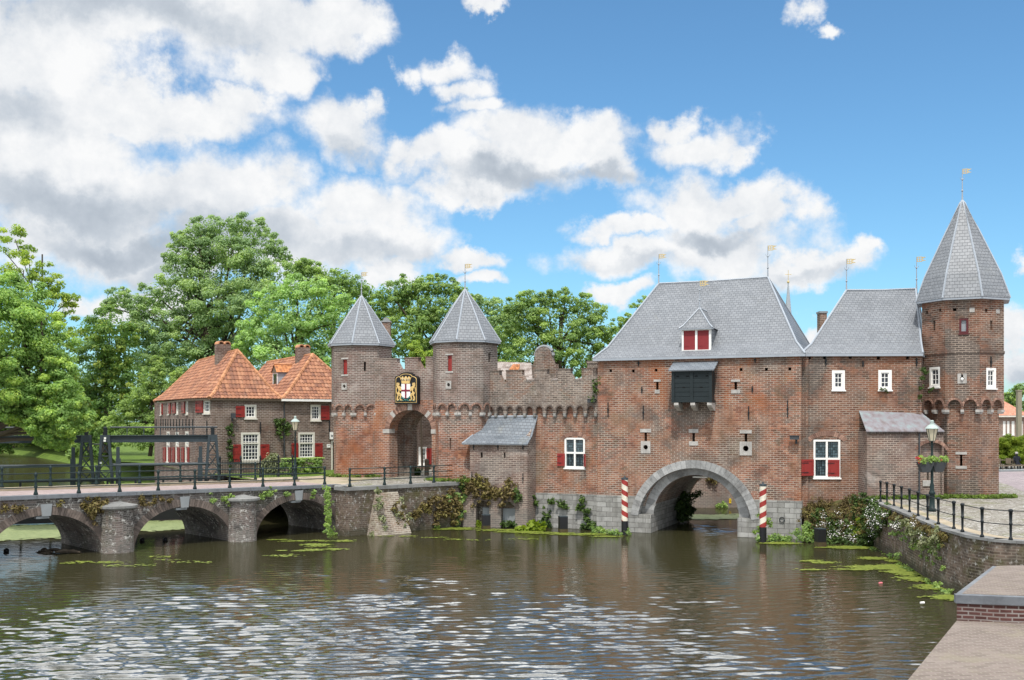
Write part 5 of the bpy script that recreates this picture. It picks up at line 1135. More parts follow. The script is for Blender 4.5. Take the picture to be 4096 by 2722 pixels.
for k in range(n):
    a = BW.L * k / n + 0.006; b = BW.L * (k + 1) / n - 0.006
    q.hexa([BW.pt(a, zd(a) + 0.004, 0.1), BW.pt(b, zd(b) + 0.004, 0.1), BW.pt(b, zd(b) + 0.004, -0.42), BW.pt(a, zd(a) + 0.004, -0.42), BW.pt(a, zd(a) + 0.17, 0.1), BW.pt(b, zd(b) + 0.17, 0.1), BW.pt(b, zd(b) + 0.17, -0.42), BW.pt(a, zd(a) + 0.17, -0.42)])
q.build('coping', BLUESTONE, bridge)
q = MB(); q.hexa([BW.pt(u, zd(u) + z, d) for z in (0.003, 0.14) for u, d in ((0, -0.425), (BW.L, -0.425), (BW.L, -4.2), (0, -4.2))]); q.build('roadway', PINK_ROAD, bridge)
q = MB(); q.hexa([BW.pt(u, zd(u) + z, d) for z in (0.003, 0.26) for u, d in ((0, -4.205), (BW.L, -4.205), (BW.L, -5.2), (0, -5.2))]); q.build('rear_kerb', SAND, bridge)
for c in (-2.9, 3.55, 10.0):
    ctr = brp(c, 0.15); th = math.atan2(BR_N.y, BR_N.x); q = MB()
    f = lambda r, sq=1.0: [ctr + BR_T * r * math.cos(t) + BR_N * (r * 1.0 * math.sin(t)) for t in np.linspace(math.pi, 0, 15)]
    def half(mb, r0, z0, r1, z1):
        A = [Vector((*p, z0)) for p in f(r0)]; B = [Vector((*p, z1)) for p in f(r1)]
        for i in range(len(A) - 1): mb.poly([A[i], A[i + 1], B[i + 1], B[i]])
        mb.poly([B[i] for i in range(len(B))]); mb.poly([A[i] for i in range(len(A) - 1, -1, -1)])
    half(q, 0.76, -0.7, 0.73, 2.02); pier = q.build('pier', BR_BRIDGE, bridge)
    q = MB(); half(q, 0.80, 2.02, 0.86, 2.09); half(q, 0.92, 2.09, 0.92, 2.19); half(q, 0.91, 2.191, 0.12, 2.36); q.build('pier_cap', COPING, pier)

# ------------------------------------------------------------------ sluice behind the bridge
SLW = Wall((-46.0, 54.95), (-18.1, 64.25)); sl0 = thing('sluice', 'dark steel sluice with lattice pylons and long beams behind the bridge', 'sluice', (-25, 62, 0))
def pylon(px, ztop):
    u = SLW.uz(px, 1800)[0]; q = MB()
    for d in (-0.38, 0.38):
        for s in (-1, 1): q.hexa([SLW.pt(u + s * 0.56 + x, z0, d + y) if z0 < 1 else SLW.pt(u + s * 0.2 + x, z0, d * 0.62 + y) for z0 in (0.3, ztop) for x, y in ((-0.075, 0.05), (0.075, 0.05), (0.075, -0.05), (-0.075, -0.05))])
        nb = 5
        for k in range(nb):
            za, zb2 = 0.5 + (ztop - 0.9) * k / nb, 0.5 + (ztop - 0.9) * (k + 1) / nb; wa = 0.56 - 0.36 * (za - 0.3) / (ztop - 0.3); wb2 = 0.56 - 0.36 * (zb2 - 0.3) / (ztop - 0.3); dd_ = d * (1 - 0.38 * k / nb)
            for s in (-1, 1): q.tube([SLW.pt(u - s * wa, za, dd_), SLW.pt(u + s * wb2, zb2, dd_)], 0.022, 4)
            q.tube([SLW.pt(u - wb2, zb2, dd_), SLW.pt(u + wb2, zb2, dd_)], 0.02, 4)
    q.wbox(SLW, u - 0.27, u + 0.27, ztop - 0.45, ztop, -0.26, 0.26)
    py = q.build('pylon', GREY_IRON, sl0)
    q = MB(); q.wbox(SLW, u - 0.1, u + 0.12, ztop + 0.0, ztop + 0.42, -0.1, 0.1); q.lathe(SLW.pt(u, ztop + 0.4, 0), [(0.02, -0.12), (0.12, -0.06), (0.12, 0.06), (0.02, 0.12)], 8); q.build('gear_box', IRON, py); return u
u1_ = pylon(345, 5.27); u2_ = pylon(421, 5.27); u3_ = pylon(850, 5.27)
for s, u in ((-1, u1_), (1, u2_), (-1, u3_)):
    q = MB(); q.wbox(SLW, u + s * 0.74 - 0.14, u + s * 0.74 + 0.14, 0.4, 3.85, -0.16, 0.16); q.wbox(SLW, u + s * 0.72 - 0.1, u + s * 0.72 + 0.1, 3.85, 4.55, -0.08, 0.08); q.build('lifting_post', GREY_IRON, sl0)
for a, b_ in ((0, u1_ - 0.25), (u2_ + 0.28, u3_ - 0.2)):
    q = MB(); q.wbox(SLW, a, b_, 4.86, 5.22, -0.05, 0.05); q.wbox(SLW, a, b_, 5.221, 5.26, -0.16, 0.16); q.wbox(SLW, a, b_, 4.82, 4.859, -0.16, 0.16); q.build('beam', GREY_IRON, sl0)
    q = MB(); q.tube([SLW.pt(a, 5.74, 0), SLW.pt(b_ + 0.5, 5.74, 0)], 0.055, 6)
    for k in range(1, 6): u = a + (b_ - a) * k / 6; q.tube([SLW.pt(u, 5.26, 0), SLW.pt(u, 5.74, 0)], 0.03, 5)
    for k in range(7): u = b_ - 0.9 - 0.13 * k if b_ > u2_ else b_ - 1 - 0.13 * k; q.tube([SLW.pt(u, 5.74, 0), SLW.pt(u + 0.03, 5.74, 0)], 0.10, 8)
    q.build('drive_shaft', GREY_IRON, sl0)
    q = MB(); q.tube([SLW.pt(a, 3.46, 0.1), SLW.pt(b_, 3.46, 0.1)], 0.09, 8); q.build('pipe', GREY_IRON, sl0)
q = MB(); q.tube([SLW.pt(u1_, 4.72, 0), SLW.pt(u2_, 4.72, 0)], 0.03, 5); q.build('tie_rod', GREY_IRON, sl0)
q = MB(); q.wbox(SLW, 0, SLW.L, 0.06, 1.35, -0.3, 0.3); q.wbox(SLW, 0, SLW.L, 1.351, 1.5, -0.6, 0.5); q.build('weir_beam', BLACK, sl0)
q = MB()
for k in range(19): u = 0.4 + (SLW.L - 0.8) * k / 18; q.wbox(SLW, u - 0.06, u + 0.06, 1.5, 2.55, 0.36, 0.48)
q.build('rail_post', IRON, sl0); q = MB(); q.wbox(SLW, 0, SLW.L, 2.5, 2.62, 0.35, 0.49); q.wbox(SLW, 0, SLW.L, 1.95, 2.0, 0.39, 0.45); q.build('walkway_rail', IRON, sl0)
for px, py in ((1203, 152), (1199, 180), (1155, 432)):
    p = SLW.uz(px / 2.851, 1700 + py / 2.851); q = MB(); q.wbox(SLW, p[0] - 0.06, p[0] + 0.06, p[1] - 0.06, p[1] + 0.06, 0.47, 0.49); q.build('number_plate', WHITE, sl0)

# ------------------------------------------------------------------ the two orange roofed houses
K1, K2, K3 = Vector((-19.9, 68.0)), Vector((-21.5, 69.5)), Vector((-29.4, 84.3)); MM = Vector((-16.05, 71.08)); FT = (MM - K1).normalized(); LB = Vector((-0.471, 0.882))
NN = K1 + FT * 11.6; M2 = MM + LB * 16.5; N2 = NN + LB * 14.5
ha = thing('house', 'left orange roofed house with a row of iron wall anchors on its shaded side', 'house', (-21, 72, 2.6), 'orange roofed houses')
HF = Wall(K1, MM); HL = Wall(K3, K2); HC = Wall(K2, K1)
hops = []
hops.append(window(HF, wbx(HF, z6, 1040, 705, 1165, 850), ha, 3, 3, 0.11, 0.012, CREAM)); hops.append(window(HF, wbx(HF, z6, 1003, 995, 1203, 1302), ha, 5, 7, 0.13, 0.012, CREAM, transom=0.63))
for a in ((947, 720, 1040, 835), (916, 1120, 1002, 1302), (1204, 1120, 1296, 1296)): shutter(HF, wbx(HF, z6, *a), ha)
cops = [window(HC, wbx(HC, z6, 613, 650, 681, 798), ha, 3, 3, 0.11, 0.012, CREAM)]; shutter(HC, wbx(HC, z6, 536, 662, 610, 788), ha)
lops = []
for x0, x1, y0, y1 in ((160, 174, 688, 812), (239, 255, 680, 806), (329, 348, 670, 804), (429, 451, 660, 806)): lops.append(window(HL, wbx(HL, z6, x0, y0, x1, y1), ha, 2, 3, 0.1, 0.012, CREAM))
for x0, x1, y0, y1 in ((176, 189, 695, 808), (252, 270, 685, 800), (293, 322, 682, 795), (391, 420, 672, 795)):
    a = wbx(HL, z6, x0, y0, x1, y1); W = Wall(HL.pt(a[0], 0, 0.03).xy, HL.pt(a[1], 0, 0.03).xy); shutter(HL, a, ha, rails=1)
for x0, x1, y0, y1 in ((226, 259, 985, 1303), (321, 354, 990, 1315), (421, 457, 985, 1322)): lops.append(window(HL, wbx(HL, z6, x0, y0, x1, y1), ha, 3, 6, 0.12, 0.012, CREAM, transom=0.55))
for x0, x1 in ((196, 221), (250, 270), (289, 312), (343, 364), (389, 413), (446, 466)): shutter(HL, wbx(HL, z6, x0, 1150, x1, 1305), ha)
ZEA = 7.62; mb = MB()
for W, op in ((HF, hops), (HL, lops), (HC, cops), (Wall(M2, K3), []), (Wall(MM, M2), [])): strips(mb, W, 0.002, W.L - 0.002, -0.5 if W is HL else 1.5, ZEA, op, 0.35)
mb.build('brick_wall', BR_HOUSE, ha)
for x in (120, 168, 193, 218, 243, 270, 302, 333, 365, 398, 432, 465, 502):
    u, zt = HL.uz(*z6(x, 855)); _, z0 = HL.uz(*z6(x, 968)); anchor(HL, u, z0, zt, ha, 0.09)
u, zt = HC.uz(*z6(650, 870)); anchor(HC, u, zt - 1.2, zt, ha, 0.06); u, zt = HF.uz(*z6(1204, 885)); anchor(HF, u, zt - 0.8, zt, ha)
RFA, RRA = Vector((-19.1, 71.2, 11.0)), Vector((-25.2, 82.7, 10.95))
og = 0.25; eA = [v3(K1 + Vector((-0.1, -0.3)), ZEA), v3(MM + FT * 0.02 - Vector((-0.15, 0.2)), ZEA), v3(M2, ZEA), v3(K3 + Vector((-0.15, 0.3)), ZEA + 0.1), v3(K2 + Vector((-0.25, -0.1)), ZEA)]
mb = MB(); mid = RFA.lerp(RRA, 0.08)
for fn in (roof_faces, tile_faces): fn(mb, [(eA[0], eA[1]), (eA[1], eA[2]), (eA[2], eA[3]), (eA[3], eA[4]), (eA[4], eA[0])], [(RFA, RFA), (RFA, RRA), (RRA, RRA), (RRA, mid), (mid, RFA)], f=0.2, drop=0.05)
rA = mb.build('roof', TILE_CLAY, ha)
def ridge_tiles(parent, pts, r=0.15, step=0.40):
    q = MB(); pts = [Vector(p) for p in pts]
    for a, b in zip(pts, pts[1:]):
        L = (b - a).length; n = max(1, int(L / step))
        for k in range(n): q.tube([a.lerp(b, k / n), a.lerp(b, (k + 1.12) / n)], [r, r * 0.82], 7)
    return q.build('ridge_tile', RIDGE_TILE, parent)
for a, d in ((eA[0], RFA), (eA[1], RFA), (eA[3], RRA)): ridge_tiles(rA, hip_line(a, d, 0.2, 0.05))
ridge_tiles(rA, [RFA, RRA])
q = MB(); q.prism([p.xy for p in eA], ZEA - 0.12, ZEA - 0.008); q.build('eave_board', WOOD, ha)
hb2 = thing('house', 'right orange roofed house with white gutter and dormer, next to the gate tower', 'house', (-13, 76, 2.6), 'orange roofed houses')
HB = Wall(MM + FT * 0.003, NN)
bops = [window(HB, wbx(HB, z6, 1730, 705, 1836, 872), hb2, 3, 4, 0.11, 0.012, CREAM), window(HB, wbx(HB, z6, 1601, 994, 1774, 1272), hb2, 5, 7, 0.13, 0.012, CREAM, transom=0.6)]
for a in ((1838, 715, 1924, 862), (1529, 1106, 1600, 1272), (1775, 1106, 1853, 1272)): shutter(HB, wbx(HB, z6, *a), hb2)
ud, zdr = HB.uz(*z6(1945, 1080)); bops.append((ud, ud + 1.2, 2.5, zdr))
q = MB(); q.wbox(HB, ud + 0.12, ud + 1.1, 2.62, zdr - 0.1, -0.2, -0.14); q.build('door', BLACK, hb2); q = MB(); q.wbox(HB, ud, ud + 0.12, 2.6, zdr, -0.25, 0.03); q.wbox(HB, ud + 0.12, ud + 1.1, zdr - 0.1, zdr, -0.25, 0.03); q.build('door_frame', CREAM, hb2)
for i, a in enumerate(((1926, 992, 1954, 1066), (1898, 1117, 1934, 1153))):
    b = wbx(HB, z6, *a); q = MB(); q.wbox(HB, *b, 0.02, 0.07 if i else 0.2); sgn = q.build('sign_board', WHITE, hb2)
    q = MB(); dd2 = 0.073 if i else 0.203
    w_ = b[1] - b[0]; h_ = b[3] - b[2]
    if i: q.wbox(HB, b[0] + w_ * .2, b[0] + w_ * .45, b[2] + h_ * .6, b[2] + h_ * .75, dd2, dd2 + .004); q.wbox(HB, b[0] + w_ * .55, b[0] + w_ * .8, b[2] + h_ * .6, b[2] + h_ * .75, dd2, dd2 + .004)
    else: q.wbox(HB, b[0] + w_ * .25, b[0] + w_ * .45, b[2] + h_ * .35, b[2] + h_ * .65, dd2, dd2 + .004); q.wbox(HB, b[0] + w_ * .5, b[0] + w_ * .78, b[2] + h_ * .35, b[2] + h_ * .6, dd2, dd2 + .004)
    q.build('sign_print', GREY_IRON, sgn)
mb = MB(); strips(mb, HB, 0.0, HB.L, 1.5, ZEA, bops, 0.35)
for W in (Wall(NN, N2), Wall(N2, M2)): strips(mb, W, 0.002, W.L - 0.002, 1.5, ZEA, [], 0.35)
mb.build('brick_wall', BR_HOUSE, hb2)
RFB, RRB = Vector((-14.6, 75.0, 10.95)), Vector((-20.6, 86.2, 11.0))
eB_ = [v3(MM + Vector((0.12, -0.22)), ZEA + 0.02), v3(NN + Vector((0.2, -0.2)), ZEA + 0.02), v3(N2, ZEA), v3(M2 + Vector((0.02, 0.02)), ZEA)]
mb = MB()
for fn in (roof_faces, tile_faces): fn(mb, [(eB_[0], eB_[1]), (eB_[1], eB_[2]), (eB_[2], eB_[3]), (eB_[3], eB_[0])], [(RFB, RFB), (RFB, RRB), (RRB, RRB), (RRB, RFB)], f=0.2, drop=0.05); 
rB = mb.build('roof', TILE_CLAY, hb2)
for a, d in ((eB_[0], RFB), (eB_[1], RFB)): ridge_tiles(rB, hip_line(a, d, 0.2, 0.05))
ridge_tiles(rB, [RFB, RRB]); q = MB(); q.prism([p.xy for p in eB_], ZEA - 0.12, ZEA - 0.008); q.build('eave_board', WOOD, hb2)
q = MB(); q.wbox(HB, -0.1, HB.L, ZEA - 0.13, ZEA + 0.02, 0.23, 0.36); q.build('gutter', WHITE, hb2)
q = MB(); ux = HB.uz(*z6(1450, 900))[0]; q.tube([HB.pt(ux, ZEA - 0.1, 0.28), HB.pt(ux, ZEA - 0.4, 0.08), HB.pt(ux, 2.6, 0.08)], 0.05, 6); q.build('downpipe', PLASTIC_GREY, hb2)
u, zt = HB.uz(*z6(1927, 865)); anchor(HB, u, zt - 1.4, zt, hb2, 0.06)
def brick_chimney(root, p, rz):
    q = MB(); q.box((p.x, p.y, p.z - 0.75), (0.95, 0.62, 2.1), rz); c = q.build('chimney', BR_HOUSE, root)
    for s in (-0.24, 0.24):
        q = MB(); ax = Vector((math.cos(rz), math.sin(rz), 0)); ay = Vector((-math.sin(rz), math.cos(rz), 0)); m = Vector(p) + ax * s + Vector((0, 0, 0.30))
        for k in range(7):
            t0, t1 = math.pi * k / 7, math.pi * (k + 1) / 7; f = lambda t, r, y: m + ax * r * math.cos(t) + Vector((0, 0, 1)) * (r * math.sin(t)) + ay * y
            q.hexa([f(t0, 0.17, -0.33), f(t0, 0.24, -0.33), f(t1, 0.24, -0.33), f(t1, 0.17, -0.33), f(t0, 0.17, 0.33), f(t0, 0.24, 0.33), f(t1, 0.24, 0.33), f(t1, 0.17, 0.33)])
        q.build('chimney_tile', RIDGE_TILE, c)
rzF = math.atan2(FT.y, FT.x)
pa = RFA.lerp(RRA, 0.2); brick_chimney(ha, Vector((*at(891, 1400, pa.y).xy, HCAM + (HY - 1396) / FPX * pa.y)), rzF)
pb = RFB.lerp(RRB, 0.17); brick_chimney(hb2, Vector((*at(1211, 1410, pb.y).xy, HCAM + (HY - 1408) / FPX * pb.y)), rzF)
# dormer on the right house's left slope
DN = Vector((-0.882, -0.471)); dc = at(1102, 1540, 76.8); DWa = Wall((dc.xy + LB * 0.65), (dc.xy - LB * 0.65)); zb0 = 8.7; zt0 = 9.75
q = MB(); q.wbox(DWa, 0, DWa.L, zb0 - 0.6, zt0, -2.3, 0.0); d2 = q.build('dormer', LEAD, hb2)
q = MB(); frame(q, DWa, 0.0, DWa.L, zb0, zt0, 0.12, 0.003, 0.05); q.build('window', WHITE, d2); q = MB(); q.wbox(DWa, 0.12, DWa.L - 0.12, zb0 + 0.12, zt0 - 0.12, 0.004, 0.02); q.build('pane', PANE, d2)
q = MB(); a_, b_, c_, e_ = DWa.pt(-0.15, zt0, 0.15), DWa.pt(DWa.L + 0.15, zt0, 0.15), DWa.pt(DWa.L + 0.15, zt0, -2.6), DWa.pt(-0.15, zt0, -2.6); r1 = DWa.pt(DWa.L / 2, zt0 + 0.62, 0.12); r2 = DWa.pt(DWa.L / 2, zt0 + 0.62, -2.6)
q.poly([a_, r1, r2, e_][::-1]); q.poly([b_, c_, r2, r1]); dro = q.build('dormer_roof', TILE, d2); ridge_tiles(dro, [r1, r2], 0.1)
q = MB(); q.poly([a_ + Vector((0.05, 0.03, -.02)), b_ + Vector((.05, .03, -.02)), r1 + Vector((.05, .03, -.04))]); q.build('dormer_gable', WOOD, d2)
q = MB(); p = at(1133, 1480, 78.5); q.tube([p + Vector((0, 0, -0.5)), p + Vector((0, 0, 0.35))], 0.09, 7); q.tube([p + Vector((0, 0, 0.3)), p + Vector((0, 0, 0.5))], [0.14, 0.05], 7); q.build('vent_pipe', IRON, hb2)
# ------------------------------------------------------------------ right quay wall and the near platform
qw = thing('quay_wall', 'curved mossy brick quay wall below the cobbled quay at the octagonal tower', 'wall', (15.8, 37, 0))
def smooth_line(pts, n=6):
    P = [Vector(p) for p in pts]; out = []
    for i in range(len(P) - 1):
        p0, p1, p2, p3 = P[max(i - 1, 0)], P[i], P[i + 1], P[min(i + 2, len(P) - 1)]
        for k in range(n):
            t = k / n; out.append(0.5 * ((2 * p1) + (p2 - p0) * t + (2 * p0 - 5 * p1 + 4 * p2 - p3) * t * t + (3 * p1 - p0 - 3 * p2 + p3) * t ** 3))
    return out + [P[-1]]
RQS = RQ[:1] + [tuple(p) for p in RQ[1:]]
mb = MB(); cp = MB()
for a, b in zip(RQS, RQS[1:]):
    W = Wall(a, b); strips(mb, W, -0.0, W.L, -0.7, 2.12, [], 0.5)
    cp.wbox(W, -0.03, W.L + 0.03, 2.121, 2.215, -0.45, 0.05)
mb.build('brick_wall', BR_QUAY, qw); cp.build('coping', COPING, qw)
# near platform
pf = thing('raised_platform', 'raised brick paved platform with grey stone coping in the near right corner', 'platform', (10, 21, 2.2))
P0, P1, P2_ = Vector((8.86, 20.4)), Vector((11.5, 24.4)), Vector((16.0, 25.0)); P3 = Vector((16.0, 18.75)); FW = Wall(P0, P0 + (P3 - P0).normalized() * 7.4)
plan = [P0, FW.b, (17, 25.1), P2_, P1]
mb = MB(); mb.prism(plan, -0.7, 2.545); mb.build('brick_wall', BR_PURPLE, pf)
mb = MB(); n = 5
for k in range(n): mb.wbox(FW, FW.L * k / n + 0.004 - (0.03 if k == 0 else 0), FW.L * (k + 1) / n - 0.004, 2.55, 2.715, -0.14, 0.04)
W = Wall(P1, P0); n = 3
for k in range(n): mb.wbox(W, W.L * k / n + 0.004, W.L * (k + 1) / n - 0.14 * (k == n - 1) - 0.004, 2.55, 2.713, -0.12, 0.04)
mb.build('coping', BLUESTONE, pf)
mb = MB(); ins = [FW.pt(0.125, 0, -0.142).xy, FW.pt(FW.L, 0, -0.142).xy, Vector((17, 25.05)), P2_ + Vector((0, 0)), P1 + Vector((0.05, -0.02))]
mb.prism(ins, 2.55, 2.722); mb.build('paving', PAVER, pf)
mb = MB(); E0 = P0 + (Vector((6.06, 15.7)) - P0) * 4.0
mb.prism([E0, (60, E0.y), (60, 17.0), FW.pt(FW.L + 2, 0, 0.003).xy, FW.pt(0.0, 0, 0.003).xy], -0.7, 2.2); struct(mb.build('pavement', PAVER))

# ------------------------------------------------------------------ railings
def post_bm(mb, p, h=1.03, r=0.055):
    mb.lathe(p, [(r * 1.9, 0), (r * 1.7, h * 0.08), (r * 1.15, h * 0.16), (r * 0.95, h * 0.28), (r * 1.5, h * 0.36), (r * 0.95, h * 0.41), (r * 0.9, h * 0.56), (r * 1.5, h * 0.64), (r * 0.95, h * 0.69), (r * 0.95, h * 0.80), (r * 1.5, h * 0.87), (r * 1.25, h * 0.92), (r * 0.9, h * 0.96), (r * 0.2, h)], 10)
def railing(label, pts, heights, name='railing', org=None, end=None, h=1.03, slim=False, rr=0.024):
    root = thing(name, label, 'railing', org or pts[0])
    for p in pts:
        q = MB()
        if slim: q.lathe(p, [(0.075, 0), (0.06, 0.07), (0.038, 0.10), (0.045, 0.5), (0.058, 0.51), (0.058, 0.56), (0.045, 0.57), (0.058, 0.93), (0.075, 0.935), (0.075, 1.0), (0.03, 1.03)], 10)
        else: post_bm(q, p, h)
        q.build('post', IRON if slim else GREEN_IRON, root, smooth=True)
    for hh in heights:
        q = MB(); line = [Vector(p) + Vector((0, 0, hh)) for p in pts] + ([Vector(end) + Vector((0, 0, hh))] if end else [])
        q.tube(line, rr, 7); q.build('rail', IRON if slim else GREEN_IRON, root)
    return root
fz = lambda t, d=0.0, e=0.0: Vector((*brp(t, d), zdeck(t) + e))
railing('cast iron railing along the near side of the brick bridge', [fz(-3.8 + 1.896 * k, -0.12) for k in range(11)], (0.33, 0.64, 0.96))
railing('cast iron railing along the far side of the brick bridge', [fz(-4.5 + 2.27 * k, -5.0, 0.09) for k in range(9)], (0.33, 0.64, 0.96))
tp = [onz(1424, 1949, 2.615), onz(1532, 1941, 2.615), onz(1631, 1935.5, 2.615), onz(1724, 1931, 2.615)]
TW3 = TWs[2]
tpp = [Vector((*(TW3.a + TW3.t * (p.xy - TW3.a).dot(TW3.t) - TW3.n * 0.2), 2.615)) for p in tp]
tpp[0] = Vector((*(PC + Vector((0.12, 0.45))), 2.615))
tpp[0].z = 2.612
railing('cast iron railing at the edge of the land gate terrace', tpp, (0.33, 0.64, 0.96), end=(TW3.a + TW3.t * (TW3.L - 0.45) - TW3.n * 0.25).to_3d() + Vector((0, 0, 2.615)))
rp = [(730, 570), (766, 579), (805, 593), (847, 609), (892, 628), (940, 649), (993, 671), (1053, 696), (1140, 722), (1188, 739), (1298, 768), (1458, 784)]
rpts = []
for x, y in rp: a = z5(x, y); rpts.append(onz(a[0], a[1], 2.216))
pl = rpts[-1]; rpts2 = rpts[9:] + [pl + Vector((2.0, -0.25, 0)), pl + Vector((4.0, -0.5, 0))]
railing('black railing with slim posts along the mossy quay wall up to the annex', rpts[:9], (0.50, 0.96), slim=True, rr=0.016)
railing('black railing with slim posts at the rounded near corner of the quay', rpts2, (0.50, 0.96), slim=True, rr=0.016)

# ------------------------------------------------------------------ striped poles, stubs and floats in the water
def pole(px, py, top, label, twist, tilt=0.0):
    p = onz(px, py); h = top - 0.0
    root = thing('mooring_pole', label, 'pole', p, 'red and white poles beside the water gate')
    zt = HCAM + (HY - top) / FPX * p.y
    q = MB(); zs_ = 0.75; q.lathe(p, [(0.175, zs_), (0.175, zt - 0.10)], 14); s = q.build('striped_shaft', SPIRAL, root); s['twist'] = twist
    q = MB(); q.lathe(p, [(0.18, -1.0), (0.18, zs_)], 14); q.build('black_base', BLACK, root)
    q = MB(); q.lathe(p, [(0.19, zt - 0.10), (0.19, zt - 0.02), (0.15, zt), (0.05, zt + 0.02), (0.03, zt + 0.1)], 12); q.build('pole_cap', GREY_IRON, root)
pole(2499, 2140, 1912, 'red and white spiral striped pole left of the stone arch', 1.0)
pole(3052, 2168, 1937, 'red and white spiral striped pole right of the stone arch', -1.0)
def stub(px, py, top, label, w_=0.44):
    p = onz(px, py); zt = HCAM + (HY - top) / FPX * p.y; root = thing('mooring_stub', label, 'bollard', p, 'square black stubs in the water')
    q = MB(); q.box((p.x, p.y, (zt - 0.8) / 2), (w_, w_, zt + 0.8), 0.2); o = q.build('block', BLACK, root)
    q = MB(); q.box((p.x, p.y, zt + 0.02), (w_ * 1.03, w_ * 1.03, 0.04), 0.2); q.build('top_plate', GREY_IRON, root)
    q = MB(); q.box((p.x, p.y, 0.07), (w_ * 1.02, w_ * 1.02, 0.3), 0.2); q.build('slime_band', EARTH, root)
stub(1944, 2118, 2061, 'square black stub in front of the two arched niches of the shed'); stub(2252, 2132, 2068, 'square black stub in front of the curtain wall stone base'); stub(3281, 2186, 2117, 'square black stub between the right striped pole and the flowers', 0.42)
for i, (x, y, l) in enumerate(((25, 2209, 'black ball float left of the first bridge pier'), (568, 2166, 'black ball float just right of the first bridge pier'), (661, 2164, 'black ball float under the middle bridge arch'))):
    p = onz(x, y); q = MB(); q.ball(p + Vector((0, 0, 0.06)), 0.125, 12, 8); tag(q.build('float', BLACK, None, p, smooth=True), l, 'float', 'black ball floats on the water')
p = onz(230, 2212); q = MB()
for k in range(9): a = random.uniform(-0.6, 0.6); c = p + Vector((random.uniform(-.9, .9), random.uniform(-0.3, .3), random.uniform(0.0, 0.16))); q.tube([c - Vector((random.uniform(.2, .5), a * .3, .05)), c, c + Vector((random.uniform(.2, .5), a * .3, -.05))], [0.05, 0.09, 0.04], 6)
tag(q.build('driftwood', BARK, None, p), 'dark tangle of driftwood floating in front of the left bridge arch', 'driftwood')
for x, y, l, mt, sz in ((3523, 2335, 'small pink plastic can floating on the water', PINK, 0.13), (3690, 2414, 'white and blue drinks can floating near the platform', WHITE, 0.14)):
    p = onz(x, y); q = MB(); q.tube([p + Vector((-sz / 2, 0, 0.02)), p + Vector((sz / 2, 0.03, 0.02))], 0.035, 8); tag(q.build('drink_can', mt, None, p), l, 'can')

# ------------------------------------------------------------------ lamp posts
def lamp(p, H, label):
    root = thing('street_lamp', label, 'lamp', p); s = H / 3.9
    q = MB(); q.lathe(p, [(0.17 * s, 0), (0.17 * s, 0.12 * s), (0.12 * s, 0.16 * s), (0.11 * s, 0.75 * s), (0.15 * s, 0.8 * s), (0.12 * s, 0.86 * s), (0.085 * s, 0.95 * s), (0.09 * s, 1.15 * s), (0.06 * s, 1.25 * s), (0.06 * s, 2.35 * s), (0.085 * s, 2.4 * s), (0.045 * s, 2.5 * s), (0.04 * s, 2.78 * s), (0.065 * s, 2.82 * s), (0.035 * s, 2.9 * s), (0.035 * s, 3.12 * s)], 12); q.build('post', GREEN_IRON, root, smooth=True)
    zl = p[2] + 3.08 * s; c = Vector((p[0], p[1], zl)); q = MB()
    q.lathe(c, [(0.12 * s, 0.0), (0.24 * s, 0.52 * s)], 6, R(30)); ln = q.build('lantern', LANTERN, root)
    q = MB()
    for k in range(6): t = R(30) + math.pi * k / 3; d = Vector((math.cos(t), math.sin(t), 0)); q.tube([c + d * 0.125 * s, c + d * 0.245 * s + Vector((0, 0, 0.52 * s))], 0.012, 4)
    q.lathe(c, [(0.02, -0.04 * s), (0.13 * s, -0.02 * s), (0.13 * s, 0.0)], 8)
    q.build('lantern_frame', GREEN_IRON, ln)
    q = MB(); q.lathe(c, [(0.29 * s, 0.525 * s), (0.28 * s, 0.56 * s), (0.16 * s, 0.68 * s), (0.08 * s, 0.72 * s), (0.07 * s, 0.84 * s), (0.09 * s, 0.85 * s), (0.05 * s, 0.9 * s)], 12); q.build('lantern_roof', ASH, ln)
    q = MB()
    for a in (0.0, 1.57, 3.14, 4.71): d = Vector((math.cos(a), math.sin(a), 0)); q.tube([Vector((p[0], p[1], p[2] + 2.86 * s)), Vector((p[0], p[1], p[2] + 2.93 * s)) + d * 0.1 * s, c + d * 0.1 * s], 0.012, 4)
    q.build('bracket', GREEN_IRON, root); return root
lamp(Vector((*at(1181, 1680, 62).xy, 2.606)), 3.75, 'green cast iron street lamp in front of the right orange roofed house')
RLP = onz(3728, 2047, 2.2); rlamp = lamp(RLP, 3.9, 'green cast iron street lamp with hanging flower planters on the cobbled quay')

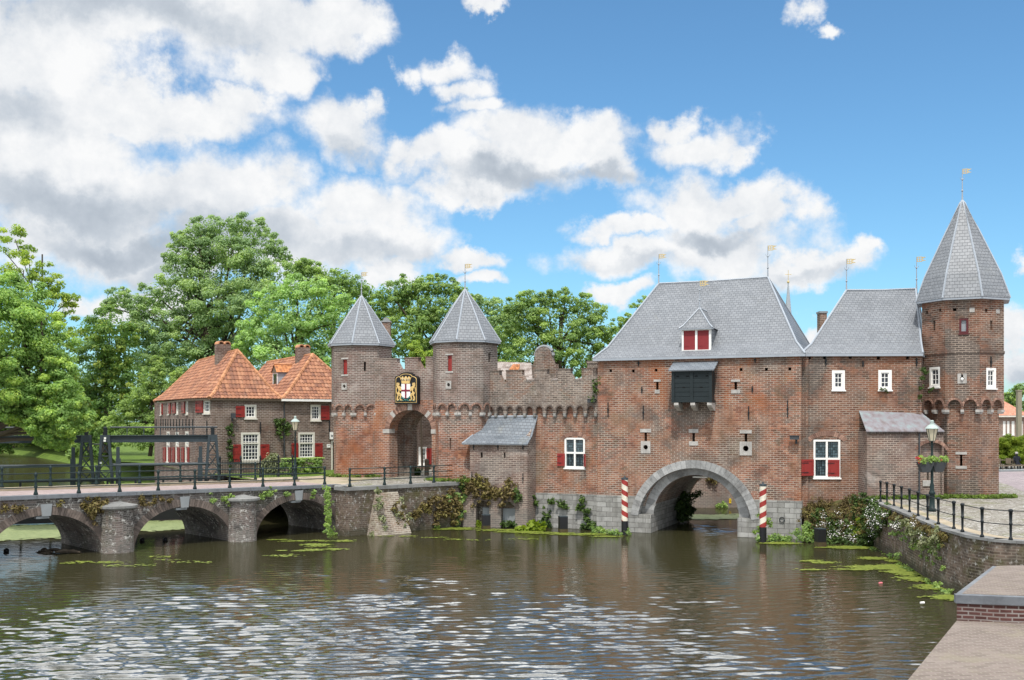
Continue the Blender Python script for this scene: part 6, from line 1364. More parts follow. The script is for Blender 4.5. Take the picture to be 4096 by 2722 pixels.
# ------------------------------------------------------------------ leaves
class Leaves:
    def __init__(s, seed=0, rough=0.5): s.rough = rough; s.rng = np.random.default_rng(seed); s.P = []; s.Nn = []; s.S = []; s.T = []
    def cluster(s, c, r, n, size, tone=0.5, up=0.35, flat=0.75, tv=0.2):
        g = s.rng.normal(0, 0.5, (n, 3)); ln = np.linalg.norm(g, axis=1, keepdims=True) + 1e-6; g *= np.minimum(1.0, 1.0 / ln); d = g / ln
        g = g * np.array([r, r, r * flat]); nr = d * 0.9 + s.rng.normal(0, s.rough, (n, 3)) + np.array([0, 0, up])
        s.P.append(np.array(c) + g); s.Nn.append(nr); s.S.append(size * s.rng.uniform(0.6, 1.3, n)); s.T.append(np.clip(tone + s.rng.normal(0, tv, n), 0, 1))
    def build(s, name, mat, parent=None, org=None, blade=0.6):
        P = np.concatenate(s.P); Nn = np.concatenate(s.Nn); S = np.concatenate(s.S); T = np.concatenate(s.T); n = len(P)
        Nn /= np.linalg.norm(Nn, axis=1, keepdims=True) + 1e-9; a = np.cross(Nn, s.rng.normal(0, 1, (n, 3))); a /= np.linalg.norm(a, axis=1, keepdims=True) + 1e-9; b = np.cross(Nn, a)
        o3 = np.array(org if org is not None else ORG[parent.name]); S = S[:, None]
        V = np.stack([P - a * S, P - b * S * blade + Nn * S * 0.12, P + a * S, P + b * S * blade + Nn * S * 0.12], 1).reshape(-1, 3) - o3
        me = bpy.data.meshes.new(name); me.vertices.add(4 * n); me.vertices.foreach_set('co', V.astype(np.float32).ravel())
        me.loops.add(4 * n); me.loops.foreach_set('vertex_index', np.arange(4 * n, dtype=np.int32)); me.polygons.add(n); me.polygons.foreach_set('loop_start', np.arange(0, 4 * n, 4, dtype=np.int32)); me.polygons.foreach_set('loop_total', np.full(n, 4, dtype=np.int32))
        at_ = me.attributes.new('tone', 'FLOAT', 'FACE'); at_.data.foreach_set('value', T.astype(np.float32)); me.materials.append(mat); me.update(calc_edges=True)
        ob = bpy.data.objects.new(name, me); COL.objects.link(ob)
        if parent: ob.parent = parent
        else: ob.location = o3
        ORG[ob.name] = Vector(o3); return ob
def tree(name, label, Y, blobs, mat, base, size, dens=1.0, seed=1, trunk_r=0.3, dy=1.0, group=None, clump=0.26, airy=False, zbase=2.5):
    """blobs: (px, py, r px) billows of the crown in the photograph, set at depth Y (spread in depth by dy)"""
    rng = np.random.default_rng(seed); L = Leaves(seed + 100, 0.34); size = size * 0.43
    bx = base if isinstance(base, (tuple, Vector)) else (at(base, 1680, Y).x, Y)
    root = thing(name, label, 'tree', (bx[0], bx[1], zbase), group); cs = []
    for (px, py, r) in blobs:
        rm = r / FPX * Y; yy = Y + rng.normal(0, 0.45) * rm * dy; c = np.array(at(px, py, yy)); cs.append((c, rm))
        nc = max(4, int(11 * dens * (1.0 if rm < 2 else (rm / 2) ** 0.9)))
        for i in range(nc):
            d = rng.normal(0, 1, 3); d /= np.linalg.norm(d)
            if d[1] > 0.3 and rng.random() < 0.5: d[1] = -d[1]
            rad = rm * rng.uniform(0.55, 1.0) ** 0.6; cc = c + d * rad * np.array([1, 1, 0.92]); cr = max(0.32, rm * clump * rng.uniform(0.7, 1.3))
            n = int(min(850, (34 if airy else 52) * dens * (cr / size) ** 1.45 / 3.0)) + 6
            L.cluster(cc, cr, n, size, float(np.clip(0.5 + rng.normal(0, 0.22), 0, 1)), up=0.5, flat=0.62)
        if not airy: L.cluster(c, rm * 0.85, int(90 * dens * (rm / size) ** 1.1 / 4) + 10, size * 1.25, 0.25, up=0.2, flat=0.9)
    L.build('crown', mat, root)
    q = MB(); b = Vector((bx[0], bx[1], zbase - 0.4)); cen = Vector(np.mean([c for c, _ in cs], 0)); top = cen.copy(); top.z = max(c[2] for c, _ in cs) - 1.0
    m1 = Vector((b.x * .75 + cen.x * .25 + rng.normal(0, .2), b.y * .7 + cen.y * .3, (b.z + cen.z) / 2)); q.tube([b, m1, cen, top], [trunk_r, trunk_r * 0.75, trunk_r * 0.45, 0.05], 8)
    for c, rm in cs:
        s0 = b.lerp(cen, rng.uniform(0.45, 0.95)); c = Vector(c); mm = s0.lerp(c, 0.55) + Vector((0, 0, 0.12 * rm)); q.tube([s0, mm, c], [trunk_r * 0.32, trunk_r * 0.2, 0.03], 5)
    q.build('trunk', BARK, root); return root
# left foreground tree hanging over the sluice
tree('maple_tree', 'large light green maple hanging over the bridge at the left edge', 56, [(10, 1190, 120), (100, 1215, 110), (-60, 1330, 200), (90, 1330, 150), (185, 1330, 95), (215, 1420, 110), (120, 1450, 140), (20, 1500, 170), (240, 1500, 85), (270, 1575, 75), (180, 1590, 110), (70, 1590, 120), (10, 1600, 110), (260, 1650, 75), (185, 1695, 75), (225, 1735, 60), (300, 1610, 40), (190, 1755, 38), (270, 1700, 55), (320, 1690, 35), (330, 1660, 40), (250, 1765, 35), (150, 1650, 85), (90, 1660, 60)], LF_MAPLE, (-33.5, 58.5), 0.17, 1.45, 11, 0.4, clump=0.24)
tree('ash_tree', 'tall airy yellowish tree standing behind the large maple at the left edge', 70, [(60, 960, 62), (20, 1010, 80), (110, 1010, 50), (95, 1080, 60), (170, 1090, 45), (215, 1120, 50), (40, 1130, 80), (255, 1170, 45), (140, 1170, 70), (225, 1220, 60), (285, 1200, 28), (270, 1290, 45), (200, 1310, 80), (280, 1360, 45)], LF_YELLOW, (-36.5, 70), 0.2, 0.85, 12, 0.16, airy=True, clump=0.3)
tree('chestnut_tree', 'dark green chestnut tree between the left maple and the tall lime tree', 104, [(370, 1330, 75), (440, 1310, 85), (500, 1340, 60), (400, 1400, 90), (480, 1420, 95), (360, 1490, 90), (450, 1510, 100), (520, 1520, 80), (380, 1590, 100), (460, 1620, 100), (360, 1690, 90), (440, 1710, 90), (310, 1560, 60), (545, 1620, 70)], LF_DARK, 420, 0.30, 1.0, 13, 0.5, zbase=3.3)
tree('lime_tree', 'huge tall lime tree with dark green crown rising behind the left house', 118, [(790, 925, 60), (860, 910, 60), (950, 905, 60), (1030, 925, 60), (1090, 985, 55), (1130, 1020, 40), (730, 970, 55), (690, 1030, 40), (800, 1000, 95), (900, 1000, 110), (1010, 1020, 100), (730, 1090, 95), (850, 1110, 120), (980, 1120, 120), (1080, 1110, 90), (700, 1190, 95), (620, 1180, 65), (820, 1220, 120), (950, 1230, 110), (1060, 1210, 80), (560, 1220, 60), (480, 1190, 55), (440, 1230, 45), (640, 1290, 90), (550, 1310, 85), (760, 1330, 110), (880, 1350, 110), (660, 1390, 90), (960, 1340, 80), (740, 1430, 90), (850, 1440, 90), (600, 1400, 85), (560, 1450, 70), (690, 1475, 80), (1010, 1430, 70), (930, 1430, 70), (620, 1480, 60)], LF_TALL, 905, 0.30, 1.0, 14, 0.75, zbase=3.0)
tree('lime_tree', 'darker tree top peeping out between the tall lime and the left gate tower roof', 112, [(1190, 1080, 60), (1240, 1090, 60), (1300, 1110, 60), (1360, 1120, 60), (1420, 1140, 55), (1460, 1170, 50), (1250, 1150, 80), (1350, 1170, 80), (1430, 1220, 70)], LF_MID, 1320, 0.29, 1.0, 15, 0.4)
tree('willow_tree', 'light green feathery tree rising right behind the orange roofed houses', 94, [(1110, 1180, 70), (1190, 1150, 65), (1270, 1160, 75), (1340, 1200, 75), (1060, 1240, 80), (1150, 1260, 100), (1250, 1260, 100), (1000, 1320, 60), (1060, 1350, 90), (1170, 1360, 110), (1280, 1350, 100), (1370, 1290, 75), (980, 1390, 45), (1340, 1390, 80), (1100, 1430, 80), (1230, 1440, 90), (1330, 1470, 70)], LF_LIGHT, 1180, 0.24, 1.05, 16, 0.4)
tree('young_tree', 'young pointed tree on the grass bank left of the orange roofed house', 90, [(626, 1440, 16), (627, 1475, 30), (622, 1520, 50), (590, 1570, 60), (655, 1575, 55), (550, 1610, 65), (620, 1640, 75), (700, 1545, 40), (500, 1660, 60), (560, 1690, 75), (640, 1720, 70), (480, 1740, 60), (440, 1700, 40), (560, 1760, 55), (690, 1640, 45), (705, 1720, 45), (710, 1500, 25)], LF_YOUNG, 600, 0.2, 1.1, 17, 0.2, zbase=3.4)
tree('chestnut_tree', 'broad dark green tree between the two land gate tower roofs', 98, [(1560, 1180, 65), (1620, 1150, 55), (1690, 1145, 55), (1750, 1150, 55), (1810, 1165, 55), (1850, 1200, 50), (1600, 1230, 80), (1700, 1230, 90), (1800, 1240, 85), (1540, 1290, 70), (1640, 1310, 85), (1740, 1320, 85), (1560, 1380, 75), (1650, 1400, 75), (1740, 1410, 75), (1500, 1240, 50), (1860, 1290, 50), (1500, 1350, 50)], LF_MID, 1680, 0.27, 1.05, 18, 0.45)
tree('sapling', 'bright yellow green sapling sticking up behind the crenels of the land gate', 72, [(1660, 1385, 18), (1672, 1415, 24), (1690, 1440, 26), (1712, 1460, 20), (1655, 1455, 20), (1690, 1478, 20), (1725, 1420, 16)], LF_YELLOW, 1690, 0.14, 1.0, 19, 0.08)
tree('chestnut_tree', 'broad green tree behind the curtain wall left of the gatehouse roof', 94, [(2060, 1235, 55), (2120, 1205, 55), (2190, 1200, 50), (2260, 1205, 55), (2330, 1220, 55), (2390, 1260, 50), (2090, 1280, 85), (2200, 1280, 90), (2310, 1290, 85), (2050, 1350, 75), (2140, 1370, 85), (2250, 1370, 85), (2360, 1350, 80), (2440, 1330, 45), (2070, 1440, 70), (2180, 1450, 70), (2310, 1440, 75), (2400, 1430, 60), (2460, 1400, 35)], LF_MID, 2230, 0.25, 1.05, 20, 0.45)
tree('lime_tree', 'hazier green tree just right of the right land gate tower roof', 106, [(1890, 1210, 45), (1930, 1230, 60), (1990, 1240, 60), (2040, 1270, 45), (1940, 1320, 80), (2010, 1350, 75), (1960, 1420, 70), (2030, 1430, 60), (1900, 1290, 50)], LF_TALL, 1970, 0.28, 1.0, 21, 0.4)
tree('ash_tree', 'distant thin tree showing beside the left slope of the gatehouse roof', 112, [(2500, 1275, 32), (2545, 1235, 34), (2575, 1215, 30), (2470, 1290, 26), (2530, 1300, 40), (2590, 1260, 30), (2600, 1320, 40), (2480, 1340, 35)], LF_YOUNG, 2540, 0.26, 0.9, 22, 0.25, airy=True)
# trees along the far river bank
for k, (lab, Y, bl, mt) in enumerate((('dark riverside tree far behind the left end of the sluice', 170, [(20, 1640, 90), (90, 1620, 80), (60, 1700, 90), (-60, 1650, 120), (-40, 1750, 70), (20, 1780, 45), (110, 1720, 70)], LF_DARK), ('dark riverside tree far behind the left lattice pylon', 186, [(180, 1640, 80), (250, 1660, 80), (200, 1720, 80), (300, 1720, 70), (140, 1770, 55), (240, 1780, 55), (330, 1640, 70)], LF_DARK), ('pale riverside bush at the foot of the grass bank', 140, [(330, 1790, 45), (390, 1780, 50), (290, 1810, 30), (450, 1780, 40)], LF_YOUNG))):
    tree('riverside_tree', lab, Y, bl, mt, bl[0][0] + 40, 0.42, 1.0, 40 + k, 0.4, zbase=2.0)
tree('dark_tree', 'dark tree trunked on the grass bank behind the lattice pylons', 112, [(350, 1760, 50), (300, 1740, 40), (400, 1800, 35), (330, 1700, 50), (420, 1760, 40)], LF_DARK, 360, 0.26, 1.0, 50, 0.3, zbase=3.2)
tree('street_tree', 'leafy tree far behind the street house at the right edge', 140, [(4030, 1590, 26), (4060, 1570, 30), (4095, 1560, 35), (4090, 1620, 45), (4050, 1610, 30)], LF_MID, 4080, 0.32, 1.0, 23, 0.3)
for k, (x0, lab) in enumerate(((4030, 'clipped bright green street tree nearest the octagonal tower'), (4100, 'clipped bright green street tree at the right edge of the street'))):
    tree('pruned_tree', lab, 84, [(x0 - 28, 1775, 24), (x0, 1765, 26), (x0 + 28, 1775, 24), (x0 - 30, 1810, 26), (x0, 1805, 28), (x0 + 28, 1810, 26), (x0 - 20, 1838, 18), (x0 + 14, 1840, 20)], LF_BRIGHT, x0 - 5, 0.13, 1.2, 24 + k, 0.13, group='clipped street trees', zbase=2.2)

# ------------------------------------------------------------------ plants on walls, banks and quay
def plants(name, label, cat, spots, mat, size, seed, flowers=None, petal=None, blade=0.5, fl_size=0.035):
    """spots: (centre, radius, leaves, tone)"""
    c0 = np.mean([np.array(s[0]) for s in spots], 0); L = Leaves(seed)
    rj = np.random.default_rng(seed + 500)
    for c, r, n, t in spots:
        L.cluster(c, r, n, size, t, up=0.3, flat=0.9)
        for k in range(3): L.cluster(tuple(np.array(c) + rj.normal(0, 0.75, 3) * np.array([r, r * .25, r * 1.1])), r * rj.uniform(.4, .75), max(5, int(n * .4)), size * rj.uniform(.7, 1), float(np.clip(t + rj.normal(0, .15), 0, 1)), up=0.3, flat=0.9)
    root = L.build(name, mat, None, tuple(c0), blade); tag(root, label, cat)
    if flowers:
        F = Leaves(seed + 1)
        for c, r, n in flowers: F.cluster(c, r * 1.15, int(n * 1.25), fl_size * 1.05, 0.5, up=0.6, flat=0.9)
        F.build('flower', petal or PETAL, root, None, 0.9)
    return root
def on_wall(W, items, d=0.12, n=90, tone=0.5, k=1.0): return [(tuple(W.pt(*W.uz(x, y), d)), r * k, int(n * (r / 0.3) ** 1.5), tone + random.uniform(-.2, .2)) for x, y, r in items]
T3 = TWs[2]
cvt = lambda f, L: [(*f(x, y), r) for x, y, r in L]
plants('creeper', 'brown withering creeper hanging on the shed wall above the niches', 'plant', on_wall(SHW, cvt(zb, [(960, 900, .25), (1080, 840, .22), (1160, 820, .2), (1180, 900, .3), (1080, 940, .3), (1260, 930, .28), (1340, 980, .3), (1240, 1010, .28), (1120, 1010, .25), (1430, 1000, .28), (1500, 960, .28), (1530, 890, .2), (1560, 1010, .25), (1480, 1060, .25), (1350, 1060, .22), (1000, 1000, .2), (1240, 1060, .2)])), LF_DRY, 0.10, 60)
plants('creeper', 'green creeper patches at both ends of the withering creeper on the shed wall', 'plant', on_wall(SHW, cvt(zb, [(950, 900, .2), (960, 950, .16), (1640, 1040, .25), (1650, 1090, .2), (1620, 990, .16), (980, 1040, .16)])), LF_IVY, 0.09, 61)
plants('creeper', 'brownish creeper spreading over the terrace wall beside the shed', 'plant', on_wall(T3, cvt(zb, [(780, 1000, .25), (820, 1080, .3), (700, 1090, .28), (600, 1080, .25), (520, 1120, .25), (440, 1170, .22), (860, 1180, .3), (740, 1180, .3), (620, 1180, .28), (500, 1210, .25), (380, 1230, .2), (840, 1280, .28), (720, 1280, .28), (600, 1290, .25), (330, 1300, .2), (820, 1370, .25), (600, 1400, .2)])), LF_DRY, 0.10, 62)
plants('creeper', 'green ivy and weeds in the corner of the terrace wall and the shed', 'plant', on_wall(T3, cvt(zb, [(860, 1040, .2), (890, 1120, .22), (900, 1200, .2), (800, 1040, .15), (890, 1290, .2), (860, 1380, .2), (940, 1100, .18), (600, 1430, .16), (750, 1060, .16)])), LF_MID, 0.09, 63)
plants('wall_plant', 'pale weeds growing on the bright battered buttress of the terrace wall', 'plant', on_wall(T3, cvt(z2, [(380, 1265, .18), (385, 1300, .2), (385, 1340, .2), (400, 1400, .2), (410, 1450, .22), (430, 1490, .2), (350, 1495, .25), (500, 1300, .12), (540, 1400, .15), (480, 1380, .18), (510, 1440, .16)]), d=0.55), LF_PALE, 0.085, 64)
plants('wall_plant', 'dry brown creeper on the right face of the battered buttress', 'plant', on_wall(T3, cvt(z2, [(470, 1350, .2), (500, 1380, .2), (530, 1430, .2), (545, 1395, .16), (480, 1420, .18), (520, 1340, .14)]), d=0.45), LF_DRY, 0.09, 65)
plants('wall_plant', 'green weeds hanging in the corner between bridge and terrace wall', 'plant', on_wall(TWs[0], cvt(z2, [(158 + 6 * math.sin(y * .2), y, .13) for y in range(1245, 1490, 14)] + [(170, 1480, .2), (205, 1480, .2), (195, 1455, .15), (185, 1490, .2)])) , LF_YOUNG, 0.07, 66)
cspots = cvt(z2, [(1240, 1320, .22), (1320, 1310, .22), (1390, 1340, .2), (1370, 1330, .2), (1485, 1310, .22), (1510, 1360, .2), (1470, 1350, .18), (1300, 1390, .22), (1300, 1430, .24), (1510, 1410, .24), (1540, 1440, .28), (1590, 1450, .28), (1560, 1470, .3), (1610, 1475, .25), (1490, 1450, .2), (1220, 1420, .18)])
plants('ivy', 'green ivy clumps growing on the stone base of the curtain wall', 'plant', on_wall(CW, cspots, d=0.2), LF_IVY, 0.10, 67)
p = onz(2117, 2126); plants('butterbur', 'large bright round leaves of a water plant beside the second niche', 'plant', [(tuple(p + Vector((dx, dy, dz))), 0.22, 26, 0.6) for dx, dy, dz in ((0, 0, .1), (.3, .1, .2), (-.25, .05, .12), (.55, .1, .1), (.1, .1, .38), (-.5, .1, .08), (.4, .1, .38), (.75, .2, .05))], LF_BRIGHT, 0.13, 68, blade=0.95)
p = onz(1975, 2110); plants('butterbur', 'bright round leaves of a water plant behind the left black stub', 'plant', [(tuple(p + Vector((dx, 0.1, dz))), 0.16, 18, 0.6) for dx, dz in ((0, .15), (.2, .1), (.4, .08), (-.9, .1), (-.75, .16), (.55, .14))], LF_BRIGHT, 0.10, 69, blade=0.95)
plants('waterside_weeds', 'weeds along the waterline in front of the second niche', 'plant', [(tuple(onz(x, 2112) + Vector((0, 0, .2))), .25, 70, .4) for x in (2020, 2045, 2065, 2150, 2165)], LF_IVY, 0.09, 70)
plants('ivy', 'dark bush of ivy on the inner wall of the arched passage', 'plant', [(tuple(G.pt(UC - 2.05 + dx, z, -d)), r, int(180 * (r / .4) ** 1.5), .3) for dx, z, d, r in ((0, 1.2, 5.6, .4), (0.05, 0.8, 5.9, .45), (0, 1.5, 6.3, .4), (0.05, .4, 5.8, .35), (.1, .8, 6.8, .45), (.05, 1.3, 7.2, .4), (0.1, .3, 6.8, .3), (-.1, 2.2, 5.6, .2), (.2, 1.0, 6.3, .3))], LF_IVY, 0.10, 71)
p1, p2 = onz(2490, 2143), onz(3060, 2170)
plants('waterside_weeds', 'weeds around the foot of the left striped pole', 'plant', [(tuple(p1 + Vector((dx, dy, .12))), .2, 60, .5) for dx, dy in ((-.3, .2), (.3, .3), (-.6, .4), (-1.0, .8), (-1.4, 1.0))], LF_MID, 0.08, 72)
plants('waterside_weeds', 'weeds around the foot of the right striped pole and along the stone base', 'plant', [(tuple(p2 + Vector((dx, dy, dz))), .22, 70, .5) for dx, dy, dz in ((-.2, .3, .15), (.4, .3, .15), (.8, .25, .15), (1.2, .2, .15), (.25, .45, 1.0), (-.1, .5, .6))], LF_MID, 0.09, 73)
# bank under the wing
mb = MB(); bx = [(14.98, 52.95), (15.6, 52.75), (16.4, 52.4), (17.2, 51.6), (17.75, 50.6)]; bt = [(15.0, 53.2, 1.75), (15.8, 53.2, 1.8), (16.6, 53.2, 1.95), (17.5, 53.0, 2.15), (18.0, 51.6, 2.2)]; bm_ = [(15.0, 51.9, -.2), (15.6, 51.5, -.2), (16.3, 51.0, -.2), (16.9, 50.3, -.2), (17.3, 49.8, -.2)]
for k in range(4):
    a, b = bm_[k], bm_[k + 1]; c, d = bt[k + 1], bt[k]; am = [(a[i] + d[i]) / 2 + (0, 0, .3)[i] for i in range(3)]; bm2 = [(b[i] + c[i]) / 2 + (0, 0, .3)[i] for i in range(3)]
    mb.poly([a, b, bm2, am]); mb.poly([am, bm2, c, d])
struct(mb.build('earth_bank', EARTH, smooth=True))
w5 = lambda L, Y0=51.0: [((*at(*z5(x, y), Y0 + dy),), r, int(100 * (r / .3) ** 1.5), t) for x, y, dy, r, t in L]
def bank_pt(f, v, lift=0.06):
    f = min(f, 3.999); k = int(f); t = f - k; A = Vector(bm_[k]).lerp(Vector(bm_[k + 1]), t); B = Vector(bt[k]).lerp(Vector(bt[k + 1]), t); mid = (A + B) / 2 + Vector((0, 0, .3))
    p = A.lerp(mid, v * 2) if v < .5 else mid.lerp(B, v * 2 - 1); return p + Vector((-.02, -.06, lift))
rb = np.random.default_rng(77)
plants('moss_cushion', 'dry brown grass and moss covering the bank under the wing wall', 'plant', [(tuple(bank_pt(rb.uniform(0, 4), rb.uniform(.25, 1.0))), rb.uniform(.16, .3), 60, rb.uniform(.1, .7)) for k in range(60)], LF_DRY, 0.07, 78, blade=0.3)
plants('bank_weeds', 'dark green weeds creeping over the bank under the wing wall', 'plant', [(tuple(bank_pt(rb.uniform(0.3, 4), rb.uniform(0.05, .75) if k % 2 else rb.uniform(0, .35))), rb.uniform(.15, .27), 60, rb.uniform(.2, .6)) for k in range(34)] + [(tuple(bank_pt(rb.uniform(3.0, 4), rb.uniform(0.2, 1))), .25, 80, .4) for k in range(16)], LF_IVY, 0.075, 98)
plants('daisy_clump', 'low white daisies at the waterline behind the third black stub', 'flowers', [(tuple(bank_pt(f, v)), .22, 60, .4) for f, v in ((1.0, .3), (1.3, .5), (1.5, .15), (2.0, .2), (2.3, .35), (2.6, .15), (2.8, .3), (1.8, .5))], LF_IVY, 0.07, 75,
  flowers=[(tuple(bank_pt(f, v, .2)), .26, n) for f, v, n in ((1.0, .3, 50), (1.2, .5, 60), (1.35, .35, 50), (1.5, .15, 50), (2.0, .2, 50), (2.3, .35, 60), (2.5, .15, 60), (2.75, .3, 80), (2.9, .12, 60), (2.2, .55, 40))], fl_size=0.026)
RQS = RQ[:1] + [tuple(p) for p in RQ[1:]]
def quay_pt(x, y, d=0.1):
    a = z5(x, y); k = (a[0] - CX) / FPX; best = None
    for p, q_ in zip(RQS, RQS[1:]):
        W = Wall(p, q_); den = W.t.x - k * W.t.y
        if abs(den) < 1e-6: continue
        u = (k * W.a.y - W.a.x) / den
        if -0.05 <= u <= W.L + 0.05:
            Y = W.a.y + u * W.t.y; z = HCAM + (HY - a[1]) / FPX * Y
            if -0.3 < z < 2.6 and (best is None or Y < best[0]): best = (Y, W.pt(u, z, d))
    return best[1] if best else None
def qspots(L, d=0.12, n=110): return [(tuple(p), r, int(n * (r / .25) ** 1.5), t) for p, r, t in ((quay_pt(x, y, d), r, t) for x, y, r, t in L) if p is not None]
qd = [(700, 590, .2, .5), (725, 600, .24, .4), (750, 620, .24, .5), (770, 640, .2, .4), (700, 640, .24, .4), (730, 650, .24, .4), (755, 665, .22, .4), (705, 690, .24, .3), (735, 700, .24, .3), (765, 690, .18, .4), (700, 740, .22, .3), (725, 750, .2, .3), (690, 790, .2, .3), (712, 570, .18, .5), (790, 640, .14, .5), (845, 700, .15, .5)]
plants('daisy_clump', 'mass of white daisies tumbling over the quay corner below the annex', 'flowers', qspots(qd, d=.16), LF_IVY, 0.08, 74, flowers=[(p, r * 1.1, int(42 * (1.4 if 600 < y < 720 else .5))) for (p, r, n, t), (x, y, _, _) in zip(qspots(qd, d=.26), qd)], fl_size=0.026)
plants('fern', 'bright green fern among the white daisies at the quay corner', 'plant', w5([(610, 730, -.3, .2, .7), (625, 750, -.4, .22, .7), (600, 760, -.3, .2, .6), (570, 715, .1, .14, .8), (650, 735, -.3, .18, .6), (615, 705, -.1, .15, .8)]), LF_BRIGHT, 0.11, 76, blade=0.3)
plants('waterside_weeds', 'weeds and grasses between the right striped pole and the third black stub', 'plant', w5([(270, 740, .9, .25, .4), (310, 720, 1, .28, .5), (340, 750, .8, .25, .4), (290, 770, .7, .22, .4), (330, 785, .6, .22, .4), (150, 770, 1.0, .2, .4), (320, 700, 1.1, .18, .6)]), LF_MID, 0.09, 77, blade=0.3)
plants('wall_plant', 'pale grey green wall plants hanging halfway along the quay wall', 'plant', qspots([(850, 660, .15, .5), (880, 690, .18, .5), (900, 680, .16, .4), (930, 720, .2, .5), (960, 740, .2, .5), (990, 735, .2, .6), (1000, 800, .22, .5), (1030, 800, .2, .5), (1065, 740, .2, .5), (1070, 770, .2, .6), (1060, 830, .16, .4), (980, 820, .16, .5), (940, 780, .16, .4), (900, 740, .14, .5), (1065, 880, .1, .3)]), LF_PALE, 0.06, 79, flowers=[(tuple(quay_pt(x, y, .2)), .2, 40) for x, y in ((860, 700), (950, 690), (990, 760)) if quay_pt(x, y) is not None], fl_size=0.025)
rq = np.random.default_rng(41)
plants('wall_moss', 'dry moss and small weeds fringing the top of the quay wall', 'plant', qspots([(x, 575 + (x - 730) * 0.43 + rq.uniform(8, 60) + (12 if x > 1100 else 0), rq.uniform(.06, .13), rq.uniform(.2, .7)) for x in np.linspace(745, 1110, 60)], d=.07, n=150), LF_DRY, 0.045, 99)
plants('wall_moss', 'green moss tufts scattered over the quay wall face', 'plant', qspots([(x, 600 + (x - 730) * 0.5 + rq.uniform(20, 170), rq.uniform(.05, .12), rq.uniform(.2, .7)) for x in np.linspace(790, 1090, 34)], d=.06, n=150), LF_MID, 0.04, 100)
plants('waterside_weeds', 'green weeds along the foot of the quay wall', 'plant', qspots([(720, 850, .2, .4), (745, 865, .2, .4), (770, 880, .18, .4), (820, 905, .18, .4), (870, 940, .25, .5), (900, 955, .28, .5), (925, 975, .2, .5), (960, 1000, .15, .4), (1000, 1020, .15, .4), (1040, 1040, .15, .5), (1080, 1060, .15, .5), (1110, 1080, .15, .6), (1135, 1080, .18, .6)], d=0.2), LF_MID, 0.07, 80)
# street-side grass
L = Leaves(81); rg = np.random.default_rng(5)
for k in range(150):
    th = rg.uniform(-1.1, 1.25); r = 2.0 + rg.uniform(0.05, .65); c = OT.c + (OT.tc * math.cos(th) + OT.rt * math.sin(th)) * r; L.cluster((c.x, c.y, 2.2 + .08), .16, 26, 0.10, rg.uniform(.3, .8), up=-0.1, flat=0.6)
for k in range(70):
    u = rg.uniform(0.2, AX.L); c = AX.pt(u, 2.28, rg.uniform(.1, .6)); L.cluster(tuple(c), .17, 28, 0.11, rg.uniform(.2, .6), up=-.1, flat=.6)
g = L.build('grass_tufts', LF_GRASSY, None, (22, 51, 2.2), 0.25); struct(g, 'stuff')
L = Leaves(82)
for O in (T1, T2):
    for k in range(60):
        th = rg.uniform(-1.3, 1.3); r = 1.9 + rg.uniform(0.05, .6); c = O.c + (O.tc * math.cos(th) + O.rt * math.sin(th)) * r; L.cluster((c.x, c.y, 2.68), .18, 24, 0.11, rg.uniform(.3, .8), up=-.1, flat=.6)
g = L.build('grass_tufts', LF_GRASSY, None, (-6, 63, 2.6), 0.25); struct(g, 'stuff')
plants('shrub', 'small green shrub at the foot of the passage wall under the archway', 'shrub', [((*at(1672, 1885, 66),), .3, 120, .4), ((*at(1665, 1895, 66),), .25, 80, .4)], LF_IVY, 0.09, 83)
plants('climbing_plant', 'ivy clump climbing the gatehouse corner beside the curtain wall', 'plant', on_wall(CW, cvt(z2, [(1548, 700, .18), (1560, 740, .2), (1545, 780, .16), (1575, 700, .14), (1580, 670, .14)]), d=.3), LF_IVY, 0.07, 84)
plants('climbing_plant', 'thin ivy strand in the corner between wing and octagonal tower', 'plant', [((*at(*z4(x, y), 52.6),), r, 40, .4) for x, y, r in ((885, 1240, .16), (880, 1290, .12), (870, 1350, .12), (865, 1400, .1), (900, 1260, .1), (935, 1355, .1))], LF_IVY, 0.06, 85)
plants('window_weed', 'small tuft of weeds under the right upper window of the wing', 'plant', [((*at(*z4(x, y), 52.9),), .08, 24, .4) for x, y in ((640, 1358), (665, 1362))], LF_IVY, 0.05, 86)
def bw_on(items, d=.12): return [(tuple(BW.pt(*BW.uz(*c), d)), r, int(90 * (r / .25) ** 1.5), t) for c, r, t in items]
z1 = conv(0, 1300, 1.568)
plants('wall_plant', 'greenish weeds on the bridge wall left of the first pier cap', 'plant', bw_on([(z1(540, 1140), .25, .5), (580, 0) and (z1(580, 1160), .28, .5), (z1(560, 1180), .22, .5), (z1(620, 1140), .25, .5), (z1(640, 1160), .2, .4), (z1(520, 1130), .15, .6), (z1(600, 1120), .2, .5), (z1(650, 1115), .15, .5)]), LF_DRY, 0.08, 87)
plants('wall_plant', 'small yellowish tufts over the left bridge arch', 'plant', bw_on([(z1(370, 1130), .12, .7), (z1(30, 1150), .2, .4), (z1(90, 1150), .18, .4), (z1(130, 1150), .14, .4)]), LF_DRY, 0.07, 88)
plants('wall_plant', 'fresh green weeds on the bridge wall beside the second pier cap', 'plant', bw_on([(z1(1420, 1095), .18, .7), (z1(1395, 1090), .14, .7), (z1(1660, 1060), .2, .5), (z1(1690, 1060), .15, .6), (z1(1330, 1100), .15, .6), (z1(1640, 1080), .15, .5), (z1(1790, 1060), .15, .5), (z1(1440, 1070), .12, .7), (z1(1960, 1050), .18, .5)]), LF_MID, 0.07, 89)
plants('wall_plant', 'dry brown weeds on the bridge wall over the middle arch', 'plant', bw_on([(z1(900, 1120), .2, .4), (z1(880, 1090), .15, .5), (z1(960, 1110), .15, .4), (z1(1010, 1095), .14, .4), (z1(1060, 1100), .14, .4)]), LF_DRY, 0.07, 90)
